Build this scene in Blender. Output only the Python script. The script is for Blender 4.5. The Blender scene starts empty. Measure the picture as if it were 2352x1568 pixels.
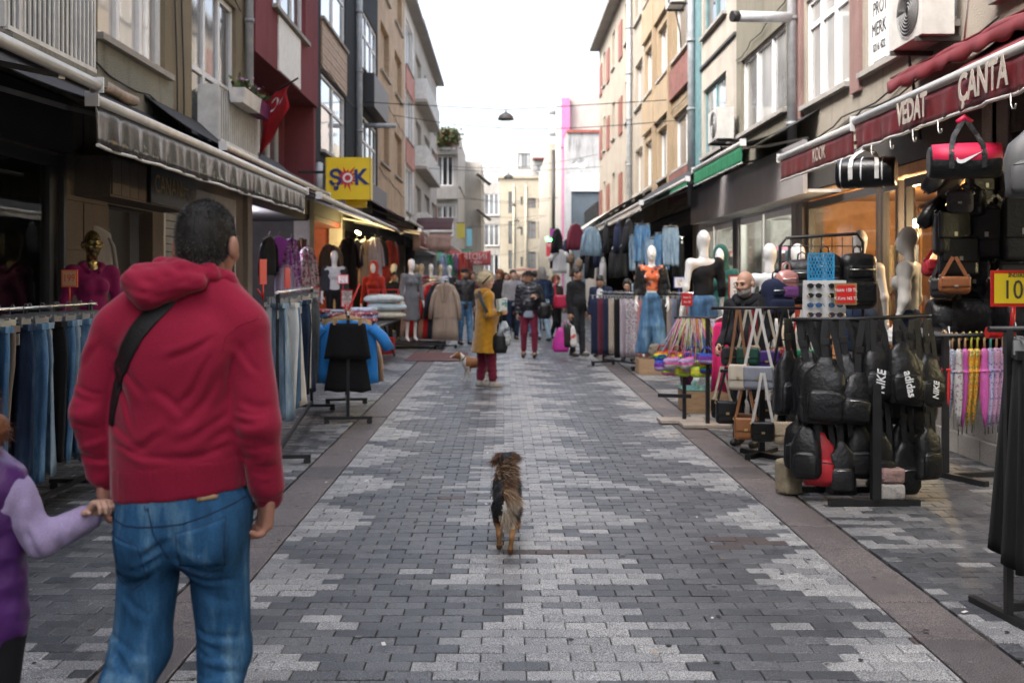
import bpy, math, random
import numpy as np
from mathutils import Vector, Matrix
R = math.radians
rnd = random.Random(7)
SC = bpy.context.scene
COL = SC.collection

# ---------------------------------------------------------------- camera
FP, VX, VY, H = 2287.0, 1158.0, 637.0, 1.6      # focal length, vanishing point (2352 px wide picture), eye height
cam = bpy.data.cameras.new('camera'); camo = bpy.data.objects.new('camera', cam); COL.objects.link(camo)
camo.location = (0, 0, H); camo.rotation_euler = (R(90), 0, 0)
cam.sensor_width = 36; cam.lens = 36 * FP / 2352
cam.shift_x = (1176 - VX) / 2352; cam.shift_y = -(784 - VY) / 2352
cam.clip_end = 2000; cam.clip_start = .05
cam.dof.use_dof = True; cam.dof.focus_distance = 5.2; cam.dof.aperture_fstop = 2.8
SC.camera = camo

# ---------------------------------------------------------------- sky and sun (bright overcast, soft light over the -x roofs from behind the camera)
SUN_EL, SUN_AZ = 48, -122
w = bpy.data.worlds.new('World'); SC.world = w; w.use_nodes = True
wn = w.node_tree.nodes; wl = w.node_tree.links
bg = wn['Background']; sky = wn.new('ShaderNodeTexSky'); sky.sky_type = 'NISHITA'; sky.sun_disc = False
sky.sun_elevation = R(SUN_EL); sky.sun_rotation = R(SUN_AZ); sky.air_density = 1.0; sky.dust_density = 6.0; sky.ozone_density = 1.0
hs = wn.new('ShaderNodeHueSaturation'); hs.inputs['Saturation'].default_value = .55
wl.new(sky.outputs[0], hs.inputs['Color']); wl.new(hs.outputs[0], bg.inputs['Color']); bg.inputs['Strength'].default_value = .15
sun = bpy.data.lights.new('sun', 'SUN'); suno = bpy.data.objects.new('sun', sun); COL.objects.link(suno)
sun.energy = .85; sun.angle = R(25); sun.color = (1, .97, .93)
suno.rotation_euler = (R(90 - SUN_EL), 0, R(180 - SUN_AZ)); suno.location = (0, 0, 30)
vs = SC.view_settings; vs.view_transform = 'Standard'; vs.look = 'None'; vs.exposure = 2.2; vs.gamma = 1; vs.use_curve_mapping = False
SC.cycles.max_bounces = 6; SC.cycles.diffuse_bounces = 3; SC.cycles.glossy_bounces = 3; SC.cycles.transmission_bounces = 4
SC.cycles.use_denoising = True; SC.cycles.caustics_reflective = False; SC.cycles.caustics_refractive = False

def P(x, y, Y): return Vector(((x - VX) / FP * Y, Y, H - (y - VY) / FP * Y))
def G(x, y):
    Y = FP * H / (y - VY); return Vector(((x - VX) / FP * Y, Y, 0))

# ---------------------------------------------------------------- materials
MATS = {}
def principled(name):
    m = bpy.data.materials.new(name); m.use_nodes = True
    return m, m.node_tree.nodes, m.node_tree.links, m.node_tree.nodes['Principled BSDF']
def coordnode(n, l, sc, world=False):
    mp = n.new('ShaderNodeMapping'); mp.inputs['Scale'].default_value = sc
    if world:
        g = n.new('ShaderNodeNewGeometry'); l.new(g.outputs['Position'], mp.inputs['Vector'])
    else:
        t = n.new('ShaderNodeTexCoord'); l.new(t.outputs['Object'], mp.inputs['Vector'])
    return mp.outputs[0]
def noise(n, l, vec, scale=5, detail=4, rough=.6):
    t = n.new('ShaderNodeTexNoise'); t.inputs['Scale'].default_value = scale; t.inputs['Detail'].default_value = detail
    t.inputs['Roughness'].default_value = rough; l.new(vec, t.inputs['Vector']); return t.outputs['Fac']
def ramp(n, l, fac, stops):
    r = n.new('ShaderNodeValToRGB'); e = r.color_ramp.elements
    while len(e) < len(stops): e.new(.5)
    for i, (p, c) in enumerate(stops):
        e[i].position = p; e[i].color = (*c, 1) if len(c) == 3 else c
    l.new(fac, r.inputs['Fac']); return r.outputs['Color']
def mixc(n, l, a, b, fac, mode='MIX'):
    m = n.new('ShaderNodeMix'); m.data_type = 'RGBA'; m.blend_type = mode
    for sock, v in ((m.inputs['A'], a), (m.inputs['B'], b)):
        pass
    for idx, v in ((6, a), (7, b)):
        if hasattr(v, 'is_linked'): l.new(v, m.inputs[idx])
        else: m.inputs[idx].default_value = (*v, 1)
    if hasattr(fac, 'is_linked'): l.new(fac, m.inputs[0])
    else: m.inputs[0].default_value = fac
    return m.outputs[2]
def bumpn(n, l, bs, h, strength, dist=.01):
    b = n.new('ShaderNodeBump'); b.inputs['Strength'].default_value = strength; b.inputs['Distance'].default_value = dist
    l.new(h, b.inputs['Height']); l.new(b.outputs[0], bs.inputs['Normal'])
def mat(name, col=(.5, .5, .5), rough=.6, metal=0, var=.25, scale=6, bump=0, bscale=None, stretch=(1, 1, 1), spec=.5, sheen=0, coat=0, emit=0, alpha=1):
    if name in MATS: return MATS[name]
    m, n, l, b = principled(name)
    v = coordnode(n, l, stretch)
    b.inputs['Roughness'].default_value = rough; b.inputs['Metallic'].default_value = metal
    b.inputs['Specular IOR Level'].default_value = spec
    if sheen: b.inputs['Sheen Weight'].default_value = sheen
    if coat: b.inputs['Coat Weight'].default_value = coat; b.inputs['Coat Roughness'].default_value = .1
    if alpha < 1: b.inputs['Alpha'].default_value = alpha
    d = tuple(c * (1 - var) for c in col); u = tuple(min(1, c * (1 + var * .7)) for c in col)
    if var > 0:
        f = noise(n, l, v, scale, 5, .65)
        l.new(ramp(n, l, f, [(.3, d), (.7, u)]), b.inputs['Base Color'])
    else: b.inputs['Base Color'].default_value = (*col, 1)
    if bump:
        bumpn(n, l, b, noise(n, l, v, bscale or scale * 4, 4, .6), bump)
    if emit:
        b.inputs['Emission Color'].default_value = (*col, 1); b.inputs['Emission Strength'].default_value = emit
    MATS[name] = m; return m
def fabric(name, col=(.3, .3, .3), rough=.85, var=.18, fold=True, sheen=.2):
    if name in MATS: return MATS[name]
    m, n, l, b = principled(name)
    v = coordnode(n, l, (1, 1, .35)); b.inputs['Roughness'].default_value = rough; b.inputs['Sheen Weight'].default_value = sheen if max(col) > .06 else sheen * .15
    b.inputs['Specular IOR Level'].default_value = .25
    f = noise(n, l, v, 9, 5, .6)
    l.new(ramp(n, l, f, [(.3, tuple(c * (1 - var) for c in col)), (.72, tuple(min(1, c * (1 + var)) for c in col))]), b.inputs['Base Color'])
    bumpn(n, l, b, noise(n, l, v, 14, 4, .6), .35, .012)
    MATS[name] = m; return m
def jersey(name, col, rough=.9, sheen=.3):
    if name in MATS: return MATS[name]
    m, n, l, b = principled(name); b.inputs['Roughness'].default_value = rough; b.inputs['Sheen Weight'].default_value = sheen; b.inputs['Sheen Roughness'].default_value = .4; b.inputs['Specular IOR Level'].default_value = .15
    v = coordnode(n, l, (1, 1, 1)); f = noise(n, l, v, 420, 2, .5); g = noise(n, l, v, 5, 4, .6)
    c = ramp(n, l, f, [(.3, tuple(k * .74 for k in col)), (.7, tuple(k * 1.15 for k in col))]); l.new(mixc(n, l, c, ramp(n, l, g, [(.35, (.86, .86, .86)), (.65, (1, 1, 1))]), .8, 'MULTIPLY'), b.inputs['Base Color'])
    bumpn(n, l, b, f, .35, .002); MATS[name] = m; return m
def denim(name, col=(.1,.1,.1), fade=(.2,.2,.2)):
    if name in MATS: return MATS[name]
    m, n, l, b = principled(name); b.inputs['Roughness'].default_value = .85; b.inputs['Specular IOR Level'].default_value = .2
    v = coordnode(n, l, (1, 1, .22)); f = noise(n, l, v, 8, 5, .65)
    v2 = coordnode(n, l, (1, 1, 1)); g = noise(n, l, v2, 260, 2, .5)
    c = ramp(n, l, f, [(.34, tuple(k * .55 for k in col)), (.5, col), (.68, fade)])
    c = mixc(n, l, c, ramp(n, l, g, [(.35, (.25, .25, .27)), (.65, (1, 1, 1))]), .35, 'MULTIPLY')
    l.new(c, b.inputs['Base Color']); bumpn(n, l, b, noise(n, l, v, 22, 4, .6), .5, .012)
    MATS[name] = m; return m
def pattern(name, base, cols, scale=30, kind='spots', rough=.85):
    """printed cloth: flat print, spots or checks"""
    if name in MATS: return MATS[name]
    m, n, l, b = principled(name); b.inputs['Roughness'].default_value = rough
    v = coordnode(n, l, (1, 1, 1))
    if kind == 'spots':
        c = base
        for i, k in enumerate(cols):
            t = n.new('ShaderNodeTexNoise'); t.inputs['Scale'].default_value = scale * (1 + .37 * i); t.inputs['Detail'].default_value = 1.5
            mp = n.new('ShaderNodeMapping'); mp.inputs['Location'].default_value = (i * 3.7, i * 1.9, i * 5.1); l.new(v, mp.inputs['Vector']); l.new(mp.outputs[0], t.inputs['Vector'])
            c = mixc(n, l, c, k, ramp(n, l, t.outputs['Fac'], [(.55, (0, 0, 0)), (.6, (1, 1, 1))]))
    else:
        c = base
        for i, k in enumerate(cols):
            wv = n.new('ShaderNodeTexWave'); wv.bands_direction = 'Z' if i % 2 else 'X'; wv.inputs['Scale'].default_value = scale
            l.new(v, wv.inputs['Vector'])
            c = mixc(n, l, c, k, mixc(n, l, (0, 0, 0), (.75, .75, .75), ramp(n, l, wv.outputs['Fac'], [(.48, (0, 0, 0)), (.55, (1, 1, 1))])))
    l.new(c, b.inputs['Base Color']); bumpn(n, l, b, noise(n, l, v, 12, 3), .3, .012)
    MATS[name] = m; return m
def plaster(name, col=(.5, .5, .5), stain=.45, rough=.9, tint=None, bump=.5):
    """rendered wall: blotches, vertical run-off stains, fine grit"""
    if name in MATS: return MATS[name]
    m, n, l, b = principled(name); b.inputs['Roughness'].default_value = rough; b.inputs['Specular IOR Level'].default_value = .2
    v = coordnode(n, l, (1, 1, 1), True); vs_ = coordnode(n, l, (3, 3, .35), True)
    f = noise(n, l, v, .9, 6, .65); g = noise(n, l, vs_, 1.6, 6, .7); h = noise(n, l, v, 60, 3, .6)
    c = ramp(n, l, f, [(.3, tuple(k * .78 for k in col)), (.65, col)])
    c = mixc(n, l, c, tint or tuple(k * .38 for k in col), ramp(n, l, g, [(.52, (0, 0, 0)), (.75, (stain, stain, stain))]))
    c = mixc(n, l, c, ramp(n, l, h, [(.3, (.72, .72, .72)), (.7, (1, 1, 1))]), .8, 'MULTIPLY')
    l.new(c, b.inputs['Base Color']); bumpn(n, l, b, h, bump, .02)
    MATS[name] = m; return m
def brickwall(name, c1, c2, mortar, bw=.22, bh=.07):
    if name in MATS: return MATS[name]
    m, n, l, b = principled(name); b.inputs['Roughness'].default_value = .85
    g = n.new('ShaderNodeNewGeometry'); s = n.new('ShaderNodeSeparateXYZ'); l.new(g.outputs['Position'], s.inputs[0])
    ad = n.new('ShaderNodeMath'); ad.operation = 'ADD'; l.new(s.outputs[0], ad.inputs[0]); l.new(s.outputs[1], ad.inputs[1])
    cb = n.new('ShaderNodeCombineXYZ'); l.new(ad.outputs[0], cb.inputs[0]); l.new(s.outputs[2], cb.inputs[1])
    t = n.new('ShaderNodeTexBrick'); l.new(cb.outputs[0], t.inputs['Vector']); t.inputs['Scale'].default_value = 1
    t.inputs['Brick Width'].default_value = bw; t.inputs['Row Height'].default_value = bh; t.inputs['Mortar Size'].default_value = .008
    t.inputs['Color1'].default_value = (*c1, 1); t.inputs['Color2'].default_value = (*c2, 1); t.inputs['Mortar'].default_value = (*mortar, 1)
    v = coordnode(n, l, (1, 1, 1), True); f = noise(n, l, v, 1.2, 6, .7)
    l.new(mixc(n, l, t.outputs['Color'], ramp(n, l, f, [(.3, (.6, .58, .55)), (.65, (1, 1, 1))]), .9, 'MULTIPLY'), b.inputs['Base Color'])
    bumpn(n, l, b, t.outputs['Fac'], -.4, .01); MATS[name] = m; return m
def paver(name, col, rough):
    m, n, l, b = principled(name)
    v = coordnode(n, l, (1, 1, 1), True); f = noise(n, l, v, 170, 2, .6); g = noise(n, l, v, 1.3, 5, .6); k = noise(n, l, v, 11, 4, .65)
    c = ramp(n, l, f, [(.35, tuple(x * .32 for x in col)), (.5, col), (.66, tuple(x * 2.1 for x in col))])
    c = mixc(n, l, c, ramp(n, l, g, [(.3, (.6, .6, .62)), (.62, (1, 1, 1))]), .85, 'MULTIPLY')
    c = mixc(n, l, c, ramp(n, l, k, [(.28, (.62, .6, .6)), (.5, (1, 1, 1))]), .7, 'MULTIPLY')
    l.new(c, b.inputs['Base Color']); l.new(ramp(n, l, g, [(.3, (rough - .12,) * 3), (.7, (rough + .08,) * 3)]), b.inputs['Roughness'])
    b.inputs['Specular IOR Level'].default_value = .5
    bumpn(n, l, b, f, .55, .004); MATS[name] = m; return m
def glass(name, col=(.03, .035, .04), rough=.04):
    """glazing in front of a dark or curtained room"""
    if name in MATS: return MATS[name]
    m, n, l, b = principled(name); b.inputs['Roughness'].default_value = rough; b.inputs['IOR'].default_value = 1.7
    v = coordnode(n, l, (1, 1, .4), True); f = noise(n, l, v, .9, 3, .5)
    l.new(ramp(n, l, f, [(.35, tuple(k * .55 for k in col)), (.62, tuple(min(1, k * 1.5) for k in col))]), b.inputs['Base Color'])
    b.inputs['Coat Weight'].default_value = .6; b.inputs['Coat Roughness'].default_value = .02
    bumpn(n, l, b, noise(n, l, v, 1.5, 2), .04, .05); MATS[name] = m; return m
def clearglass(name='shop_glass'):
    if name in MATS: return MATS[name]
    m = bpy.data.materials.new(name); m.use_nodes = True; n = m.node_tree.nodes; l = m.node_tree.links; n.clear()
    o = n.new('ShaderNodeOutputMaterial'); mx = n.new('ShaderNodeMixShader'); t = n.new('ShaderNodeBsdfTransparent'); gl = n.new('ShaderNodeBsdfGlossy')
    gl.inputs['Roughness'].default_value = .02; t.inputs['Color'].default_value = (.9, .93, .92, 1); lw = n.new('ShaderNodeLayerWeight'); pw = n.new('ShaderNodeMath'); pw.operation = 'POWER'; pw.inputs[1].default_value = 3.5; l.new(lw.outputs['Facing'], pw.inputs[0]); fr = n.new('ShaderNodeMath'); fr.operation = 'MULTIPLY_ADD'; fr.inputs[1].default_value = .5; fr.inputs[2].default_value = .03; l.new(pw.outputs[0], fr.inputs[0])
    l.new(fr.outputs[0], mx.inputs[0]); l.new(t.outputs[0], mx.inputs[1]); l.new(gl.outputs[0], mx.inputs[2]); l.new(mx.outputs[0], o.inputs[0])
    MATS[name] = m; return m

# ---------------------------------------------------------------- objects
KIDS = {}
def link(o, parent=None):
    COL.objects.link(o)
    if parent is not None:
        o.parent = parent; KIDS.setdefault(parent.name, []).append(o)
    return o
def tag(o, label=None, cat=None, group=None, kind=None):
    if label: o['label'] = label
    if cat: o['category'] = cat
    if group: o['group'] = group
    if kind: o['kind'] = kind
    return o
def thing(name, label, cat, loc=(0, 0, 0), group=None):
    o = bpy.data.objects.new(name, None); o.empty_display_size = .1; o.location = loc; link(o)
    return tag(o, label, cat, group)
def WL(o):
    p = Vector((0, 0, 0))
    while o is not None: p += o.location; o = o.parent
    return p
def put(root, loc, rz=0, scale=None):
    root.location = loc; root.rotation_euler = (0, 0, rz)
    if scale: root.scale = (scale,) * 3
    return root
def dup(o, loc=None, rz=None, label=None, group=None, parent=None):
    c = o.copy(); link(c, parent)
    if loc is not None: c.location = loc
    if rz is not None: c.rotation_euler = (0, 0, rz)
    if label: c['label'] = label
    if group: c['group'] = group
    for k in list(KIDS.get(o.name, [])): dup(k, parent=c)
    return c
def remat(o, old, new):
    """give a copied thing's meshes their own colours"""
    if o.type == 'MESH' and any(s.material == old for s in o.material_slots):
        for s in o.material_slots:
            if s.material == old:
                s.link = 'OBJECT'; s.material = new
    for k in KIDS.get(o.name, []): remat(k, old, new)

def meshobj(name, V, F, mats, MI=None, smooth=None, parent=None, org=None):
    me = bpy.data.meshes.new(name)
    V = np.asarray(V, dtype=np.float32).reshape(-1, 3)
    if parent is not None: off = np.array(WL(parent), dtype=np.float32)
    elif org is not None: off = np.array(org, dtype=np.float32)
    else:
        a, b = V.min(0), V.max(0); off = np.array([(a[0] + b[0]) / 2, (a[1] + b[1]) / 2, a[2]], dtype=np.float32)
    V = V - off
    if isinstance(F, np.ndarray):
        nf, k = F.shape
        me.vertices.add(len(V)); me.vertices.foreach_set('co', V.ravel())
        me.loops.add(nf * k); me.loops.foreach_set('vertex_index', F.ravel().astype(np.int32))
        me.polygons.add(nf); me.polygons.foreach_set('loop_start', np.arange(0, nf * k, k, dtype=np.int32))
        me.update(calc_edges=True)
    else:
        me.from_pydata(V.tolist(), [], F)
    for m in (mats if isinstance(mats, (list, tuple)) else [mats]): me.materials.append(m)
    if MI is not None: me.polygons.foreach_set('material_index', np.asarray(MI, dtype=np.int32))
    if smooth is True: me.polygons.foreach_set('use_smooth', np.ones(len(me.polygons), dtype=bool))
    elif smooth is not None: me.polygons.foreach_set('use_smooth', np.asarray(smooth, dtype=bool))
    me.update()
    o = bpy.data.objects.new(name, me)
    if parent is None: o.location = Vector(off.tolist())
    return link(o, parent)

class MB:
    def __init__(s): s.v = []; s.f = []; s.m = []; s.s = []
    def add(s, vs, fs, mi=0, sm=False):
        k = len(s.v); s.v += [tuple(p) for p in vs]
        for f in fs: s.f.append(tuple(i + k for i in f)); s.m.append(mi); s.s.append(sm)
        return s
    def box(s, a, b, mi=0):
        x0, x1 = sorted((a[0], b[0])); y0, y1 = sorted((a[1], b[1])); z0, z1 = sorted((a[2], b[2]))
        return s.add([(x0, y0, z0), (x1, y0, z0), (x1, y1, z0), (x0, y1, z0), (x0, y0, z1), (x1, y0, z1), (x1, y1, z1), (x0, y1, z1)],
                     [(3, 2, 1, 0), (4, 5, 6, 7), (0, 1, 5, 4), (1, 2, 6, 5), (2, 3, 7, 6), (3, 0, 4, 7)], mi)
    def obox(s, c, ax, ay, az, mi=0):
        c, ax, ay, az = map(Vector, (c, ax, ay, az)); v = []
        for k in (-1, 1):
            for (i, j) in ((-1, -1), (1, -1), (1, 1), (-1, 1)): v.append(c + ax * i + ay * j + az * k)
        return s.add(v, [(3, 2, 1, 0), (4, 5, 6, 7), (0, 1, 5, 4), (1, 2, 6, 5), (2, 3, 7, 6), (3, 0, 4, 7)], mi)
    def bar(s, a, b, w, d=None, mi=0):
        a, b = Vector(a), Vector(b); t = (b - a); L = t.length; t.normalize(); d = d or w
        u = t.cross(Vector((0, 0, 1)))
        if u.length < .01: u = Vector((1, 0, 0))
        u.normalize(); q = t.cross(u)
        return s.obox((a + b) / 2, u * w / 2, q * d / 2, t * L / 2, mi)
    def loft(s, rings, mi=0, c0=True, c1=True, sm=True):
        n = len(rings[0]); k = len(s.v)
        for r in rings: s.v += [tuple(p) for p in r]
        for i in range(len(rings) - 1):
            for j in range(n):
                a = k + i * n + j; b = k + i * n + (j + 1) % n
                s.f.append((a, b, b + n, a + n)); s.m.append(mi); s.s.append(sm)
        if c0: s.f.append(tuple(k + j for j in reversed(range(n)))); s.m.append(mi); s.s.append(False)
        if c1:
            q = k + (len(rings) - 1) * n; s.f.append(tuple(q + j for j in range(n))); s.m.append(mi); s.s.append(False)
        return s
    def tube(s, pts, r, n=6, mi=0, sq=1.0):
        pts = [Vector(p) for p in pts]; rs = r if isinstance(r, (list, tuple)) else [r] * len(pts); rings = []; u = None
        for i, p in enumerate(pts):
            t = (pts[min(i + 1, len(pts) - 1)] - pts[max(i - 1, 0)]).normalized()
            if u is None:
                u = t.cross(Vector((0, 0, 1)))
                if u.length < .05: u = t.cross(Vector((0, 1, 0)))
            else: u = u - t * u.dot(t)
            u.normalize(); q = t.cross(u)
            rings.append([p + (u * math.cos(2 * math.pi * j / n) + q * math.sin(2 * math.pi * j / n) * sq) * rs[i] for j in range(n)])
        return s.loft(rings, mi)
    def lathe(s, prof, c=(0, 0, 0), n=14, mi=0, cap=True):
        rings = [[(c[0] + r * math.cos(2 * math.pi * j / n), c[1] + r * math.sin(2 * math.pi * j / n), c[2] + z) for j in range(n)] for r, z in prof]
        return s.loft(rings, mi, cap, cap)
    def band(s, pts, w, wd, th=.004, mi=0):
        """flat strap through pts, wd = width direction"""
        pts = [Vector(p) for p in pts]; rings = []
        for i, p in enumerate(pts):
            t = (pts[min(i + 1, len(pts) - 1)] - pts[max(i - 1, 0)]).normalized(); d = Vector(wd); d = (d - t * d.dot(t)).normalized(); q = t.cross(d)
            rings.append([p + d * w / 2 + q * th / 2, p + d * w / 2 - q * th / 2, p - d * w / 2 - q * th / 2, p - d * w / 2 + q * th / 2])
        return s.loft(rings, mi, sm=False)
    def grid(s, fn, nu, nv, th=None, mi=0, sm=True):
        """sheet fn(u,v); th = thickness vector"""
        g = [[Vector(fn(i / nu, j / nv)) for j in range(nv + 1)] for i in range(nu + 1)]
        lay = [(Vector((0, 0, 0)), 1)] + ([(Vector(th), -1)] if th is not None else [])
        base = []
        for off, sg in lay:
            k = len(s.v); base.append(k); s.v += [tuple(p + off) for r in g for p in r]
            for i in range(nu):
                for j in range(nv):
                    a = k + i * (nv + 1) + j; q = (a, a + nv + 1, a + nv + 2, a + 1)
                    s.f.append(q if sg > 0 else q[::-1]); s.m.append(mi); s.s.append(sm)
        if th is not None:
            k0, k1 = base; W = nv + 1; rim = [i * W for i in range(nu)] + [nu * W + j for j in range(nv)] + [i * W + nv for i in range(nu, 0, -1)] + [j for j in range(nv, 0, -1)]
            for a, b in zip(rim, rim[1:] + rim[:1]): s.f.append((k0 + b, k0 + a, k1 + a, k1 + b)); s.m.append(mi); s.s.append(False)
        return s
    def prism(s, poly, fn, d0, d1, mi=0):
        """polygon in (u,v) swept from depth d0 to d1; fn(u,v,d)->point"""
        n = len(poly); return s.add([fn(u, v, d0) for u, v in poly] + [fn(u, v, d1) for u, v in poly],
            [tuple(range(n)), tuple(range(2 * n - 1, n - 1, -1))] + [(i, i + n, (i + 1) % n + n, (i + 1) % n) for i in range(n)], mi)
    def build(s, name, mats, parent=None, org=None):
        return meshobj(name, s.v, s.f, mats, s.m, s.s, parent, org)

def text(parent, txt, c, right, up, size, m, ext=.002, name='lettering', sx=1, shear=0, bold=0, space=1):
    cu = bpy.data.curves.new('t', 'FONT'); cu.body = txt; cu.size = 1; cu.align_x = 'CENTER'; cu.align_y = 'CENTER'; cu.extrude = ext / size
    cu.resolution_u = 3; cu.shear = shear; cu.offset = bold; cu.space_character = space
    ob = bpy.data.objects.new('t', cu); me = bpy.data.meshes.new_from_object(ob)
    bpy.data.objects.remove(ob); bpy.data.curves.remove(cu)
    right, up = Vector(right).normalized(), Vector(up); up = (up - right * up.dot(right)).normalized(); nn = right.cross(up)
    n = len(me.vertices); co = np.empty(n * 3, dtype=np.float32); me.vertices.foreach_get('co', co); co = co.reshape(-1, 3)
    B = np.array([right * size * sx, up * size, nn * size], dtype=np.float32)
    co = co @ B + np.array(Vector(c) - WL(parent), dtype=np.float32)
    me.vertices.foreach_set('co', co.ravel()); me.materials.clear(); me.materials.append(m); me.update(); me.name = name
    o = bpy.data.objects.new(name, me); return link(o, parent)

# ---------------------------------------------------------------- smooth solid modelling (distance fields -> quads)
def _cap(p, a, b, ra, rb, sy):
    a = np.array(a, np.float32); b = np.array(b, np.float32); sc = np.array([1, 1 / sy, 1], np.float32)
    q = (p - a) * sc; ba = (b - a) * sc; t = np.clip((q @ ba) / max(float(ba @ ba), 1e-9), 0, 1)
    return (np.linalg.norm(q - t[..., None] * ba, axis=-1) - (ra + (rb - ra) * t)) * min(1, (1 + sy) / 2)
def _ell(p, c, r, M):
    q = p - np.array(c, np.float32)
    if M is not None: q = q @ M
    r = np.array(r, np.float32); q0 = q / r; k0 = np.linalg.norm(q0, axis=-1); k1 = np.linalg.norm(q0 / r, axis=-1)
    return k0 * (k0 - 1) / np.maximum(k1, 1e-6)
def _box(p, c, h, rr, M):
    q = p - np.array(c, np.float32)
    if M is not None: q = q @ M
    q = np.abs(q) - (np.array(h, np.float32) - rr)
    return np.linalg.norm(np.maximum(q, 0), axis=-1) + np.minimum(q.max(-1), 0) - rr
def rotm(rx=0, ry=0, rz=0):
    return np.array(Matrix.Rotation(rz, 3, 'Z') @ Matrix.Rotation(ry, 3, 'Y') @ Matrix.Rotation(rx, 3, 'X'), np.float32)
def cap(a, b, ra, rb=None, sy=1, k=.03): return ('c', tuple(a), tuple(b), ra, ra if rb is None else rb, sy, k)
def ell(c, r, M=None, k=.03): return ('e', tuple(c), tuple(r), M, k)
def rbox(c, h, rr, M=None, k=.01): return ('b', tuple(c), tuple(h), rr, M, k)
def cut(nrm, d): return ('p', tuple(nrm), d)          # keep dot(n,p) < d
def sub(q): return ('s', q)
def bounds(q):
    if q[0] == 'c':
        a, b = np.array(q[1]), np.array(q[2]); r = max(q[3], q[4]); return np.minimum(a, b) - r, np.maximum(a, b) + r
    if q[0] == 'e': r = max(q[2]) if q[3] is not None else np.array(q[2]); return np.array(q[1]) - r, np.array(q[1]) + r
    if q[0] == 'b': r = np.linalg.norm(q[2]) if q[3 + 1] is not None else np.array(q[2]); return np.array(q[1]) - r, np.array(q[1]) + r
def evalp(q, p):
    if q[0] == 'c': return _cap(p, q[1], q[2], q[3], q[4], q[5])
    if q[0] == 'e': return _ell(p, q[1], q[2], q[3])
    if q[0] == 'b': return _box(p, q[1], q[2], q[3], q[4])
def field(prims, p):
    D = np.full(p.shape[:-1], 9., np.float32)
    for q in prims:
        if q[0] == 'p': D = np.maximum(D, p @ np.array(q[1], np.float32) - q[2])
        elif q[0] == 's': D = np.maximum(D, -evalp(q[1], p))
        else:
            d = evalp(q, p); k = q[-1]; h = np.maximum(k - np.abs(D - d), 0) / k; D = np.minimum(D, d) - h * h * k / 4
    return D
def solid(prims, vox, disp=None):
    """returns (verts, quads) of the smooth union"""
    bb = [bounds(q) for q in prims if q[0] in 'ceb']
    lo = np.min([b[0] for b in bb], 0) - vox * 3; hi = np.max([b[1] for b in bb], 0) + vox * 3
    n = np.ceil((hi - lo) / vox).astype(int) + 1
    ax = [lo[i] + vox * np.arange(n[i]) for i in range(3)]
    D = np.full(n, .5, np.float32)
    for q in prims:
        if q[0] == 'p':
            g = sum(np.reshape(ax[i], [-1 if j == i else 1 for j in range(3)]) * q[1][i] for i in range(3)); D = np.maximum(D, (g - q[2]).astype(np.float32)); continue
        qq = q[1] if q[0] == 's' else q
        a, b = bounds(qq); k = 0 if q[0] == 's' else q[-1]; pad = k * 1.2 + vox * 3
        i0 = np.clip(np.floor((a - pad - lo) / vox).astype(int), 0, n - 1); i1 = np.clip(np.ceil((b + pad - lo) / vox).astype(int) + 1, 1, n)
        if (i1 <= i0).any(): continue
        sl = tuple(slice(i0[i], i1[i]) for i in range(3))
        p = np.stack(np.meshgrid(*[ax[i][sl[i]] for i in range(3)], indexing='ij'), -1).astype(np.float32)
        d = evalp(qq, p); E = D[sl]
        if q[0] == 's': D[sl] = np.maximum(E, -d)
        else:
            h = np.maximum(k - np.abs(E - d), 0) / k; D[sl] = np.minimum(E, d) - h * h * k / 4
    if disp is not None:
        near = np.abs(D) < .06; idx = np.argwhere(near); D[near] += disp(lo + idx * vox).astype(np.float32)
    S = D < 0
    cnt = sum(S[i:n[0] - 1 + i, j:n[1] - 1 + j, k:n[2] - 1 + k].astype(np.int8) for i in (0, 1) for j in (0, 1) for k in (0, 1))
    act = (cnt > 0) & (cnt < 8); cells = np.argwhere(act)
    if not len(cells): return np.zeros((0, 3)), np.zeros((0, 4), int)
    idm = np.full(act.shape, -1, np.int32); idm[act] = np.arange(len(cells))
    acc = np.zeros((len(cells), 3)); w_ = np.zeros(len(cells))
    cor = [(i, j, k) for i in (0, 1) for j in (0, 1) for k in (0, 1)]
    for a in cor:
        for ax_ in range(3):
            if a[ax_]: continue
            b = list(a); b[ax_] = 1
            da = D[cells[:, 0] + a[0], cells[:, 1] + a[1], cells[:, 2] + a[2]]; db = D[cells[:, 0] + b[0], cells[:, 1] + b[1], cells[:, 2] + b[2]]
            x = (da < 0) != (db < 0); t = np.where(x, da / np.where(x, da - db, 1), 0)
            p = np.tile(np.array(a, float), (len(cells), 1)); p[:, ax_] += t; acc += p * x[:, None]; w_ += x
    V = lo + (cells + acc / w_[:, None]) * vox
    Q = []
    for a in range(3):
        b, c = (a + 1) % 3, (a + 2) % 3
        s0 = [slice(None)] * 3; s1 = [slice(None)] * 3; s0[a] = slice(0, n[a] - 1); s1[a] = slice(1, n[a])
        A, B = S[tuple(s0)], S[tuple(s1)]; e = np.argwhere(A != B)
        e = e[(e[:, b] > 0) & (e[:, c] > 0) & (e[:, b] < n[b] - 1) & (e[:, c] < n[c] - 1)]
        if not len(e): continue
        flip = A[e[:, 0], e[:, 1], e[:, 2]]
        def cid(db, dc):
            q = e.copy(); q[:, b] -= db; q[:, c] -= dc; return idm[q[:, 0], q[:, 1], q[:, 2]]
        q4 = np.stack([cid(1, 1), cid(0, 1), cid(0, 0), cid(1, 0)], 1)
        q4 = np.where(flip[:, None], q4, q4[:, ::-1]); Q.append(q4)
    Q = np.concatenate(Q); Q = Q[(Q >= 0).all(1)]
    return V, Q
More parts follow.
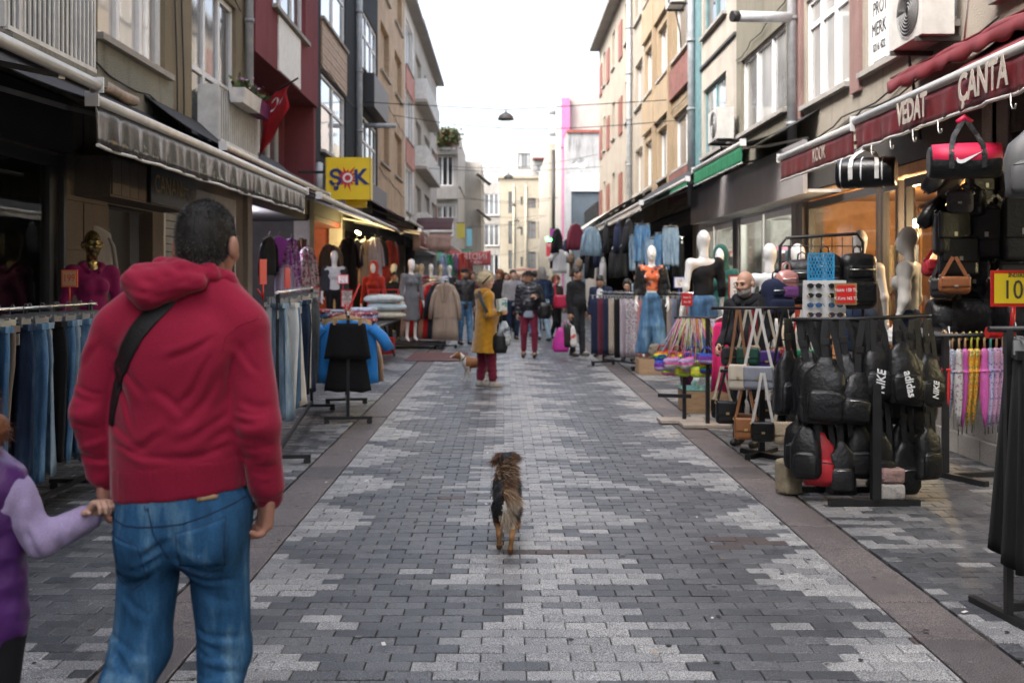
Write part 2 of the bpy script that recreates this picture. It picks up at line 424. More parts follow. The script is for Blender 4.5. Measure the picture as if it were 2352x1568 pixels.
def join(parts):
    V = []; F = []; k = 0
    for v, f in parts: V.append(v); F.append(f + k); k += len(v)
    return np.concatenate(V), np.concatenate(F)
def sobj(name, prims, vox, m, parent=None, disp=None, org=None):
    V, F = solid(prims, vox, disp); return meshobj(name, V, F, m, None, True, parent, org)
def wrinkle(amp, freq, seed, stretch=(1, 1, 1), n=7, ridged=True):
    r = np.random.RandomState(seed); K = r.normal(size=(n, 3)) * freq * np.array(stretch); ph = r.uniform(0, 6.28, n)
    def f(p):
        o = np.zeros(len(p)); pw = p + .03 * np.sin(p[:, [1, 2, 0]] * 9 + 1.3)
        for i in range(n):
            s = np.sin(pw @ K[i] + ph[i]); o += (1 - 2 * np.abs(s)) if ridged else s
        return o / n * amp
    return f
# ================================================================ GROUND
XL, XR = -4.0, 4.5
ground = MB().box((-160, -20, -.5), (160, 320, -.035)).build('ground', plaster('dark_joint_sand', (.03, .029, .028), .2), org=(0, 0, 0)); tag(ground, kind='structure')
PAV_L = [paver('paver_light_%d' % i, c, .5) for i, c in enumerate(((.33, .328, .324), (.285, .285, .285), (.37, .366, .36), (.235, .236, .24)))]
PAV_D = [paver('paver_dark_%d' % i, c, .46) for i, c in enumerate(((.088, .092, .10), (.105, .109, .117), (.07, .074, .082), (.13, .133, .14)))]
PAV_R = [paver('paver_red', (.085, .062, .057), .55)]
PAVS = PAV_L + PAV_D + PAV_R
BW, BD = .19, .095
def paver_faces(w, d, ch=.004, dep=.03):
    x, y = w / 2, d / 2; a, b = x - ch, y - ch
    v = [(-x, -y, -dep), (x, -y, -dep), (x, y, -dep), (-x, y, -dep), (-x, -y, -ch * .8), (x, -y, -ch * .8), (x, y, -ch * .8), (-x, y, -ch * .8), (-a, -b, 0), (a, -b, 0), (a, b, 0), (-a, b, 0)]
    f = [(8, 9, 10, 11)] + [(4 + i, 4 + (i + 1) % 4, 8 + (i + 1) % 4, 8 + i) for i in range(4)] + [(i, (i + 1) % 4, 4 + (i + 1) % 4, 4 + i) for i in range(4)]
    return v, f
PMESH = {}
def paver_mesh(w, d, mi):
    k = (round(w, 3), round(d, 3), mi)
    if k not in PMESH:
        v, f = paver_faces(w, d); me = bpy.data.meshes.new('paver'); me.from_pydata(v, [], f); me.materials.append(PAVS[mi]); PMESH[k] = me
    return PMESH[k]
def pave(parent, x0, x1, y0, y1, tone, z=0, count=300, first=3.9):
    r = random.Random(int(x0 * 100) + 5); V = []; F = []; M = []; n_obj = 0; row = 0; y = y0
    while y < y1:
        off = (row % 2) * BW / 2; x = x0 - off
        while x < x1 - .02:
            a, b = max(x, x0), min(x + BW, x1); x += BW
            if b - a < .012: continue
            w_ = b - a - .004; d_ = BD - .0045; cx, cy = (a + b) / 2, y + BD / 2; mi = tone(cx, cy, r)
            zz = z + r.uniform(-.0025, .0025); tx, ty = r.gauss(0, .006), r.gauss(0, .01)
            if y >= first and n_obj < count and abs(w_ - (BW - .004)) < .001:
                o = bpy.data.objects.new('paver', paver_mesh(w_, d_, mi)); o.location = (cx, cy, zz); o.rotation_euler = (ty, tx, r.gauss(0, .006)); o.parent = parent; COL.objects.link(o); n_obj += 1
            else:
                v, f = paver_faces(w_, d_); 
                if y > 14: f = f[:5]
                k = len(V); V += [(p[0] + cx, p[1] + cy, p[2] + zz + p[0] * tx + p[1] * ty) for p in v]
                F += [tuple(i + k for i in q) for q in f]; M += [mi] * len(f)
        y += BD; row += 1
    o = meshobj('paving', V, F, PAVS, M, None, parent); tag(o, kind='stuff')
RX0, RX1 = -1.335, 1.825
def tone_road(x, y, r):
    t = ((y - 3.95) / 1.22) % 1; t2 = ((y - 3.95) / 1.22 + .38) % 1; e = min(x - RX0, RX1 - x); jag = r.gauss(0, .03)
    light = abs(x - .245) < .10 + .56 * (1 - t) + jag or e < .52 * (1 - abs(2 * t2 - 1)) + jag
    if r.random() < .04: light = not light
    if r.random() < .003 or (abs(y - 6.05) < .14 and abs(x - 1.45) < .22 and r.random() < .9) or (abs(y - 5.85) < .06 and abs(x - .3) < .28): return 8
    return r.choice((0, 0, 1, 1, 2, 3)) if light else r.choice((4, 5, 5, 6, 7, 7))
def tone_side(x, y, r):
    n = math.sin(x * 3.1 + 1) + math.sin(y * 2.7 + x * 1.3) + r.gauss(0, .75)
    if n > 1.1: return r.choice((1, 3, 3))
    return r.choice((4, 4, 5, 5, 6, 6, 7))
base = lambda nm, x0, x1, y0, y1, z: tag(MB().box((x0, y0, -.2), (x1, y1, z)).build(nm, MATS['dark_joint_sand'], org=(0, 0, 0)), kind='structure')
road = base('street', RX0, RX1, 1.0, 75, -.014); pave(road, RX0, RX1, 3.3, 74, tone_road, 0)
# outer kerb strips of reddish granite slabs
m_slab = paver('kerb_granite', (.145, .124, .12), .6); m_slab2 = paver('kerb_granite_dark', (.118, .104, .102), .58)
for nm, x0, x1 in (('kerb_strip_left', RX0 - .31, RX0), ('kerb_strip_right', RX1, RX1 + .31)):
    st = base(nm, x0 + .002, x1 - .002, 1.0, 75, -.016); y = 3.4; r = random.Random(3); sm = {}
    v, f = paver_faces(.298, .492, .006, .03); 
    for k, mm in enumerate((m_slab, m_slab2)):
        me = bpy.data.meshes.new('slab'); me.from_pydata(v, [], f); me.materials.append(mm); sm[k] = me
    while y < 60:
        o = bpy.data.objects.new('slab', sm[r.random() < .45]); o.location = ((x0 + x1) / 2, y + .25, .004 + r.uniform(-.002, .003)); o.rotation_euler = (r.gauss(0, .003), r.gauss(0, .004), r.gauss(0, .003)); o.parent = st; COL.objects.link(o); y += .5
sl = base('pavement_left', -9, RX0 - .311, 1.0, 62, -.006); pave(sl, -4.4, RX0 - .316, 3.0, 44, tone_side, .012, 300, 4.8)
sr = base('pavement_right', RX1 + .311, 9, 1.0, 62, -.006); pave(sr, RX1 + .316, 4.9, 3.0, 44, tone_side, .012, 300, 4.2)
far = tag(MB().box((-12, 62, -.2), (12, 140, -.012)).build('far_street', plaster('far_paving', (.12, .12, .118), .3), org=(0, 0, 0)), kind='structure')
# painted red patch on the paving beside the coat rack
tag(MB().box((-1.9, 18.9, .017), (-.75, 21.0, .021)).build('road_marking', mat('faded_red_paint', (.13, .05, .05), .7, var=.6, scale=9), org=(-1.3, 20, .017)), kind='structure')
# litter and dirt on the paving
m_lit = mat('litter_paper', (.75, .73, .7), .7, var=.1)
litter = MB(); r = random.Random(12)
for i in range(90):
    x, y = r.uniform(-1.9, 2.6), r.uniform(4, 16); s = r.uniform(.006, .018); a = r.uniform(0, 6.3)
    litter.obox((x, y, .022), (math.cos(a) * s, math.sin(a) * s, r.uniform(-.003, .003)), (-math.sin(a) * s * .5, math.cos(a) * s * .5, 0), (0, 0, .001), i % 3)
tag(litter.build('litter', [m_lit, mat('litter_leaf', (.16, .11, .06), .8), mat('litter_butt', (.5, .38, .25), .8)], org=(0, 0, 0)), 'scraps of paper, leaves and cigarette butts scattered on the paving', 'litter', kind='stuff')

gum = MB(); r = random.Random(44)
for i in range(420):
    x, y = r.uniform(-3.6, 4.2), 3.6 + 16 * r.random() ** 1.6; s = r.uniform(.006, .016); z = .0045 if RX0 < x < RX1 else .0165
    gum.add([(x + s * math.cos(t) * r.uniform(.8, 1.2), y + s * math.sin(t) * r.uniform(.8, 1.2), z + .001) for t in [2 * math.pi * k / 8 for k in range(8)]], [tuple(range(8))], i % 3 == 0)
tag(gum.build('chewing_gum', [mat('gum_dark', (.03, .03, .03), .7), mat('gum_pale', (.2, .2, .195), .7)], org=(0, 0, 0)), 'trodden chewing gum spots scattered on the paving', 'gum', kind='stuff')
# ================================================================ BUILDINGS
def FL(X): return lambda u, z, n: (X + n, u, z)          # facade on the -x side of the street, n points into the street
def FR(X): return lambda u, z, n: (X - n, u, z)
def FC(Y): return lambda u, z, n: (u, Y - n, z)          # wall across the street, facing the camera
def fbox(mb, F, u0, u1, z0, z1, n0, n1, mi=0): return mb.box(F(u0, z0, n0), F(u1, z1, n1), mi)
M_WHITE = mat('white_window_frame', (.72, .72, .72), .4, var=.08)
M_DARKF = mat('dark_window_frame', (.05, .05, .055), .4, var=.1)
M_BROWNF = mat('brown_window_frame', (.13, .08, .05), .5)
M_SILL = plaster('stone_sill', (.42, .4, .37), .5)
GL_D, GL_M, GL_L = glass('window_dark', (.025, .03, .035)), glass('window_mid', (.12, .13, .14), .06), glass('window_curtain', (.30, .30, .295), .05)
def window(par, F, u0, u1, z0, z1, cols=2, tr=None, frame=M_WHITE, pane=None, dep=.14, sill=True, fw=.06, n0=0):
    r = random.Random(int(u0 * 97 + z0 * 31)); mb = MB(); a, b = n0 - dep, n0 - dep + .06
    fbox(mb, F, u0, u1, z0, z0 + fw, a, b); fbox(mb, F, u0, u1, z1 - fw, z1, a, b)
    fbox(mb, F, u0, u0 + fw, z0 + fw, z1 - fw, a, b); fbox(mb, F, u1 - fw, u1, z0 + fw, z1 - fw, a, b)
    for i in range(1, cols):
        u = u0 + (u1 - u0) * i / cols; fbox(mb, F, u - fw * .6, u + fw * .6, z0 + fw, z1 - fw, a, b + .004)
    if tr:
        z = z0 + (z1 - z0) * tr; fbox(mb, F, u0 + fw, u1 - fw, z - fw * .5, z + fw * .5, a, b - .004)
    wo = mb.build('window', frame, par)
    for i in range(cols):
        ua, ub = u0 + (u1 - u0) * i / cols, u0 + (u1 - u0) * (i + 1) / cols
        for (za, zb) in (((z0, z1),) if not tr else ((z0, z0 + (z1 - z0) * tr), (z0 + (z1 - z0) * tr, z1))):
            p = pane or r.choice((GL_D, GL_M, GL_M, GL_L)); fbox(MB(), F, ua + .02, ub - .02, za + .02, zb - .02, a + .012, a + .026).build('pane', p, wo)
    if sill: fbox(MB(), F, u0 - .08, u1 + .08, z0 - .07, z0 - .003, n0 - dep, n0 + .09).build('sill', M_SILL, wo)
    return wo
def wall(par, F, u0, u1, z0, z1, holes, m, n=0, dep=.16, name='wall', back=True, thick=5):
    """facade skin with real openings, reveals and a body behind"""
    U = sorted({u0, u1, *[h[0] for h in holes], *[h[1] for h in holes]}); Z = sorted({z0, z1, *[h[2] for h in holes], *[h[3] for h in holes]}); mb = MB()
    for i in range(len(U) - 1):
        for j in range(len(Z) - 1):
            cu, cz = (U[i] + U[i + 1]) / 2, (Z[j] + Z[j + 1]) / 2
            if any(h[0] < cu < h[1] and h[2] < cz < h[3] for h in holes): continue
            fbox(mb, F, U[i], U[i + 1], Z[j], Z[j + 1], n - dep, n)
    if back: fbox(mb, F, u0, u1, z0, z1, n - thick, n - dep - .003)
    return mb.build(name, m, par)
def building(name, label, F, u0, u1, ztop, m, rows, n=0, z0=3.3, group=None, thick=5, roof=None, **kw):
    """rows: list of (za, zb, [(ua, ub, cols, transom), ...])"""
    b = thing(name, label, 'building', F((u0 + u1) / 2, 0, n), group); holes = [(a, c, za, zb) for za, zb, ws in rows for (a, c, *_) in ws]
    wall(b, F, u0, u1, z0, ztop, holes, m, n, thick=thick)
    for za, zb, ws in rows:
        for (a, c, *o) in ws: window(b, F, a, c, za, zb, o[0] if o else 2, o[1] if len(o) > 1 else None, n0=n, **{**kw, **(o[2] if len(o) > 2 else {})})
    if roof:
        rm = MB(); fbox(rm, F, u0 - .05, u1 + .05, ztop, ztop + .18, n - thick, n + .45); rm.build('roof', roof, b)
    return b
def pipe(par, F, u, z0, z1, n, r=.06, m=None, name='drainpipe'):
    mb = MB(); mb.tube([F(u, z0, n), F(u, z1, n)], r, 10); o = mb.build(name, m or mat('grey_pipe', (.36, .38, .40), .5), par)
    z = z0 + .6
    while z < z1:
        MB().tube([F(u, z, n), F(u, z + .06, n)], r * 1.25, 10).build('clip', mat('pipe_clip', (.25, .26, .27), .5), o); z += 1.6
    return o
yL = lambda x, X=4.0: X * FP / (VX - x)
yR = lambda x, X=4.5: X * FP / (x - VX)
M_ROOF = plaster('roof_eaves', (.30, .29, .28), .4)
# ---- L1 olive stucco house
F1 = FL(XL); m_tan = plaster('olive_stucco', (.28, .235, .16), .95, tint=(.10, .09, .07), bump=.9); m_gp = plaster('grey_green_panel', (.29, .29, .25), .8, tint=(.07, .07, .06), bump=.8)
L1 = thing('stucco_house', 'olive brown stucco house above the dark awnings, with white windows and flower box', 'building', (XL, 9, 0))
W1 = [(7.6, 9.1, 3.45, 5.6), (9.8, 11.75, 4.0, 5.6), (12.75, 14.85, 3.45, 5.6)]
up = [(a, b, 6.9, 8.4) for a, b, _, _ in W1]; up2 = [(a, b, 9.9, 11.4) for a, b, _, _ in W1]
wall(L1, F1, 2.2, 15.4, 3.25, 13, W1 + up + up2, m_tan)
mb = MB(); fbox(mb, F1, 9.75, 12.0, 3.26, 3.925, .004, .02); mb.build('spandrel_panel', m_gp, L1)
mb = MB(); fbox(mb, F1, 9.75, 11.8, 5.7, 6.82, .004, .02); mb.build('spandrel_panel', m_gp, L1)
for k, (a, b, c, d) in enumerate(W1): window(L1, F1, a, b, c, d, (2, 3, 3)[k], (None, None, .42)[k], pane=(GL_M, GL_L, GL_M)[k], dep=.12, sill=k == 1, fw=.075)
for (a, b, c, d) in up + up2: window(L1, F1, a, b, c, d, 3, None, dep=.12)
def railing(par, F, u0, u1, z0, z1, n, m, step=.09, name='railing', r=.012):
    q = MB()
    for z in (z0, z1): fbox(q, F, u0, u1, z - .018, z + .018, n - .018, n + .018)
    for s_ in (u0, u1): fbox(q, F, s_ - .015, s_ + .015, z0, z1, .003, n)
    o = q.build(name, m, par); u = u0 + step / 2
    while u < u1:
        b_ = MB(); fbox(b_, F, u - r, u + r, z0 + .019, z1 - .019, n - r * .6, n + r * .6); b_.build('baluster', m, o); u += step
    return o
m_wm = mat('white_metal', (.6, .6, .58), .45, var=.2)
railing(L1, F1, 7.55, 9.2, 3.5, 4.5, .22, m_wm, .085)
fbox(MB(), F1, 7.5, 9.3, 3.36, 3.45, 0.002, .3).build('balcony_slab', m_gp, L1)
rl = railing(L1, F1, 13.0, 15.0, 3.40, 4.12, .28, m_wm, .1); fbox(MB(), F1, 12.9, 15.1, 3.28, 3.36, .002, .32).build('balcony_slab', m_gp, L1)
fbox(MB(), F1, 13.45, 15.0, 3.42, 4.02, .262, .270).build('railing_sheet', mat('galvanised_sheet', (.42, .42, .41), .5, .4, var=.3, scale=12), L1)
pipe(L1, F1, 15.28, 3.3, 13, .09, .065)
for y in (12.05, 12.3):
    MB().tube([F1(y + .05 * math.sin(z * 2.1), z, .03) for z in [3.4 + .3 * k for k in range(12)]], .011, 5).build('cable', mat('black_cable', (.02, .02, .02), .6), L1)
# stone-clad ground storey, doorway, roller shutter
m_st = plaster('stone_cladding', (.22, .185, .16), .5, tint=(.12, .1, .09)); m_dk = mat('dark_recess', (.02, .02, .022), .7)
gw = wall(L1, F1, 2.2, 15.4, 0, 3.245, [(4.0, 9.0, .35, 2.7), (10.15, 11.45, 0, 2.35), (11.85, 14.9, 0, 2.75)], m_st, -.04, back=False, name='ground_wall')
for i, (a, b) in enumerate(((9.05, 9.5), (9.5, 10.1))):
    for j in range(7):
        z = .02 + j * .46; fbox(MB(), F1, a + .008, b - .008, z, min(z + .45, 3.24), -.038, -.015 + .006 * ((i + j) % 2)).build('stone_tile', m_st, gw)
for i in range(4):
    a = 10.12 + i * .34; fbox(MB(), F1, a, a + .33, 2.78, 3.2, -.038, -.012 - .004 * (i % 2)).build('stone_tile', m_st, gw)
fbox(MB(), F1, 9.3, 11.75, 2.36, 2.74, -.036, .32).build('door_canopy', m_st, gw)
for i in range(4): fbox(MB(), F1, 9.32 + i * .22, 9.53 + i * .22, 2.38, 2.72, .321, .335).build('stone_tile', m_st, gw)
dr = MB(); fbox(dr, F1, 10.16, 11.44, 0, 2.34, -.35, -.3); dr.build('door', mat('dark_door', (.03, .025, .022), .5), L1)
sh = MB(); fbox(sh, F1, 11.85, 14.9, 2.5, 2.75, -.12, -.02); sho = sh.build('roller_shutter', mat('shutter_grey', (.30, .29, .28), .45, .3, var=.2), L1)
for j in range(26): fbox(MB(), F1, 11.88, 14.87, .02 + j * .095, .105 + j * .095, -.14, -.115 + .0).build('slat', MATS['shutter_grey'], sho)
for a in (11.8, 14.9): fbox(MB(), F1, a, a + .05, 0, 2.75, -.13, -.03).build('guide_rail', M_WHITE, sho)
apt = thing('apartment_sign', 'black plaque with gold serif letters on the stone door canopy', 'sign', F1(11.0, 2.38, .34))
fbox(MB(), F1, 10.25, 11.75, 2.37, 2.75, .337, .365).build('board', mat('black_board', (.02, .02, .02), .4), apt)
gold = mat('gold_paint', (.55, .42, .18), .5, var=.2)
text(apt, 'CANAN', F1(10.78, 2.57, .368), (0, 1, 0), (0, 0, 1), .27, gold, sx=.9); text(apt, 'APT. 40', F1(11.42, 2.54, .368), (0, 1, 0), (0, 0, 1), .19, gold, sx=.75)
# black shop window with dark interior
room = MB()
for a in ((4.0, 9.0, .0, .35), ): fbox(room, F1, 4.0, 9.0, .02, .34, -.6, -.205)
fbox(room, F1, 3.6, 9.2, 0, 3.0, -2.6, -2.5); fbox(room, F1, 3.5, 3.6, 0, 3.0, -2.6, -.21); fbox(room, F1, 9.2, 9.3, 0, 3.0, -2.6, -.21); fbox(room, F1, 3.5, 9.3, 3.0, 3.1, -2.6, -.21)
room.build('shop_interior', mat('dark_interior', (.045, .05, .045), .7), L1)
sw = MB()
for (a, b, c, d) in ((4.0, 9.0, .35, .45), (4.0, 9.0, 2.6, 2.7), (8.86, 9.0, .45, 2.6), (6.9, 6.98, .45, 2.6)): fbox(sw, F1, a, b, c, d, -.12, -.045)
sw.build('shop_window', M_DARKF, L1)
for a, b in ((4.0, 6.9), (6.98, 8.86)): fbox(MB(), F1, a, b, .45, 2.6, -.09, -.08).build('shop_pane', clearglass(), L1)
fbox(MB(), F1, 4.0, 9.1, 2.72, 3.2, -.035, .06).build('fascia', M_DARKF, L1)
fbox(MB(), F1, 9.0, 9.06, 0, 2.7, -.03, .02).build('door_post', M_DARKF, L1)

# ---- L2 dark red house with projecting bay
m_red = plaster('dark_red_plaster', (.23, .065, .075), .5, tint=(.09, .03, .035))
L2 = thing('red_house', 'dark red plastered house with a projecting upper bay beside the olive stucco house', 'building', (XL, 18, 0))
F2 = FL(-3.85)
wall(L2, F2, 15.42, 20.6, 5.1, 13, [(16.6, 19.3, 6.15, 7.5), (16.6, 19.3, 9.2, 10.6)], m_red); window(L2, F2, 16.6, 19.3, 6.15, 7.5, 3); window(L2, F2, 16.6, 19.3, 9.2, 10.6, 3)
wall(L2, FL(-4.5), 15.42, 20.6, 3.25, 5.097, [(17.0, 20.2, 3.5, 4.75)], m_red, name='recessed_wall'); window(L2, FL(-4.5), 17.0, 20.2, 3.5, 4.75, 4, fw=.07, pane=GL_M)
fbox(MB(), FL(-4.5), 20.4, 20.6, 3.25, 5.09, .003, .6).build('side_wall', m_red, L2)
fbox(MB(), F2, 16.9, 18.7, 5.12, 6.05, .004, .03).build('blank_panel', mat('white_sheet', (.66, .65, .62), .5, var=.12), L2)
MB().tube([(-3.7, 19.9, 3.35), (-3.75, 20.2, 3.9)], .07, 10).build('flue_pipe', mat('grey_pipe'), L2)
# ---- L3 charcoal piers with timber-look panels
m_ch = plaster('charcoal_paint', (.035, .042, .05), .3); 
def planks(par, F, u0, u1, z0, z1, n, m, step=.11):
    u, z = u0, z0; k = 0
    while z < z1 - .01:
        fbox(MB(), F, u0, u1, z, min(z + step - .012, z1), n, n + .02 + .004 * (k % 2)).build('plank', m, par); z += step; k += 1
m_wd = mat('timber_panel', (.36, .24, .155), .6, var=.3, scale=3, stretch=(1, 1, 4))
L3 = thing('charcoal_house', 'house with charcoal piers and timber plank panels between its windows', 'building', (XL, 24, 0))
hs3 = [(21.75, 25.1, 4.4, 6.1), (21.75, 25.1, 7.3, 9.1), (21.75, 25.1, 10.3, 12.0), (28.0, 31.3, 4.4, 6.2), (28.0, 31.3, 7.5, 9.2), (28.0, 31.3, 10.4, 12)]
wall(L3, F1, 20.62, 31.5, 3.25, 13.2, hs3, m_ch)
for (a, b, c, d) in hs3: window(L3, F1, a, b, c, d, 2 if a < 25 else 3, .62, dep=.1)
pn = MB(); fbox(pn, F1, 21.7, 25.15, 6.16, 7.22, .003, .012); pno = pn.build('timber_panel', m_wd, L3); planks(pno, F1, 21.72, 25.13, 6.17, 7.2, .013, m_wd)
pn = MB(); fbox(pn, F1, 21.7, 25.15, 9.16, 10.22, .003, .012); pno = pn.build('timber_panel', m_wd, L3); planks(pno, F1, 21.72, 25.13, 9.17, 10.2, .013, m_wd)
pipe(L3, F1, 26.8, 3.3, 13, .1, .09)
fbox(MB(), F1, 28.0, 31.4, 6.4, 7.35, .0, .35).build('balcony_panel', mat('black_panel', (.02, .021, .024), .5), L3); fbox(MB(), F1, 28.0, 31.4, 3.4, 4.25, .0, .3).build('balcony_panel', mat('navy_panel', (.02, .035, .07), .5), L3)
MB().tube([F1(28.6, 5.95, 0), F1(28.6, 5.95, .9)], .07, 8).build('vent_pipe', mat('grey_pipe'), L3)
# ---- L4 tan brick, L4c white/red brick, L5 concrete with balconies
m_tb = brickwall('tan_brick', (.42, .30, .19), (.36, .25, .155), (.40, .33, .25)); m_rb = brickwall('red_brick', (.42, .12, .085), (.36, .10, .07), (.5, .42, .38))
L4 = building('tan_brick_house', 'tan brick apartment house with recessed windows behind the yellow shop sign', F1, 31.5, 40, 13, m_tb, [(z, z + 1.6, [(32.2, 34.6, 2), (36.4, 38.9, 2)]) for z in (5.35, 8.35, 11)], dep=.3, roof=M_ROOF)
L4c = building('white_house', 'narrow white house with red brick bands under its windows', F1, 40, 44.2, 12.8, plaster('white_plaster', (.62, .60, .57), .5), [(z, z + 1.9, [(40.5, 43.4, 2)]) for z in (4.3, 7.3, 10.3)], dep=.12, roof=M_ROOF)
for z in (6.25, 9.25): fbox(MB(), F1, 40.3, 44.0, z, z + .95, .003, .05).build('brick_band', m_rb, L4c)
m_cc = plaster('grey_concrete', (.44, .41, .37), .6)
L5 = building('concrete_house', 'grey concrete house with white balcony railings and red shutters at the corner', F1, 44.2, 59, 12.9, m_cc, [(z, z + 1.9, [(45, 48, 3), (50, 53.5, 3), (55, 58, 2)]) for z in (3.9, 6.9, 9.9)], dep=.25, roof=M_ROOF)
for z in (3.6, 6.6, 9.6):
    railing(L5, F1, 44.6, 53.8, z, z + .9, .5, m_wm, .3, r=.03); fbox(MB(), F1, 44.5, 54, z - .15, z - .03, .003, .55).build('balcony_slab', m_cc, L5)
for z in (4.6, 7.6, 10.6): fbox(MB(), F1, 58.05, 58.9, z, z + 1.2, .003, .06).build('shutter', mat('brick_red_shutter', (.20, .07, .05), .6), L5)
# ---- far houses, -x side
m_w2 = plaster('pale_render', (.44, .42, .39), .7); m_w3 = plaster('ivory_render', (.46, .42, .35), .5)
Ya = 62
L6 = thing('balcony_house', 'white corner house with plant-filled balconies and a green striped awning', 'building', P(1030, 630, Ya))
xa, xb = P(985, 0, Ya).x, P(1052, 0, Ya).x
wall(L6, FC(Ya), xa, xb, 3.0, 10.6, [(xa + .5, xb - .3, 4.2, 6.0), (xa + .5, xb - .3, 7.3, 9.2)], m_w2, thick=12)
for z in (4.2, 7.3): window(L6, FC(Ya), xa + .5, xb - .3, z, z + 1.85, 3, dep=.1)
for z in (3.3, 6.45, 9.2): fbox(MB(), FC(Ya), xa, xb, z, z + .75, .003, .5).build('balcony_front', m_w2, L6)
railing(L6, FC(Ya), xa + .1, xb - .1, 6.5 - 1.2, 6.1, .3, m_wm, .18)
fbox(MB(), FC(Ya), xa, xb, 10.6, 10.75, -6, .6).build('roof', M_ROOF, L6)
wall(L6, FL(xb), Ya + .01, Ya + 11, 3.0, 10.5, [(Ya + 1 + 3.2 * k, Ya + 3 + 3.2 * k, z, z + 1.6) for k in range(3) for z in (4.4, 7.4)], m_w2, n=.004, back=False, name='side_wall')
for k in range(3):
    for z in (4.4, 7.4): window(L6, FL(xb), Ya + 1 + 3.2 * k, Ya + 3 + 3.2 * k, z, z + 1.6, 2, n0=.004)
aw = MB(); aw.grid(lambda u, v: (xa + (xb + .9 - xa) * u, Ya - .2 - 1.0 * v, 3.35 - .75 * v), 6, 2, (0, 0, -.02)); aw.build('canopy', mat('green_canvas', (.02, .10, .06), .8), L6)
L7 = thing('drab_house', 'tall drab grey-beige house with slanted metal window canopies', 'building', P(1090, 630, 74)); x7 = P(1105, 0, 74).x
wall(L7, FC(74), P(1050, 0, 74).x, x7, 0, 10.2, [], m_cc, thick=11); wall(L7, FL(x7), 74.01, 85, 0, 10.2, [(75 + 2.5 * k, 76.2 + 2.5 * k, z, z + 1.4) for k in range(4) for z in (3.5, 6.2, 8.6)], m_w3, n=.003, back=False, name='side_wall')
for k in range(4):
    for z in (3.5, 6.2, 8.6): window(L7, FL(x7), 75 + 2.5 * k, 76.2 + 2.5 * k, z, z + 1.4, 1, n0=.003, frame=M_DARKF, pane=GL_D)
for z in (9.2, 6.6): MB().grid(lambda u, v: (x7 - .4 + .2 * u + 1.0 * v, 73.9 - 1.6 * u, z - .8 * v), 2, 2, (0, 0, -.03)).build('canopy', mat('rusty_canopy', (.19, .17, .14), .7, var=.4), L7)
building('glazed_house', 'narrow house with stacked pale glazed bays near the street bend', FC(88), P(1108, 0, 88).x, P(1148, 0, 88).x, 10.0, m_w2, [(z, z + 1.9, [(P(1112, 0, 88).x, P(1146, 0, 88).x, 3)]) for z in (1.7, 4.4, 7.1)], z0=0, dep=.1)
WH = building('white_gable_house', 'tall blank white rendered wall rising behind the cream house', FC(112), P(1060, 0, 112).x, P(1190, 0, 112).x, P(0, 312, 112).z, plaster('white_render', (.5, .51, .52), .3), [], z0=0)
building('roof_flat', 'white rooftop flat with a band of windows beside the blank white wall', FC(108), P(1188, 0, 108).x, P(1222, 0, 108).x, P(0, 345, 108).z, plaster('white_plaster'), [(P(0, 385, 108).z, P(0, 352, 108).z, [(P(1190, 0, 108).x, P(1218, 0, 108).x, 3)])], z0=0, frame=M_DARKF)
EB = thing('cream_house', 'big cream rendered house closing the end of the street', 'building', P(1200, 630, 96))
m_cr = plaster('cream_render', (.44, .39, .30), .4); hx = []; Fe = FC(96); e0, e1 = P(1146, 0, 96).x, P(1264, 0, 96).x
for (ya, yb) in ((455, 478), (508, 548), (578, 618)):
    for (a, b) in ((1213, 1231), (1236, 1253)): hx.append((P(a, 0, 96).x, P(b, 0, 96).x, P(0, yb, 96).z, P(0, ya, 96).z))
for (ya, yb) in ((452, 471), (520, 540), (590, 612)): hx.append((P(1196, 0, 96).x, P(1201, 0, 96).x, P(0, yb, 96).z, P(0, ya, 96).z))
for (ya, yb) in ((440, 490), (508, 560), (575, 618)): hx.append((P(1168, 0, 96).x, P(1176, 0, 96).x, P(0, yb, 96).z, P(0, ya, 96).z))
wall(EB, Fe, e0, e1, 0, P(0, 410, 96).z, hx, m_cr, thick=8)
for h in hx: window(EB, Fe, *h[:2], *h[2:], 2 if h[1] - h[0] > .5 else 1, .5 if h[1] - h[0] > .5 else None, frame=M_BROWNF if h[1] - h[0] > .5 else M_DARKF, pane=GL_M, sill=False)
fbox(MB(), Fe, e0 - .1, e1 + .1, P(0, 410, 96).z, P(0, 404, 96).z, -8, .15).build('parapet', m_cr, EB)
for x in (1180, 1208): pipe(EB, Fe, P(x, 0, 96).x, 0, 10.5, .06, .07, mat('cream_pipe', (.5, .45, .34), .6))
building('red_roof_house', 'small far house with a red and grey pitched roof', FC(120), P(1224, 0, 120).x, P(1270, 0, 120).x, P(0, 366, 120).z, m_w2, [(P(0, 395, 120).z, P(0, 380, 120).z, [(P(1232, 0, 120).x, P(1252, 0, 120).x, 2)])], z0=0, roof=mat('red_tiles', (.28, .08, .06), .8, var=.4))

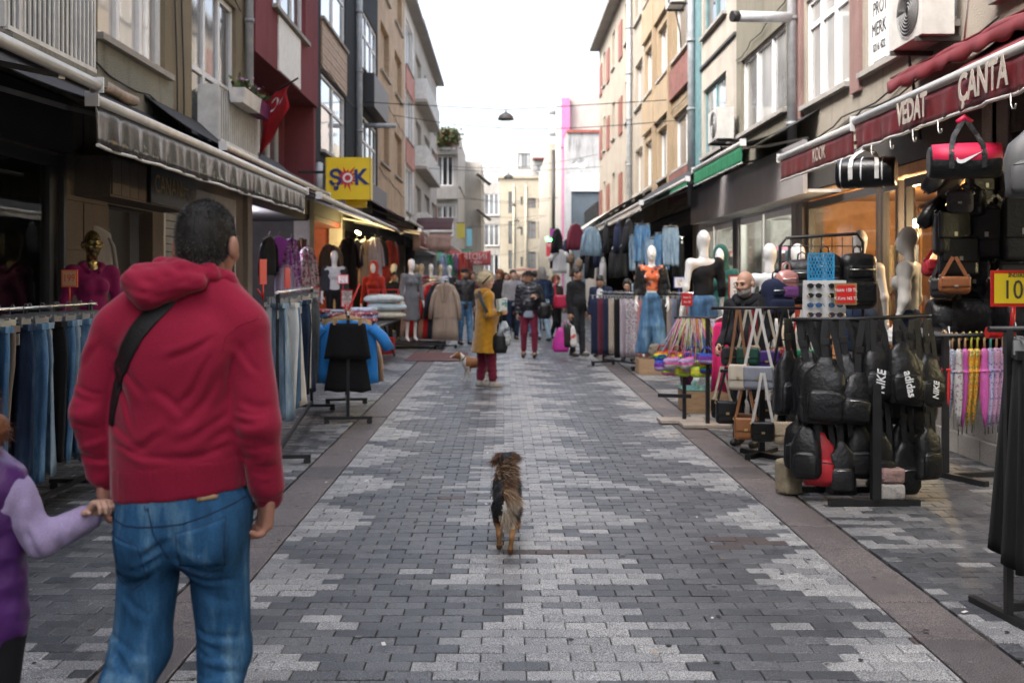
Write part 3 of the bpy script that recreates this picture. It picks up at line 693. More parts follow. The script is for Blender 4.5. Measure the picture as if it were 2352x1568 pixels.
# ---- right-hand row (x = +4.5)
G1 = FR(XR); m_be = plaster('beige_plaster', (.38, .34, .285), .85, tint=(.17, .14, .11)); m_pk = plaster('pink_pier', (.30, .19, .175), .5)
R1 = thing('beige_house', 'beige plastered house with white windows above the red bag shop awning', 'building', (XR, 10, 0))
w1 = [(13.0, 14.85, 4.15, 5.7), (9.9, 12.4, 4.15, 5.7), (6.2, 9.0, 4.15, 5.7)]; w1u = [(a, b, 7.1, 8.6) for a, b, _, _ in w1]
wall(R1, G1, 2.5, 15.3, 3.25, 13, w1 + w1u, m_be)
window(R1, G1, *w1[0], 3, .74, fw=.075, pane=GL_L, dep=.1); window(R1, G1, *w1[1], 4, None, fw=.075, pane=GL_M, dep=.1); window(R1, G1, *w1[2], 3, None, fw=.075, pane=GL_L, dep=.1)
for h in w1u: window(R1, G1, *h, 3, dep=.1)
for a in (12.5, 14.95): fbox(MB(), G1, a, a + .33, 3.95, 5.9, .003, .05).build('pier', m_pk, R1)
pipe(R1, G1, 15.15, 3.3, 13, .12, .075, mat('pale_pipe', (.52, .54, .56), .5)); MB().tube([G1(15.15, 5.55, .1), G1(14.9, 5.5, 1.0)], .08, 10).build('vent_pipe', mat('pale_pipe'), R1); MB().tube([G1(14.9, 5.5, 1.0), G1(14.87, 5.495, 1.1)], .083, 10).build('vent_cap', mat('black_cable', (.02, .02, .02), .6), R1)
ws = thing('window_notice', 'white notice sheet with dark Turkish lettering in the upper window', 'sign', G1(11.3, 4.25, -.06))
fbox(MB(), G1, 11.55, 12.38, 4.25, 5.62, -.065, -.06).build('sheet', mat('notice_white', (.68, .69, .68), .5, var=.05), ws)
m_ink = mat('dark_ink', (.03, .03, .035), .6, var=0)
for t, z, s in (('Cosmokure', 5.36, .2), ('SAÇ', 5.13, .24), ('PROTEZ', 4.88, .24), ('MERKEZİ', 4.63, .24), ('0216 422 52 93', 4.41, .14)): text(ws, t, G1(11.965, z, -.056), (0, -1, 0), (0, 0, 1), s, m_ink, sx=.76)
ws2 = thing('window_notice', 'white notice sheet with large digits 021 in the window above the split awning', 'sign', G1(8, 4.25, -.06))
fbox(MB(), G1, 7.2, 8.9, 4.95, 5.65, -.065, -.06).build('sheet', MATS['notice_white'], ws2); text(ws2, '021', G1(8.1, 5.1, -.056), (0, -1, 0), (0, 0, 1), .24, m_ink)
m_ol = plaster('olive_grey_plaster', (.23, .215, .17), .6)
R2 = building('olive_grey_house', 'narrow olive grey house with one wide white window, above the black awning', G1, 15.3, 19.3, 12.8, m_ol, [(4.3, 5.7, [(15.9, 18.9, 3, None, dict(pane=GL_L))]), (7.3, 8.7, [(15.9, 18.9, 3)]), (10.3, 11.6, [(15.9, 18.9, 3)])], dep=.12, roof=M_ROOF)
R3 = building('turquoise_house', 'white house with turquoise window frames and grey drainpipe', G1, 19.3, 23.4, 12.8, plaster('warm_white', (.50, .46, .40), .45), [(z, z + 1.5, [(20.2, 22.5, 2, None, dict(frame=mat('turquoise_frame', (.13, .24, .26), .5)))]) for z in (4.3, 7.0, 10.0)], dep=.12, roof=M_ROOF)
fbox(MB(), G1, 22.7, 23.38, 3.3, 12.7, .003, .04).build('corner_panel', mat('turquoise_frame'), R3); pipe(R3, G1, 23.3, 3.3, 12.8, .12, .09)
fbox(MB(), G1, 19.3, 22.7, 6.3, 6.36, .003, .05).build('ledge', mat('dark_ledge', (.05, .05, .05), .7), R3)
m_t2 = plaster('ochre_plaster', (.40, .31, .21), .5, tint=(.22, .17, .12))
R4 = building('ochre_house', 'ochre house with tall window bays and brick-red spandrels', G1, 23.4, 32.0, 12.9, m_t2, [(z, z + 1.45, [(23.9, 26.5, 2), (26.75, 29.1, 3), (29.6, 31.8, 3)]) for z in (4.4, 7.3, 10.2)], dep=.18, roof=M_ROOF)
for z in (3.55, 6.3, 9.2): fbox(MB(), G1, 23.6, 26.6, z, z + .75, .003, .1).build('spandrel', mat('rust_red_paint', (.20, .085, .07), .7, var=.4, scale=4), R4)
for z in (6.1, 9.0): fbox(MB(), G1, 26.7, 31.9, z, z + 1.0, .003, .10).build('spandrel', m_t2, R4)
for u in (26.62, 29.35): fbox(MB(), G1, u, u + .14, 3.4, 12.8, .004, .13).build('pier', m_t2, R4)
R5 = building('cream_row_house', 'cream house with red shutters and small windows at the end of the row', G1, 32.0, 47.2, 12.3, plaster('cream_plaster', (.40, .355, .295), .5), [(z, z + 1.5, [(32.4, 34.2, 2), (35.4, 37, 1), (40.5, 41.5, 1), (44.3, 45.2, 1)]) for z in (4.4, 7.3, 10.2)], dep=.2, roof=M_ROOF)
for z in (4.2, 7.1, 10.0):
    for u in (37.8, 42.4, 45.6): fbox(MB(), G1, u, u + 1.1, z, z + 1.4, .003, .05).build('shutter', mat('brick_red_shutter'), R5)
pipe(R5, G1, 34.9, 3.3, 12.3, .12, .09)
# low terrace, then the pink house and its party walls
RT = thing('terrace_building', 'low one storey shop with a dark iron fence on its terrace', 'building', (XR, 51, 0)); fbox(MB(), G1, 47.3, 55.5, 0, 3.9, -5, 0).build('wall', m_cc, RT); railing(RT, G1, 47.4, 55.4, 3.95, 5.2, .05, mat('black_iron', (.02, .02, .02), .5), .22, r=.035)
Yp = 56; Fp = FC(Yp)
PK = thing('pink_house', 'grey sided house with a bright pink corner column', 'building', P(1330, 630, Yp + 3))
fbox(MB(), FC(Yp + 3), P(1289, 0, Yp + 3).x, 9, 0, P(0, 215, Yp + 3).z, -8, 0).build('wall', plaster('grey_render', (.50, .46, .43), .25), PK)
mpk = mat('pink_paint', (.5, .16, .32), .6, var=.2); fbox(MB(), FC(Yp + 3), P(1289, 0, Yp + 3).x, P(1308, 0, Yp + 3).x, P(0, 340, Yp + 3).z, P(0, 228, Yp + 3).z, .004, .35).build('column_head', mpk, PK)
fbox(MB(), FC(Yp + 3), P(1291, 0, Yp + 3).x, P(1299, 0, Yp + 3).x, 0, P(0, 341, Yp + 3).z, .004, .3).build('column', mpk, PK)
SG = thing('stained_house', 'house with a black-stained grey party wall above a white metal roof', 'building', P(1345, 630, Yp))
fbox(MB(), Fp, P(1302, 0, Yp).x, 9, 0, P(0, 305, Yp).z, -2.9, 0).build('wall', plaster('stained_render', (.42, .42, .42), .95, tint=(.06, .06, .06)), SG)
fbox(MB(), Fp, P(1302, 0, Yp).x, 9, P(0, 305, Yp).z, P(0, 299, Yp).z, -2.9, .1).build('roof_edge', mat('red_tiles'), SG)
BB = thing('blue_grey_house', 'small house with blue-grey wall, white corner and pale metal roof', 'building', P(1340, 630, Yp - 1))
fbox(MB(), FC(Yp - 1), P(1312, 0, Yp - 1).x, 8, 0, P(0, 440, Yp - 1).z, -.9, 0).build('wall', plaster('blue_grey_render', (.12, .15, .18), .2), BB)
fbox(MB(), FC(Yp - 1), P(1300, 0, Yp - 1).x, P(1312, 0, Yp - 1).x, 0, P(0, 400, Yp - 1).z, -.9, .05).build('corner', plaster('white_render'), BB)
fbox(MB(), FC(Yp - 1), P(1312, 0, Yp - 1).x, 8, P(0, 440, Yp - 1).z + .003, P(0, 398, Yp - 1).z, -.8, .12).build('roof', mat('pale_metal_roof', (.62, .66, .68), .45, var=.1), BB)
SLV = thing('black_edge_house', 'slim far house with a dark vertical pipe stack and cream front', 'building', P(1275, 630, 66))
fbox(MB(), FC(66), P(1262, 0, 66).x, P(1290, 0, 66).x, 0, P(0, 330, 66).z, -20, 0).build('wall', m_w3, SLV)
for x in (1271, 1281): MB().tube([P(x, 600, 65.9), P(x, 345, 65.9)], .11, 8).build('pipe_stack', mat('black_iron'), SLV)
for y in (250, 300): MB().lathe([(.35, 0), (.38, .25), (.3, .5)], P(1273, y + 12, 65.8), 10).build('roof_vent', mat('grey_pipe'), SLV)
for par, F, ya, yb, zs in ((R1, G1, 9, 15, (3.95, 3.87)), (R4, G1, 23.5, 31.5, (6.15, 3.5)), (L3, F1, 20.7, 31, (4.1, 6.3)), (L4, F1, 31.6, 39.8, (5.1, 7.6)), (R2, G1, 15.4, 19.2, (6.1,)), (L1, F1, 9.3, 15, (3.75, 6.0))):
    for k, z in enumerate(zs): MB().tube([F(ya + (yb - ya) * t / 16, z - .09 * abs(math.sin(t * .59 + k)) - .02 * t, .03 + .02 * (t % 2)) for t in range(17)], .011, 5).build('cable', mat('black_cable'), par)
# the rows go on behind the camera
for nm, lab, F, mm in (('row_house', 'plain ochre house continuing the row before the olive stucco house', F1, m_tan), ('row_house', 'plain beige house continuing the row before the beige house', G1, m_be)):
    for k, (a, b) in enumerate(((-9, 2.15), (-22, -9.05))): building(nm, lab if k == 0 else lab.replace('plain', 'taller plain'), F, a, b, 13 + k, mm, [(z, z + 1.5, [(a + 1.2, a + 3.2, 2), (a + 5, a + 7.2, 2), (a + 8.2, a + 10.2, 2)]) for z in (4.2, 7.2, 10.2)], z0=0)
# satellite dishes on the pale roof
for k, x in enumerate((1318, 1335)):
    d = thing('satellite_dish', ('small grey satellite dish on the pale metal roof', 'large white satellite dish on the pale metal roof')[k], 'satellite dish', P(x, 398, Yp - .9)); r0 = (.16, .28)[k]; c = P(x, 398, Yp - .9)
    MB().tube([c, c + Vector((0, 0, .35))], .03, 6).build('mast', mat('grey_pipe'), d)
    q = MB(); q.loft([[c + Vector((r0 * t * math.cos(a), -.1 - .2 * t * t, .55 + r0 * t * math.sin(a))) for a in [2 * math.pi * j / 16 for j in range(16)]] for t in (.05, .4, .7, 1)], c1=False); q.build('reflector', mat('dish_white', (.72, .72, .72), .5, var=.05), d)
# ================================================================ AWNINGS, SHOPS, STREET FURNITURE BUILDERS
m_chrome = mat('chrome', (.7, .7, .7), .25, 1, var=.1); m_blk = mat('black_steel', (.018, .018, .02), .45, .2, var=.3); m_bar = mat('white_bar', (.62, .61, .58), .35, .2, var=.15)
def awning(name, label, F, u0, u1, zw, zf, nf, vh, mc, mv, nw=.02, sag=.06, arms=2, rip=.02, bar=True, seed=1, txt=()):
    a = thing(name, label, 'awning', F((u0 + u1) / 2, zf - vh, nw)); r = random.Random(seed); ph = [r.uniform(0, 6.3) for _ in range(4)]
    L = u1 - u0; nu = max(8, int(L * 8))
    MB().grid(lambda u, v: F(u0 + L * u, zw + (zf - zw) * v - sag * math.sin(math.pi * v) * (1 + .3 * math.sin(7 * u + ph[0])), nw + (nf - nw) * v), nu, 6, (0, 0, -.008)).build('canopy', mc, a)
    if bar:
        MB().tube([F(u0 - .02, zf, nf), F(u1 + .02, zf, nf)], .038, 10).build('front_bar', m_bar, a)
        for u in (u0 - .035, u1 + .02): fbox(MB(), F, u, u + .015, zf - .05, zf + .05, nf - .045, nf + .045).build('end_cap', M_WHITE, a)
    if vh:
        vf = lambda u, v: F(u0 + L * u, zf - .03 - vh * v, nf + .01 + rip * v * (math.sin(u * L * 16 + ph[1] + 2 * math.sin(u * L * 2.3)) + .7 * math.sin(u * L * 31 + ph[2])))
        val = MB().grid(vf, int(L * 26), 4, F(0, 0, .004)[0:0] or tuple(np.array(F(0, 0, -.004)) - np.array(F(0, 0, 0)))).build('valance', mv, a)
        MB().tube([vf(k / 30, 1) for k in range(31)], .013, 6).build('hem_rod', m_bar, val)
    for k in range(arms):
        u = u0 + L * (.12 + .76 * k / max(arms - 1, 1))
        MB().bar(F(u, zw - .35, .03), F(u + .25, (zw - .35 + zf) / 2 - .02, nf * .5), .05, .035).bar(F(u + .25, (zw - .35 + zf) / 2 - .02, nf * .5), F(u, zf - .03, nf - .03), .05, .035).build('arm', m_bar, a)
    return a
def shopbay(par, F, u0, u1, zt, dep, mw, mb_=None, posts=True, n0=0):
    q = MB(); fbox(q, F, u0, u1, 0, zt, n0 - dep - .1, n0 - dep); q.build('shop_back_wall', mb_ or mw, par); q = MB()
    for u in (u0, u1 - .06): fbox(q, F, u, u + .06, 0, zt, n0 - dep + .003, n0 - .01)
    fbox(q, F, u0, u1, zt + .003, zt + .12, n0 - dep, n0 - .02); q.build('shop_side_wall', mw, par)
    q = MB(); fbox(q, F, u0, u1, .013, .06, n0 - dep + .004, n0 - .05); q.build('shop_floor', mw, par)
    if posts:
        for u in (u0 - .14, u1 - .14): fbox(MB(), F, u, u + .28, 0, 3.24, n0 - .3, n0 + .02).build('pier', plaster('pier_render', (.35, .32, .29), .5), par)
    fbox(MB(), F, u0, u1, zt - .02 + .15, 3.245, n0 - .2, n0).build('lintel', mat('dark_lintel', (.06, .055, .05), .7), par)
def lamp(name, label, pts, rad, col, power, size=.25, em=14):
    """a lit lamp with its light"""
    o = thing(name, label, 'lamp', pts[0]); MB().tube(pts, rad, 8).build('tube', mat('lit_' + name + '%d' % int(col[2] * 100), col, .5, var=0, emit=em), o)
    li = bpy.data.lights.new(name, 'POINT'); li.energy = power; li.color = col; li.shadow_soft_size = size; lo = bpy.data.objects.new('lamp_light', li)
    c = sum((Vector(p) for p in pts), Vector()) / len(pts) + Vector((0, 0, -.12)); lo.location = c - WL(o); link(lo, o); return o
def aircon(label, F, u, z, n, group=None):
    a = thing('air_conditioner', label, 'air conditioner', F(u, z, n))
    m1 = mat('ac_white', (.55, .54, .51), .5, var=.18, scale=5); c = MB(); fbox(c, F, u - .42, u + .42, z, z + .6, n, n + .32); c.build('case', m1, a)
    q = MB(); 
    for k in range(7):
        rr = .05 + .034 * k; q.tube([F(u - .1 + rr * math.cos(t), z + .3 + rr * math.sin(t), n + .335) for t in [2 * math.pi * j / 20 for j in range(21)]], .006, 4)
    q.build('grille', mat('ac_grille', (.25, .25, .25), .5), a)
    MB().loft([[F(u - .1 + .25 * math.cos(t), z + .3 + .25 * math.sin(t), n + d) for t in [2 * math.pi * j / 20 for j in range(20)]] for d in (.321, .325)]).build('fan_opening', m_dk, a)
    for s in (-.32, .32): fbox(MB(), F, u + s - .02, u + s + .02, z - .05, z - .004, .0, n + .34).build('bracket', mat('dark_bracket', (.06, .055, .05), .6), a)
    MB().tube([F(u + .43, z + .25, n + .1), F(u + .6, z + .1, n + .05), F(u + .62, z - .5, n * .4), F(u + .55, z - .9, .03)], .018, 6).build('hose', mat('black_cable'), a)
    return a

# ================================================================ CLOTHES ON HANGERS  (hang point at the origin, cloth in the xz plane)
def sring(w, d, n=24, e=2.6, cx=0, cy=0, z=0):
    o = []
    for j in range(n):
        t = 2 * math.pi * j / n; c, s = math.cos(t), math.sin(t)
        o.append((cx + w / 2 * math.copysign(abs(c) ** (2 / e), c), cy + d / 2 * math.copysign(abs(s) ** (2 / e), s), z))
    return o
def cloth(mb, prof, th, nf, amp, seed, cx=0, lean=0, n=26):
    """prof: [(z, width, cx)]"""
    r = random.Random(seed); ph = r.uniform(0, 6.3); z0 = prof[0][0]; L = z0 - prof[-1][0]; rings = []
    for z, w, c in prof:
        v = (z0 - z) / L; ring = []
        for (x, y, _) in sring(w, th * (.8 + .5 * v), n, 2.4):
            ring.append((x + cx + c, y + amp * v ** .7 * (math.sin(nf * x / max(w, .1) * 6 + ph) + .5 * math.sin(nf * 2.3 * x / max(w, .1) * 6 + ph * 2)) + lean * v, z + .012 * math.sin(x * 30 + ph) * (v > .95)))
        rings.append(ring)
    return mb.loft(rings[::-1])
GM = {}
def gmesh(kind, seed=0):
    k = (kind, seed)
    if k in GM: return GM[k]
    f, h = MB(), MB(); r = random.Random(seed * 13 + 5); z = -.1
    lin = lambda z0, z1, a, b, c0=0, c1=0, n=8: [(z0 + (z1 - z0) * i / n, a + (b - a) * i / n, c0 + (c1 - c0) * i / n) for i in range(n + 1)]
    if kind == 'jeans':
        ln = r.uniform(.92, 1.02); w = r.uniform(.36, .42)
        e1, e2 = r.uniform(.38, .5), r.uniform(.22, .33)
        for s in (-1, 1): cloth(f, [(z, w * .53, s * w * .235), (z - .05, w * .53, s * w * .238), (z - .12, w * .57, s * w * .25), (z - .24, w * .60, s * w * .262)] + lin(z - .3, z - ln, w * .57, w * e1, s * w * .265, s * w * e2, 9), .05, 1.3, .028, seed + s, lean=r.uniform(-.05, .05))
        f.box((-w * .5, -.027, z - .035), (w * .5, .027, z + .004))
        cw = w * .9
    elif kind == 'wide':
        cloth(f, lin(z, z - .22, .33, .38, n=4), .05, 1, .006, seed)
        for s in (-1, 1): cloth(f, lin(z - .2, z - 1.0, .2, .22, s * .095, s * .1, 10), .05, 2, .015, seed + s)
        cw = .3
    elif kind == 'strip':
        cloth(f, lin(z, z - r.uniform(.9, 1.0), .2, .19), .05, 1.6, .014, seed); cw = .18
    elif kind == 'skirt':
        cloth(f, lin(z, z - .36, .36, .48), .05, 2, .012, seed); cw = .34
    elif kind == 'shirt':
        L = .62; cloth(f, [(z + .035, .10, 0), (z + .018, .17, 0), (z, .25, 0), (z - .02, .32, 0), (z - .045, .39, 0), (z - .08, .41, 0), (z - .25, .42, 0), (z - .45, .45, 0), (z - L, .47, 0)], .09, 1.6, .014, seed)
        for s in (-1, 1): f.tube([(s * .165, 0, z - .09), (s * .215, 0, z - .19), (s * .255, .01, z - .42), (s * .265, .02, z - .64)], [.05, .058, .05, .04], 12, sq=.5)
        cw = .38
    elif kind == 'tee':
        cloth(f, [(z + .03, .12, 0), (z, .3, 0), (z - .05, .42, 0), (z - .25, .44, 0), (z - .5, .46, 0), (z - .6, .47, 0)], .08, 1.6, .014, seed)
        for s in (-1, 1): f.tube([(s * .18, 0, z - .04), (s * .26, 0, z - .14), (s * .31, .01, z - .26)], [.08, .085, .085], 12, sq=.55)
        cw = .36
    elif kind == 'coat':
        L = 1.12; cloth(f, [(z + .04, .12, 0), (z + .022, .2, 0), (z + .004, .28, 0), (z - .016, .36, 0), (z - .04, .42, 0), (z - .09, .45, 0), (z - .3, .46, 0), (z - .6, .5, 0), (z - .9, .54, 0), (z - L, .57, 0)], .13, 1.3, .014, seed)
        for s in (-1, 1): f.tube([(s * .185, 0, z - .10), (s * .245, 0, z - .23), (s * .29, -.01, z - .45), (s * .315, -.03, z - .70)], [.06, .072, .065, .055], 12, sq=.7)
        for s in (-1, 1):
            f.grid(lambda u, v, s=s: (s * (.015 + .10 * u * (1 - v * .85)), -.075 - .012 * math.sin(u * 3) - .003, z + .02 - .38 * v), 4, 8, (0, .012, 0))
            f.box((s * .09, -.09, z - .62), (s * .21, -.078, z - .66))
        f.grid(lambda u, v: (-.006 + .012 * u, -.085, z - .38 - .74 * v), 1, 4, (0, .01, 0)); cw = .36
    h.tube([(0, 0, -.05), (0, 0, 0), (.012, 0, .022), (.03, 0, .025), (.042, 0, .008)], .003, 5)
    if kind in ('jeans', 'wide', 'strip', 'skirt'):
        h.box((-cw / 2 - .02, -.006, -.06), (cw / 2 + .02, .006, -.048))
        for s in (-1, 1): h.box((s * cw * .38 - .012, -.034, -.115), (s * cw * .38 + .012, .034, -.05))
    else: h.tube([(-cw / 2, 0, -.115), (0, 0, -.05), (cw / 2, 0, -.115)], .009, 6)
    def me(mb, nm):
        m_ = bpy.data.meshes.new(nm); m_.from_pydata(mb.v, [], mb.f); m_.polygons.foreach_set('use_smooth', np.array(mb.s, dtype=bool)); m_.materials.append(None); m_.update(); return m_
    GM[k] = (me(f, 'fabric'), me(h, 'hanger')); return GM[k]
m_hg = mat('clear_hanger', (.30, .31, .32), .25, .3, var=.1)
m_tg = mat('swing_tag', (.7, .68, .64), .6, var=.1)
def hang(name, kind, loc, rz, m, label, cat, group=None, seed=0, hm=None, tilt=0, s=1):
    fm, hmsh = gmesh(kind, seed); o = thing(name, label, cat, loc, group); o.rotation_euler = (tilt, 0, rz); o.scale = (s,) * 3
    if kind == 'jeans' and (seed * 7 + len(KIDS)) % 3 == 0: MB().obox((.12, -.045, -.19), (.022, 0, .004), (0, .002, 0), (0, 0, .035)).build('swing_tag', m_tg, None, (0, 0, 0)).parent = o
    for me, mm, nm in ((fm, m, 'fabric'), (hmsh, hm or m_hg, 'hanger')):
        c = bpy.data.objects.new(nm, me); link(c, o); c.material_slots[0].link = 'OBJECT'; c.material_slots[0].material = mm
    return o

# ================================================================ BAGS (hang point at the origin)
mat('black_plastic', (.02, .02, .02), .3); mat('black_webbing', (.009, .009, .011), .6, bump=.4, bscale=120)
m_bb = mat('black_nylon', (.006, .0065, .008), .42, var=.35, scale=14, bump=.9, bscale=22, spec=.5); m_bl = mat('black_leather', (.006, .006, .007), .28, var=.3, scale=20, bump=.3, bscale=60)
m_zip = mat('steel_fittings', (.55, .54, .5), .3, 1, var=.1); m_gold = mat('gold_fittings', (.75, .55, .25), .3, 1, var=.1); m_wtx = mat('white_print', (.75, .76, .78), .5, var=.04)
def pod(mb, prof, n=18, e=3.0, mi=0, lump=0, seed=0):
    """prof: [(z, w, d, cx, cy)]"""
    r = random.Random(seed); ph = r.uniform(0, 6); rings = []
    for q in prof:
        z, w_, d_ = q[:3]; cx, cy = (q[3], q[4]) if len(q) > 3 else (0, 0)
        rings.append([(x + lump * math.sin(9 * z * 6 + x * 21 + ph), y + lump * math.sin(13 * z * 5 + x * 17 + ph * 2), zz) for (x, y, zz) in sring(w_, d_, n, e, cx, cy, z)])
    return mb.loft(rings[::-1], mi)
def sling_bag(label, txt=None, seed=0, group=None, strap=.26, h=.36, w=.19, d=.09, m=None, tsize=.075, name='sling_bag', cat='bag', pocket=True):
    m = m or m_bb; o = thing(name, label, cat, (0, 0, 0), group); r = random.Random(seed); b = MB(); zt = -strap
    pod(b, [(zt + .01, w * .24, d * .25, 0, 0), (zt - .03 * h / .36, w * .5, d * .5), (zt - .08 * h / .36, w * .82, d * .8), (zt - .16 * h / .36, w * 1.0, d), (zt - .31 * h / .36, w * 1.0, d), (zt - h * .96, w * .97, d * .85), (zt - h, w * .86, d * .6)], lump=.009, seed=seed)
    bo = b.build('body', m, o)
    if pocket:
        q = MB(); pod(q, [(zt - .17 * h / .36, w * .6, d * .3, 0, -d * .40), (zt - .2 * h / .36, w * .82, d * .36, 0, -d * .45), (zt - .31 * h / .36, w * .84, d * .36, 0, -d * .45), (zt - .95 * h, w * .7, d * .3, 0, -d * .36)], lump=.002, seed=seed + 3); q.build('front_pocket', m, bo)
        MB().tube([(-w * .38, -d * .56, zt - .195 * h / .36), (0, -d * .66, zt - .185 * h / .36), (w * .38, -d * .56, zt - .195 * h / .36)], .003, 5).build('zip', m_zip if seed % 3 == 0 else mat('black_zip', (.03, .03, .03), .35), bo)
    s = MB(); s.band([(-.012, 0, 0), (-.02, -.004, zt * .5), (0, -.005, zt - .03)], .038, (1, 0, 0), .005); s.build('strap', mat('black_webbing', (.009, .009, .011), .6, bump=.4, bscale=120), o)
    s = MB(); s.band([(.012, .01, 0), (.05, .015, zt * .5), (w * .42, .015, zt - .14), (w * .42, .0, zt - h * .9)], .034, (1, 0, 0), .005); s.build('strap', MATS['black_webbing'], o)
    MB().box((-.03, -.012, zt * .55 - .02), (.012, .004, zt * .55 + .02)).build('buckle', mat('black_plastic', (.02, .02, .02), .3), o)
    if txt: text(o, txt, (.0, -d * .66, zt - h * .66), (.06, 0, 1) if txt != 'adidas' else (.1, 0, -1), (-1, 0, .1) if txt != 'adidas' else (1, 0, 0), tsize, m_wtx, sx=1.0, shear=.25 if txt != 'adidas' else 0, bold=.02)
    return o
SWOOSH = [(-.5, .02), (-.42, -.09), (-.33, -.12), (-.2, -.1), (.0, -.02), (.5, .16), (.02, -.11), (-.2, -.2), (-.38, -.22), (-.5, -.17), (-.54, -.08)]
SWOOSH = [(-.5, .08), (-.43, -.02), (-.36, -.05), (-.27, -.04), (.5, .2), (-.2, -.17), (-.36, -.2), (-.48, -.16), (-.53, -.06)]
def swoosh(par, c, right, up, s, m):
    right, up = Vector(right).normalized(), Vector(up).normalized(); n = right.cross(up); c = Vector(c)
    MB().prism([(u, v) for u, v in SWOOSH], lambda u, v, d: c + right * u * s + up * v * s + n * d, .002, -.002).build('logo', m, par)
def handbag(label, m, w=.26, h=.17, d=.09, strap=.45, ms=None, flap=True, fit=None, seed=0, group=None, sw=.024, flap_m=None):
    o = thing('handbag', label, 'handbag', (0, 0, 0), group); zt = -strap; ms = ms or m; fit = fit or m_gold
    bo = sobj('body', [rbox((0, 0, zt - h / 2), (w / 2, d / 2, h / 2), min(d, h) * .38, None)], .011, m, o)
    if flap:
        sobj('flap', [rbox((0, -d * .42, zt - h * .30), (w * .47, d * .16, h * .33), d * .15, None)], .009, flap_m or m, bo)
        MB().box((-.014, -d * .62, zt - h * .56), (.014, -d * .55, zt - h * .46)).build('clasp', fit, bo)
    for s in (-1, 1):
        q = MB(); q.band([(s * .01, 0, 0), (s * w * .2, 0, zt * .45), (s * w * .44, 0, zt - .02)], sw, (1, 0, .2 * s), .005); q.build('strap', ms, o)
        MB().tube([(s * w * .44 - .02, 0, zt - .01), (s * w * .44, 0, zt + .02), (s * w * .44 + .02, 0, zt - .01), (s * w * .44, 0, zt - .03), (s * w * .44 - .02, 0, zt - .01)], .003, 5).build('ring', fit, o)
    return o
def backpack(label, m, w=.30, h=.42, d=.17, group=None, seed=0, extra=None):
    o = thing('backpack', label, 'backpack', (0, 0, 0), group); zt = -.08
    bo = sobj('body', [rbox((0, 0, zt - h / 2), (w / 2, d / 2, h / 2), .07, None), ell((0, 0, zt - .1), (w * .45, d * .5, .11))], .014, m, o, wrinkle(.006, 18, seed))
    sobj('front_pocket', [rbox((0, -d * .5, zt - h * .7), (w * .42, d * .2, h * .2), .03)], .012, extra or m, bo)
    sobj('upper_pocket', [rbox((0, -d * .48, zt - h * .32), (w * .36, d * .14, h * .12), .025)], .012, m, bo)
    MB().tube([(-w * .36, -d * .62, zt - h * .28), (w * .36, -d * .62, zt - h * .28)], .004, 5).build('zip', m_zip, bo)
    MB().tube([(-.04, .02, zt - .02), (-.035, .02, -.02), (0, .02, .0), (.035, .02, -.02), (.04, .02, zt - .02)], .009, 6).build('top_handle', m, o)
    for s in (-1, 1): MB().band([(s * .06, d * .45, zt - .04), (s * .1, d * .75, zt - h * .4), (s * .1, d * .5, zt - h * .9)], .05, (1, 0, 0), .012).build('strap', m, o)
    return o
def umbrella(label, m, mh, group=None, seed=0, L=.62):
    o = thing('umbrella', label, 'umbrella', (0, 0, 0), group)
    MB().tube([(.055, 0, -.03), (.055, 0, -.005), (.045, 0, .022), (.022, 0, .034), (.0, 0, .022), (-.006, 0, -.01), (-.006, 0, -.09)], .009, 8).build('handle', mh, o)
    q = MB(); r = random.Random(seed); prof = [(-.09, .012), (-.11, .03), (-.16, .026), (-.3, .036), (-.45, .033), (-.09 - L * .8, .022), (-.09 - L, .008)]; n = 20; rings = []
    for z, rr in prof: rings.append([(-.006 + rr * (1 + .16 * math.sin(5 * t + z * 6)) * math.cos(t), rr * (1 + .16 * math.sin(5 * t + z * 6)) * math.sin(t), z) for t in [2 * math.pi * j / n for j in range(n)]])
    q.loft(rings[::-1]); c = q.build('folded_canopy', m, o)
    MB().lathe([(.028, -.285), (.04, -.28), (.04, -.262), (.028, -.258)], (-.006, 0, 0), 14).build('tie_band', m, c)
    MB().tube([(-.006, 0, -.08 - L), (-.006, 0, -.15 - L)], .004, 6).build('ferrule', mat('black_plastic'), o)
    return o
def pricecard(label, c, wdt, hgt, lines, face, rim, right=(1, 0, 0), stem=0, name='price_sign', back=True):
    """card standing at c (bottom centre); lines: (text, v, size, material)"""
    c = Vector(c); right = Vector(right).normalized(); up = Vector((0, 0, 1)); n = right.cross(up)
    o = thing(name, label, 'price sign', c - up * stem); b = .09 * min(wdt, hgt)
    cc = c + up * hgt / 2
    MB().obox(cc, right * wdt / 2, n * .006, up * hgt / 2).build('frame', rim, o); MB().obox(cc + n * .007, right * (wdt / 2 - b), n * .003, up * (hgt / 2 - b)).build('card', face, o)
    for t, v, s, mm in lines: text(o, t, cc + n * .0115 + up * (v * hgt), right, up, s, mm, ext=.0015, sx=.8)
    if stem: MB().tube([c - up * stem, c], .006, 6).build('stem', rim, o)
    return o
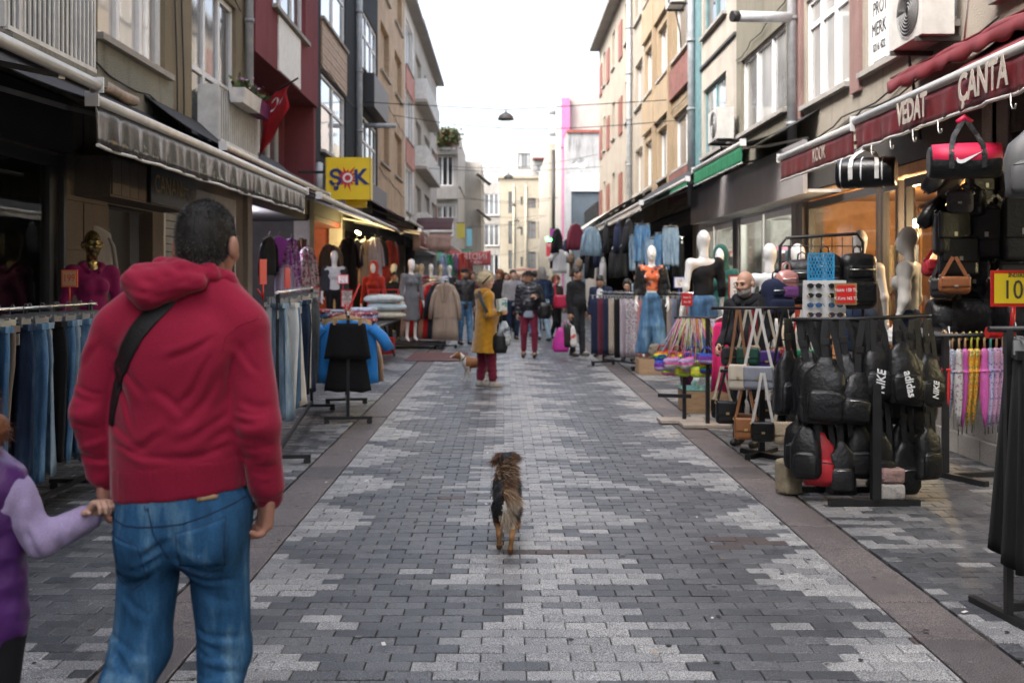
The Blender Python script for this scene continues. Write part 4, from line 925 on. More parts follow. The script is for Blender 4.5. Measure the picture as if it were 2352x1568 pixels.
def rack(label, ends, z, feet=.5, name='clothes_rack', wheels=True, posts=(0, 1), m=None, mid=None, both=None):
    """rail from ends[0] to ends[1] on posts with cross feet"""
    a, b = Vector((*ends[0], 0)), Vector((*ends[1], 0)); m = m or m_blk; o = thing(name, label, 'clothes rack', (a + b) / 2); d = (b - a).normalized(); q = Vector((-d.y, d.x, 0)); up = Vector((0, 0, 1))
    MB().tube([a + up * z - d * .1, b + up * z + d * .1], .014, 8).build('rail', m_chrome if m is m_blk else m, o)
    base_z = .07 if wheels else .025
    for p in ((a, b)[k] for k in posts):
        MB().bar(p + up * base_z, p + up * z, .032).build('post', m, o); MB().bar(p - q * feet / 2 + up * base_z, p + q * feet / 2 + up * base_z, .04, .03).build('foot', m, o)
        if wheels:
            for s in (-1, 1):
                c = p + q * s * (feet / 2 - .03) + up * .031
                MB().tube([c - d * .014, c + d * .014], .031, 12).build('wheel', mat('black_plastic'), o)
    if len(posts) > 1: MB().bar(a + up * (base_z + .045), b + up * (base_z + .045), .03).build('stretcher', m, o)
    return o
# ================================================================ PEOPLE
SKIN = [mat('skin_%d' % i, c, .5, var=.12, scale=14, spec=.4) for i, c in enumerate(((.52, .30, .21), (.42, .23, .15), (.58, .36, .27)))]
m_eye = mat('eye_dark', (.03, .02, .015), .2, var=0); m_lip = mat('lip', (.36, .14, .12), .5, var=.1)
HAIRM = dict(black=mat('hair_black', (.016, .014, .013), .5, var=.4, scale=40, stretch=(1, 1, .3), bump=.6, bscale=120), brown=mat('hair_brown', (.07, .04, .022), .5, var=.4, scale=40, bump=.6, bscale=120),
    grey=mat('hair_grey', (.33, .32, .31), .6, var=.4, scale=40, bump=.6, bscale=120), blond=mat('hair_blond', (.62, .52, .34), .55, var=.3, scale=40, bump=.6, bscale=120), salt=mat('hair_salt', (.10, .095, .095), .55, var=.6, scale=60, bump=.6, bscale=150), red=mat('hair_red', (.20, .07, .025), .5, var=.4, scale=40, bump=.6, bscale=120))
BASEJ = {'pel': (0, 0, .97), 'che': (0, 0, 1.28), 'nek': (0, .015, 1.47), 'hed': (0, -.012, 1.635), 's': (.178, .01, 1.405), 'e': (.225, .02, 1.13), 'w': (.235, -.035, .89), 'h': (.088, 0, .93), 'k': (.095, -.012, .50), 'a': (.098, .02, .085)}
def joints(pose):
    J = {}
    for k, v in BASEJ.items():
        if len(k) == 3: J[k] = np.array(pose.get(k, v), float)
        else:
            for s, t in ((1, '+'), (-1, '-')): J[k + t] = np.array(pose.get(k + t, (v[0] * s, v[1], v[2])), float)
    return J
def head_prims(c, yaw, s=1, pitch=0, female=False):
    M = Matrix.Rotation(yaw, 3, 'Z') @ Matrix.Rotation(pitch, 3, 'X'); T = lambda p: tuple(np.array(c) + np.array(M @ Vector(p)) * s); RM = np.array(M, np.float32)
    E = lambda p, r, k=.02: ell(T(p), tuple(q * s for q in r), RM, k * s); C = lambda a, b, ra, rb, k=.015: cap(T(a), T(b), ra * s, rb * s, 1, k * s)
    return [E((0, .012, .03), (.076, .094, .094)), E((0, -.03, -.035), (.061, .066, .082), .03), E((0, -.052, -.088), (.036, .036, .03), .03), C((0, -.094, .016), (0, -.113, -.022), .009, .013), E((.013, -.1, -.026), (.009, .011, .008), .01), E((-.013, -.1, -.026), (.009, .011, .008), .01),
            C((-.045, -.085, .028), (.045, -.085, .028), .011, .011, .02), E((.0, -.092, -.056), (.024, .011, .012), .012), E((.043, -.075, -.025), (.02, .02, .02), .03), E((-.043, -.075, -.025), (.02, .02, .02), .03),
            sub(ell(T((.031, -.108, .008)), (.017 * s, .016 * s, .011 * s), RM)), sub(ell(T((-.031, -.108, .008)), (.017 * s, .016 * s, .011 * s), RM)),
            E((.085, .014, -.008), (.013, .022, .035), .006), E((-.085, .014, -.008), (.013, .022, .035), .006)], T, RM
def hand_prims(wst, fwd, thumb, curl=.5, s=1, spread=0, fist=None):
    f = Vector(fwd).normalized(); t = Vector(thumb); t = (t - f * t.dot(f)).normalized(); n = f.cross(t) if fist is None else Vector(fist)
    n = (n - f * n.dot(f) - t * n.dot(t)).normalized(); w0 = Vector(wst); P_ = []
    B = np.array([list(t), list(n), list(f)], np.float32).T
    P_.append(cap(w0 - f * .02 * s, w0 + f * .03 * s, .026 * s, .024 * s, 1, .02 * s)); P_.append(rbox(tuple(w0 + f * .05 * s), (.040 * s, .0145 * s, .045 * s), .013 * s, B, .012 * s))
    for i, L in enumerate((.072, .08, .074, .058)):
        b = w0 + f * (.088 - .004 * abs(i - 1.2)) * s + t * (.029 - .0195 * i) * s; a = 0; d = f + t * spread * (1.5 - i)
        for j, (fr, bend) in enumerate(((.45, .7), (.30, 1.0), (.25, .8))):
            a += curl * bend; dd = (d * math.cos(a) + n * math.sin(a)).normalized(); e = b + dd * L * fr * s
            P_.append(cap(b, e, (.0098 - .0008 * j) * s, (.0093 - .0010 * j) * s, 1, .004 * s)); b = e
    b = w0 + f * .022 * s + t * .032 * s; d = (f * .72 + t * .62 + n * .35).normalized(); e = b + d * .042 * s; P_.append(cap(b, e, .0135 * s, .0115 * s, 1, .01 * s)); d2 = (f * .85 + t * (.3 - .3 * curl) + n * (.3 + .4 * curl)).normalized(); P_.append(cap(e, e + d2 * .034 * s, .0112 * s, .009 * s, 1, .004 * s))
    return P_
def strands(name, par, V, F, n, length, ms, dirf, colf, seed=1, wid=.0009, segs=2, curl=.0, keep=None):
    """many short tapered hairs rooted on a surface"""
    r = np.random.RandomState(seed); a, b, c = V[F[:, 0]], V[F[:, 1]], V[F[:, 2]]; nr = np.cross(b - a, c - a); ar = np.linalg.norm(nr, axis=1); nr /= np.maximum(ar[:, None], 1e-9); k = r.choice(len(F), n, p=ar / ar.sum())
    W = r.dirichlet((1, 1, 1, 1), n); p = (V[F[k]] * W[:, :, None]).sum(1); N = nr[k]
    if keep is not None:
        kk = keep(p, N); p, N = p[kk], N[kk]
    D, L = dirf(p, N, r); D = D / np.linalg.norm(D, axis=1)[:, None]; L = L * length; s = np.cross(D, r.normal(size=D.shape)); s /= np.linalg.norm(s, axis=1)[:, None]; n = len(p); g = np.array((0, 0, -1.))
    pts = [p - N * .002]; d = D.copy()
    for i in range(segs): pts.append(pts[-1] + d * (L / segs)[:, None]); d = d + g * curl; d /= np.linalg.norm(d, axis=1)[:, None]
    VV = []
    for i, q in enumerate(pts):
        ww = wid * (1 - i / (segs + .15)); VV += [q - s * ww, q + s * ww]
    VV = np.stack(VV, 1).reshape(-1, 3); m_ = 2 * (segs + 1); base_ = np.arange(n)[:, None] * m_
    FF = np.concatenate([base_ + np.array([[2 * i, 2 * i + 1, 2 * i + 3, 2 * i + 2]]) for i in range(segs)]); MI = np.concatenate([colf(p, r)] * segs)
    o = meshobj(name, VV, FF, ms, MI, None, par); tag(o, kind='stuff'); return o
def person(label, loc, rz, h=1.72, pose={}, top=None, bottom=None, shoes=None, skin=0, hair=('short', 'black'), vox=.013, yaw=0, pitch=0, g=1., hem=.86, long=None, vest=None, hood=None, puff=0, hands=(.55, .55), female=False, beard=None, group=None, wide=1., cuffz=None, detail=True, seed=0, sleeve=1., fdir={}, inner=None):
    """one standing or walking figure, facing -y before rotation"""
    o = thing('person', label, 'person', (0, 0, 0), group); J = joints(pose); S = SKIN[skin]; c = J['hed']
    hp, T, RM = head_prims(c, yaw, 1, pitch, female)
    body = []
    for t in '+-':
        body += [cap(J['h' + t], J['k' + t], .07 * g, .05, 1, .05), cap(J['k' + t], J['a' + t], .05, .036, 1, .03), cap(J['a' + t], J['a' + t] + np.array((0, -.11, -.05)), .034, .026, 1, .03), cap(J['s' + t], J['e' + t], .045, .037, 1, .04), cap(J['e' + t], J['w' + t], .036, .025, 1, .03)]
    body += [cap(J['pel'], J['che'], .13 * g, .14 * g, .66, .06), cap(J['s+'] + np.array((-.03, 0, 0)), J['s-'] + np.array((.03, 0, 0)), .055, .055, 1, .06), cap(J['nek'] - np.array((0, 0, .05)), c + np.array((0, .02, -.06)), .058 if not female else .05, .052 if not female else .045, 1, .04)]
    parts = [solid(body, vox), solid(hp, min(vox, .0075))]
    for t, sg in (('+', 1), ('-', -1)):
        cu = hands[0 if t == '+' else 1]
        if cu is None: continue
        f = (J['w' + t] - J['e' + t]); fd = fdir.get(t)
        parts.append(solid(hand_prims(J['w' + t], f, fd[0] if fd else (-sg * .25, -1, 0), cu, 1., 0, fd[1] if fd else (-sg, .1, 0)), .0055))
    V, F = join(parts); meshobj('body', V, F, S, None, True, o)
    dw = wrinkle(.010 + puff * .01, 16, seed, (1, 1, 1.4), 7)
    # upper garment
    if top is not None:
        q = []; rr = 1 + puff * .25
        for t in '+-':
            w2 = J['e' + t] + (J['w' + t] - J['e' + t]) * (.93 * sleeve); q += [cap(J['s' + t], J['e' + t], .068 * rr * (.5 + .5 * g), .056 * rr, 1, .045), cap(J['e' + t], w2, .055 * rr, .043 * rr, 1, .03)]
        q += [cap(J['pel'] - np.array((0, 0, .04)), J['che'], .155 * g * rr, .162 * g * rr, .68, .07), cap(J['s+'] + np.array((-.03, 0, -.01)), J['s-'] + np.array((.03, 0, -.01)), .066 * rr, .066 * rr, 1, .07), cap(J['nek'] - np.array((0, 0, .06)), J['nek'] - np.array((0, 0, .0)), .075, .07, .95, .06)]
        if g > 1.05: q.append(ell((J['pel'][0], -.05, 1.08), (.15 * g, .14 * g, .17), None, .06))
        if long: q.append(cap(J['pel'], (J['pel'][0], J['pel'][1], long), .17 * g * rr, .20 * g * wide, .74, .08))
        q.append(cut((0, 0, -1), -(long or hem)))
        sobj('top', q, vox, top, o, dw)
        if puff:
            for z in np.arange(hem + .1, 1.34, .1):
                MB().loft([[(math.cos(a) * (.162 * g * rr + dz), math.sin(a) * (.162 * g * rr + dz) * .70, z + zz) for a in [2 * math.pi * j / 28 for j in range(28)]] for dz, zz in ((-.004, -.012), (.006, 0), (-.004, .012))], c0=False, c1=False).build('quilt_seam', top, o)
    if inner is not None:
        sobj('inner_shirt', [cap((0, -.095, hem + .05), (0, -.075, 1.38), .10 * g, .07, .72, .05), cut((0, 0, -1), -hem - .01)], vox, inner, o)
    if hood is not None:
        sobj('hood', [cap((-.075, .075, 1.455), (.075, .075, 1.455), .06, .06, 1, .05), cap((-.105, .0, 1.475), (-.06, .085, 1.46), .042, .055, 1, .05), cap((.105, .0, 1.475), (.06, .085, 1.46), .042, .055, 1, .05), cap((-.105, 0, 1.475), (-.05, -.085, 1.435), .042, .034, 1, .04), cap((.105, 0, 1.475), (.05, -.085, 1.435), .042, .034, 1, .04)], min(vox, .011), hood, o, wrinkle(.008, 20, seed + 4))
    if bottom is not None:
        q = []
        for t in '+-':
            az = J['a' + t] + np.array((0, 0, .0)) if cuffz is None else J['k' + t] + (J['a' + t] - J['k' + t]) * cuffz
            q += [cap(J['h' + t], J['k' + t], .092 * g, .068 * wide, 1, .05), cap(J['k' + t], az, .066 * wide, .052 * wide, 1, .04)]
        q += [ell(J['pel'] + np.array((0, .01, .0)), (.155 * g, .115 * g, .13), None, .06), cut((0, 0, -1), -(min(J['a+'][2], J['a-'][2]) - .02))]
        sobj('trousers', q, vox, bottom, o, wrinkle(.012, 15, seed + 2, (1, 1, 1.5)))
    if shoes is not None:
        for t in '+-':
            a = J['a' + t]; kd = J['a' + t] - J['k' + t]; tilt = max(0, float(-kd[1] * 0)); 
            sobj('shoe', [cap(a + np.array((0, .035, -.035)), a + np.array((0, -.13, -.05)), .044, .036, 1, .03), cap(a + np.array((0, .01, -.02)), a + np.array((0, -.0, .03)), .045, .043, 1, .03), cut((0, 0, -1), -(a[2] - .083))], .011, shoes, o)
    # hair and face
    hk, hc = hair; hm = HAIRM.get(hc, hc) if isinstance(hc, str) else hc; off = lambda p: T(p)
    N = np.array(RM) @ np.array((0, -.72, -1.)); hl = lambda d: cut(tuple(N), float(N @ np.array(c)) + d)
    hd = wrinkle(.006, 60, seed + 9, n=9)
    if hk in ('short', 'crop', 'long', 'bun', 'puffy', 'mid'):
        k_ = dict(short=.006, crop=.003, long=.014, bun=.01, puffy=.026, mid=.018)[hk]
        q = [ell(off((0, .014, .032)), (.077 + k_, .096 + k_, .096 + k_), RM)]
        if hk == 'puffy': q += [ell(off((.04, .06, .02)), (.07, .06, .07), RM), ell(off((-.04, .06, .03)), (.07, .06, .07), RM), ell(off((0, .0, .1)), (.07, .07, .04), RM)]
        if hk == 'mid': q += [ell(off((0, .07, -.04)), (.085, .05, .09), RM), ell(off((.07, .02, -.05)), (.025, .05, .07), RM), ell(off((-.07, .02, -.05)), (.025, .05, .07), RM)]
        if hk == 'long': q += [cap(off((0, .085, 0)), off((0, .1, -.22)), .08, .06, .6, .04)]
        q.append(hl({'puffy': .03, 'crop': -.03}.get(hk, .006))) if hk not in ('long', 'mid') else q.append(hl(.05))
        if hk in ('long', 'mid'):
            N2 = np.array(RM) @ np.array((0, -1., -.25)); q[-1] = cut(tuple(N2), float(N2 @ np.array(c)) + .05)
        if hk == 'bun': q.append(ell(off((0, .12, .06)), (.04, .04, .04), RM))
        ho_ = sobj('hair', q, .0085 if vox < .015 else .013, hm, o, hd)
        if vox < .015 and hk in ('puffy', 'mid'): strands('hair_strands', ho_, *solid(q, .012), 1500, .06, [hm, HAIRM['grey'] if hc == 'blond' else hm], lambda p, N, r: (N * .8 + np.array((0, .3, -.2)) + r.normal(size=N.shape) * .45, r.uniform(.4, 1.1, len(p))), lambda p, r: (r.uniform(size=len(p)) < .2).astype(int), seed, .0022)
    if hk == 'bald':
        sobj('hair', [ell(off((0, .018, .004)), (.083, .102, .088), RM), hl(-.028), cut(tuple(np.array(RM) @ np.array((0, 0, 1.))), float((np.array(RM) @ np.array((0, 0, 1.))) @ np.array(c)) + .045)], .008, hm, o, hd)
    if hk in ('cap', 'hat'):
        sobj('hair', [ell(off((0, .02, .0)), (.083, .102, .09), RM), hl(-.02)], .009, HAIRM['brown' if hk == 'hat' else 'black'], o)
        up = np.array(RM) @ np.array((0, -.25, 1.)); q = [ell(off((0, .012, .055)), (.092, .112, .075), RM), cut(tuple(-up), float(-up @ (np.array(c))) - .035)]
        ho = sobj('hat', q, .009, hm, o); sobj('brim', [ell(off((0, -.10, .05)), (.07, .065, .009), RM)] if hk == 'cap' else [ell(off((0, -.02, .045)), (.12, .15, .010), RM)], .008, hm, ho)
    if beard is not None:
        sobj('beard', [ell(off((0, -.034, -.068)), (.066, .068, .062), RM), cut(tuple(np.array(RM) @ np.array((0, 1., 0))), float((np.array(RM) @ np.array((0, 1., 0))) @ np.array(c)) - .02), cut(tuple(np.array(RM) @ np.array((0, -.35, 1.))), float((np.array(RM) @ np.array((0, -.35, 1.))) @ np.array(c)) - .012), sub(ell(off((0, -.11, -.055)), (.022, .03, .008), RM))], .007, HAIRM[beard], o, hd)
    if detail:
        for s in (-1, 1):
            sobj('eye', [ell(off((s * .031, -.095, .008)), (.012, .008, .007), RM)], .005, m_eye, o)
            sobj('eyebrow', [cap(off((s * .016, -.101, .029)), off((s * .048, -.09, .031)), .0065, .005, 1, .01)], .005, HAIRM['brown'] if hc in ('blond', 'red') else HAIRM['salt'], o)
        sobj('mouth', [ell(off((0, -.1, -.056)), (.022, .0055, .0075), RM)], .0045, m_lip, o)
    sc = h / 1.755; o.scale = (sc,) * 3; o.location = loc; o.rotation_euler = (0, 0, rz); return o

# mannequins
m_mw = mat('mannequin_white', (.74, .74, .73), .3, var=.05, spec=.5); m_mg = mat('mannequin_gold', (.38, .29, .12), .22, .75, var=.2)
def mannequin(label, loc, rz, m=None, h=1.85, pose={}, top=None, bottom=None, vox=.014, g=.86, hem=.98, long=None, torso=False, wide=1., hood=None, sleeve=1., group=None, vest=None, under=None, seed=0, one_shoulder=False, bot_z=None, coat=None, hooded=False, face=False):
    m = m or m_mw; o = thing('mannequin', label, 'mannequin', (0, 0, 0), group); J = joints({'w+': (.25, -.06, .88), 'w-': (-.25, -.06, .88), 'hed': (0, -.01, 1.66), 'nek': (0, .01, 1.48), **pose}); c = J['hed']
    q = []
    for t in '+-':
        if not torso: q += [cap(J['h' + t], J['k' + t], .068 * g, .045, 1, .05), cap(J['k' + t], J['a' + t], .045, .03, 1, .03), cap(J['a' + t], J['a' + t] + np.array((0, -.1, -.055)), .03, .022, 1, .03)]
        q += [cap(J['s' + t], J['e' + t], .044, .034, 1, .04), cap(J['e' + t], J['w' + t], .034, .022, 1, .03)]
    q += [cap(J['pel'], (0, 0, 1.1), .125 * g, .098 * g, .7, .06), cap((0, 0, 1.1), J['che'], .098 * g, .13 * g, .68, .06), ell((.06, -.075, 1.28), (.055, .05, .055), None, .04), ell((-.06, -.075, 1.28), (.055, .05, .055), None, .04), cap(J['s+'] + np.array((-.03, 0, 0)), J['s-'] + np.array((.03, 0, 0)), .05, .05, 1, .06), cap(J['nek'] - np.array((0, 0, .06)), c + np.array((0, .015, -.07)), .048, .04, 1, .05)]
    if torso: q.append(cut((0, 0, -1), -.93))
    hq = [ell(c + np.array((0, .01, .025)), (.070, .088, .100)), ell(c + np.array((0, -.028, -.05)), (.052, .06, .082), None, .05), cap(c + np.array((0, .02, -.02)), (0, .012, 1.48), .046, .05, 1, .03), cap(c + np.array((0, -.085, .005)), c + np.array((0, -.1, -.03)), .007, .010, 1, .025)]
    if face: hq += head_prims(c, 0, 1)[0][3:]
    parts = [solid(q, vox), solid(hq, .0085)]
    for t, sg in (('+', 1), ('-', -1)): parts.append(solid(hand_prims(J['w' + t], J['w' + t] - J['e' + t], (-sg * .3, -1, 0), .25, .95, .05, (-sg, .1, 0)), .006))
    V, F = join(parts); meshobj('body', V, F, m, None, True, o)
    if top is not None:
        q = [cap((0, 0, .98), (0, 0, 1.1), .14 * g, .112 * g, .7, .06), cap((0, 0, 1.1), J['che'], .114 * g, .148 * g, .7, .06), ell((.06, -.08, 1.28), (.06, .052, .06), None, .04), ell((-.06, -.08, 1.28), (.06, .052, .06), None, .04)]
        for t in ('-',) if one_shoulder else ('+', '-'):
            w2 = J['e' + t] + (J['w' + t] - J['e' + t]) * (.9 * sleeve)
            q += [cap(J['s' + t], J['e' + t], .058, .047, 1, .045)] + ([cap(J['e' + t], w2, .045, .034, 1, .03)] if sleeve > .1 else [])
        if not one_shoulder: q.append(cap(J['s+'] + np.array((-.03, 0, -.008)), J['s-'] + np.array((.03, 0, -.008)), .062, .062, 1, .06))
        else: q.append(cap(J['s-'] + np.array((.02, 0, -.01)), np.array((.07, 0, 1.28)), .06, .07, 1, .06))
        if long: q.append(cap(J['pel'], (0, 0, long), .15 * g, .2 * g * wide, .75, .08))
        q.append(cut((0, 0, -1), -(long or hem))); sobj('top', q, vox, top, o, wrinkle(.009, 17, seed))
    if coat is not None:      # open jacket over the top
        q = []
        for t in '+-': q += [cap(J['s' + t], J['e' + t], .07, .06, 1, .045), cap(J['e' + t], J['e' + t] + (J['w' + t] - J['e' + t]) * .9, .058, .046, 1, .03), cap((.13 * (1 if t == '+' else -1), .01, 1.0), (.135 * (1 if t == '+' else -1), .01, 1.36), .07, .075, 1, .04)]
        q += [cap((-.12, .07, 1.02), (-.12, .06, 1.38), .06, .05, 1, .08), cap((.12, .07, 1.02), (.12, .06, 1.38), .06, .05, 1, .08), cap((0, .085, 1.02), (0, .075, 1.40), .06, .05, 1, .1), cut((0, 0, -1), -.99)]
        sobj('jacket', q, vox, coat, o, wrinkle(.012, 20, seed))
    if hood is not None:
        if hooded: sobj('hood', [ell(c + np.array((0, .03, .02)), (.10, .115, .13)), cap((-.06, .06, 1.46), (.06, .06, 1.46), .06, .06, 1, .06), cap((0, .03, 1.45), c + np.array((0, .05, 0)), .09, .08, 1, .05), sub(ell(c + np.array((0, -.11, -.005)), (.066, .12, .1)))], .011, hood, o)
        else: sobj('hood', [cap((-.06, .07, 1.46), (.06, .07, 1.46), .045, .045, 1, .05), cap((-.08, 0, 1.46), (-.04, -.08, 1.41), .026, .02, 1, .04), cap((.08, 0, 1.46), (.04, -.08, 1.41), .026, .02, 1, .04), cap((-.08, 0, 1.465), (-.05, .07, 1.46), .026, .04, 1, .05), cap((.08, 0, 1.465), (.05, .07, 1.46), .026, .04, 1, .05)], .011, hood, o)
    if bottom is not None:
        q = []
        for t in '+-': q += [cap(J['h' + t], J['k' + t], .085 * g, .062 * wide, 1, .05), cap(J['k' + t], J['a' + t] if wide < 1.4 else J['a' + t] * np.array((1.15, 1, .6)), .062 * wide, .05 * wide ** 1.5, 1, .03)]
        q += [ell(J['pel'], (.145 * g, .105 * g, .1), None, .06), cut((0, 0, 1), 1.04), cut((0, 0, -1), -(bot_z or .07))]
        if bot_z: q.insert(0, cap(J['pel'], (0, 0, bot_z), .145 * g, .17 * g, .75, .06))
        sobj('trousers' if not bot_z else 'skirt', q, vox, bottom, o, wrinkle(.009, 14, seed + 1))
    sc = h / 1.79; o.scale = (sc,) * 3; o.location = loc; o.rotation_euler = (0, 0, rz); return o
# ================================================================ AWNINGS AND SIGNS
m_gc = mat('grey_canvas', (.03, .03, .035), .8, var=.3, scale=4); m_vin = mat('grey_vinyl', (.035, .031, .029), .22, var=.4, scale=5, bump=.6, bscale=12)
m_mar = mat('maroon_canvas', (.05, .012, .015), .85, var=.3); m_bc = mat('black_canvas', (.02, .02, .022), .8, var=.3); m_redc = mat('red_canvas', (.14, .014, .018), .6, var=.25, scale=5); m_vred = mat('red_vinyl', (.15, .016, .021), .4, var=.35, scale=6, bump=.3, bscale=16)
m_pinkv = mat('faded_pink_vinyl', (.36, .23, .20), .6, var=.3); m_brv = mat('brown_red_vinyl', (.22, .06, .055), .6, var=.4, scale=7)
awning('awning', 'dark grey fabric awning over the black shop window', F1, 3.0, 6.45, 3.5, 2.85, 1.35, .0, m_gc, m_gc, arms=2)
awning('awning', 'grey vinyl awning with glossy crinkled valance over the stone doorway', F1, 6.55, 13.5, 3.42, 2.77, 1.3, .27, m_gc, m_vin, arms=3, rip=.016, seed=4)
for a, b in ((6.0, 10.6), (2.6, 6.0)):
    r_ = random.Random(int(a)); c = thing('rolled_awning', 'beige rolled cloth along the stucco wall above the grey awning', 'awning', F1(a, 3.45, .06), 'rolled cloths above the grey awning'); MB().tube([F1(a + (b - a) * k / 30, 3.47 + .012 * r_.uniform(-1, 1), .07) for k in range(31)], [.055 + .01 * r_.random() for k in range(31)], 8).build('roll', mat('beige_canvas', (.34, .28, .24), .8, var=.4, scale=9), c)
awning('awning', 'black canvas awning with maroon edge beside the flower box balcony', F1, 11.0, 17.5, 3.62, 3.05, .9, .1, m_bc, m_mar, arms=2, seed=6)
awning('awning', 'maroon fabric awning below the yellow burst sign', F1, 14.0, 25.2, 3.55, 2.75, 1.4, .0, m_mar, m_mar, arms=3, seed=7)
a4 = awning('awning', 'short awning with brown-red lettered valance next to the orange hoodie mannequin', F1, 24.2, 26.6, 3.4, 2.75, 1.95, .38, m_mar, m_brv, arms=2, seed=8)
text(a4, 'GİYİM', F1(25.4, 2.53, 1.985), (0, 1, 0), (0, 0, 1), .26, mat('pale_print', (.5, .45, .4), .6)); 
awning('awning', 'maroon fabric awning above the row of coats', F1, 25.6, 38, 3.95, 3.1, 1.5, .0, m_mar, m_mar, arms=3, seed=9)
a6 = thing('awning', 'small awning with a faded pink valance facing down the street', 'awning', (-2.2, 30, 2.5)); MB().grid(lambda u, v: (-2.75 + 1.15 * u, 30 - .02 * v + .02 * math.sin(u * 22) * v, 2.95 - .55 * v), 30, 3, (0, .006, 0)).build('valance', m_pinkv, a6); MB().tube([(-2.8, 30, 2.98), (-1.55, 30, 2.98)], .045, 8).build('front_bar', m_bar, a6); MB().grid(lambda u, v: (-2.75 + 1.15 * u, 30 + 1.6 * v, 2.99 + .5 * v), 4, 3, (0, 0, -.01)).build('canopy', m_mar, a6)
awning('awning', 'maroon awning with narrow dark valance before the concrete house', F1, 38, 52, 3.9, 3.0, 1.7, .45, m_mar, m_brv, arms=3, seed=12)
# red sale banner seen from behind
bn = thing('sale_banner', 'red banner with white mirrored letters hung across the stalls', 'banner', (-1.7, 41, 2.2)); MB().grid(lambda u, v: (-2.3 + 1.75 * u, 41 + .05 * math.sin(u * 6), 2.72 - .62 * v - .1 * math.sin(u * 3) * (1 - v)), 10, 4, (0, .006, 0)).build('cloth', mat('banner_red', (.5, .10, .11), .7), bn)
text(bn, 'INDİRİM', (-1.42, 40.93, 2.45), (-1, 0, 0), (0, 0, 1), .36, mat('banner_print', (.75, .6, .58), .7)); text(bn, 'HER ŞEY 50', (-1.42, 40.93, 2.2), (-1, 0, 0), (0, 0, 1), .2, mat('banner_print'))
# right-hand awnings
aR = awning('awning', 'red vinyl awning with cream slab letters over the bag shop', G1, 4.6, 9.06, 3.75, 3.02, 1.3, .24, m_redc, m_vred, arms=2, rip=.014, seed=14)
m_crm = mat('cream_print', (.5, .44, .38), .6, var=.2, scale=20)
text(aR, 'VEDAT', G1(7.72, 2.89, 1.345), (0, -1, .0), (0, 0, 1), .25, m_crm, sx=.72, bold=.03); text(aR, 'ÇANTA', G1(6.58, 2.895, 1.345), (0, -1, 0), (0, 0, 1), .27, m_crm, sx=.74, bold=.025)
aK = awning('awning', 'red vinyl awning with small cream letters over the lit clothes shop', G1, 9.1, 11.5, 3.6, 2.98, 1.3, .24, m_redc, m_vred, arms=2, rip=.006, seed=15)
text(aK, 'KOOK', G1(10.05, 2.84, 1.325), (0, -1, 0), (0, 0, 1), .2, m_crm, sx=.7)
hooks = thing('scalloped_awning', 'rolled red awning with scalloped edge beneath the air conditioner', 'awning', G1(7, 3.7, .1)); MB().tube([G1(4.5 + k * .25, 3.70 + .02 * math.sin(k * 1.7), .30) for k in range(26)], .055, 10).build('roll', m_redc, hooks)
MB().grid(lambda u, v: G1(4.5 + 6.25 * u, 3.70 - (.10 + .05 * abs(math.sin(u * 50))) * v, .37 + .02 * math.sin(u * 60) * v), 90, 2, (.006, 0, 0)).build('scalloped_valance', m_redc, hooks)
MB().grid(lambda u, v: G1(4.5 + 6.3 * u, 3.76, .02 + .3 * v), 10, 1, (0, 0, -.01)).build('cover', m_redc, hooks)
for k, y in enumerate((5.6, 6.25, 7.3, 7.75, 8.2, 8.62)):
    hk = thing('hook', 'steel hook hanging from the hem of the red awning', 'hook', G1(y, 2.7, 1.32), 'hooks on the red awning hem'); MB().tube([G1(y, 2.755, 1.32), G1(y, 2.69, 1.32), G1(y - .02, 2.655, 1.32), G1(y - .05, 2.65, 1.32), G1(y - .065, 2.68, 1.32)], .006, 6).build('wire', m_zip, hk)
gfas = thing('shop_fascia', 'blank grey sign board over the glass shop', 'sign', G1(17, 2.75, .45)); MB().obox((4.02, 17.3, 3.08), (.03, 0, 0), (0, 4.0, 0), (0, 0, .36)).build('board', mat('grey_board', (.34, .32, .32), .35, var=.15, scale=2), gfas); MB().box((4.06, 13.3, 2.74), (4.5, 21.3, 2.78)).build('soffit', mat('soffit_white', (.5, .5, .5), .6), gfas)
awning('awning', 'black awning with a bright green valance over the glass shop', G1, 14.2, 17.8, 4.0, 3.52, 1.1, .26, m_bc, mat('green_vinyl', (.02, .22, .10), .5, var=.3, scale=5), arms=2, rip=.004, seed=16)
awning('awning', 'folded green awning edge beside the grey drainpipe', G1, 18.2, 24.4, 4.05, 3.4, 1.15, .1, m_bc, MATS['green_vinyl'], arms=2, rip=.004, seed=17)
awning('awning', 'long black awning with a pale front edge over the jeans stall', G1, 20.0, 33, 4.2, 3.1, 1.75, .12, m_bc, mat('offwhite_canvas', (.6, .56, .5), .8, var=.25), arms=3, seed=18)
awning('awning', 'long dirty white awning over the far clothes stalls', G1, 30, 48, 4.3, 3.0, 2.2, .12, mat('offwhite_canvas'), mat('offwhite_canvas'), arms=3, seed=19, sag=-.12)
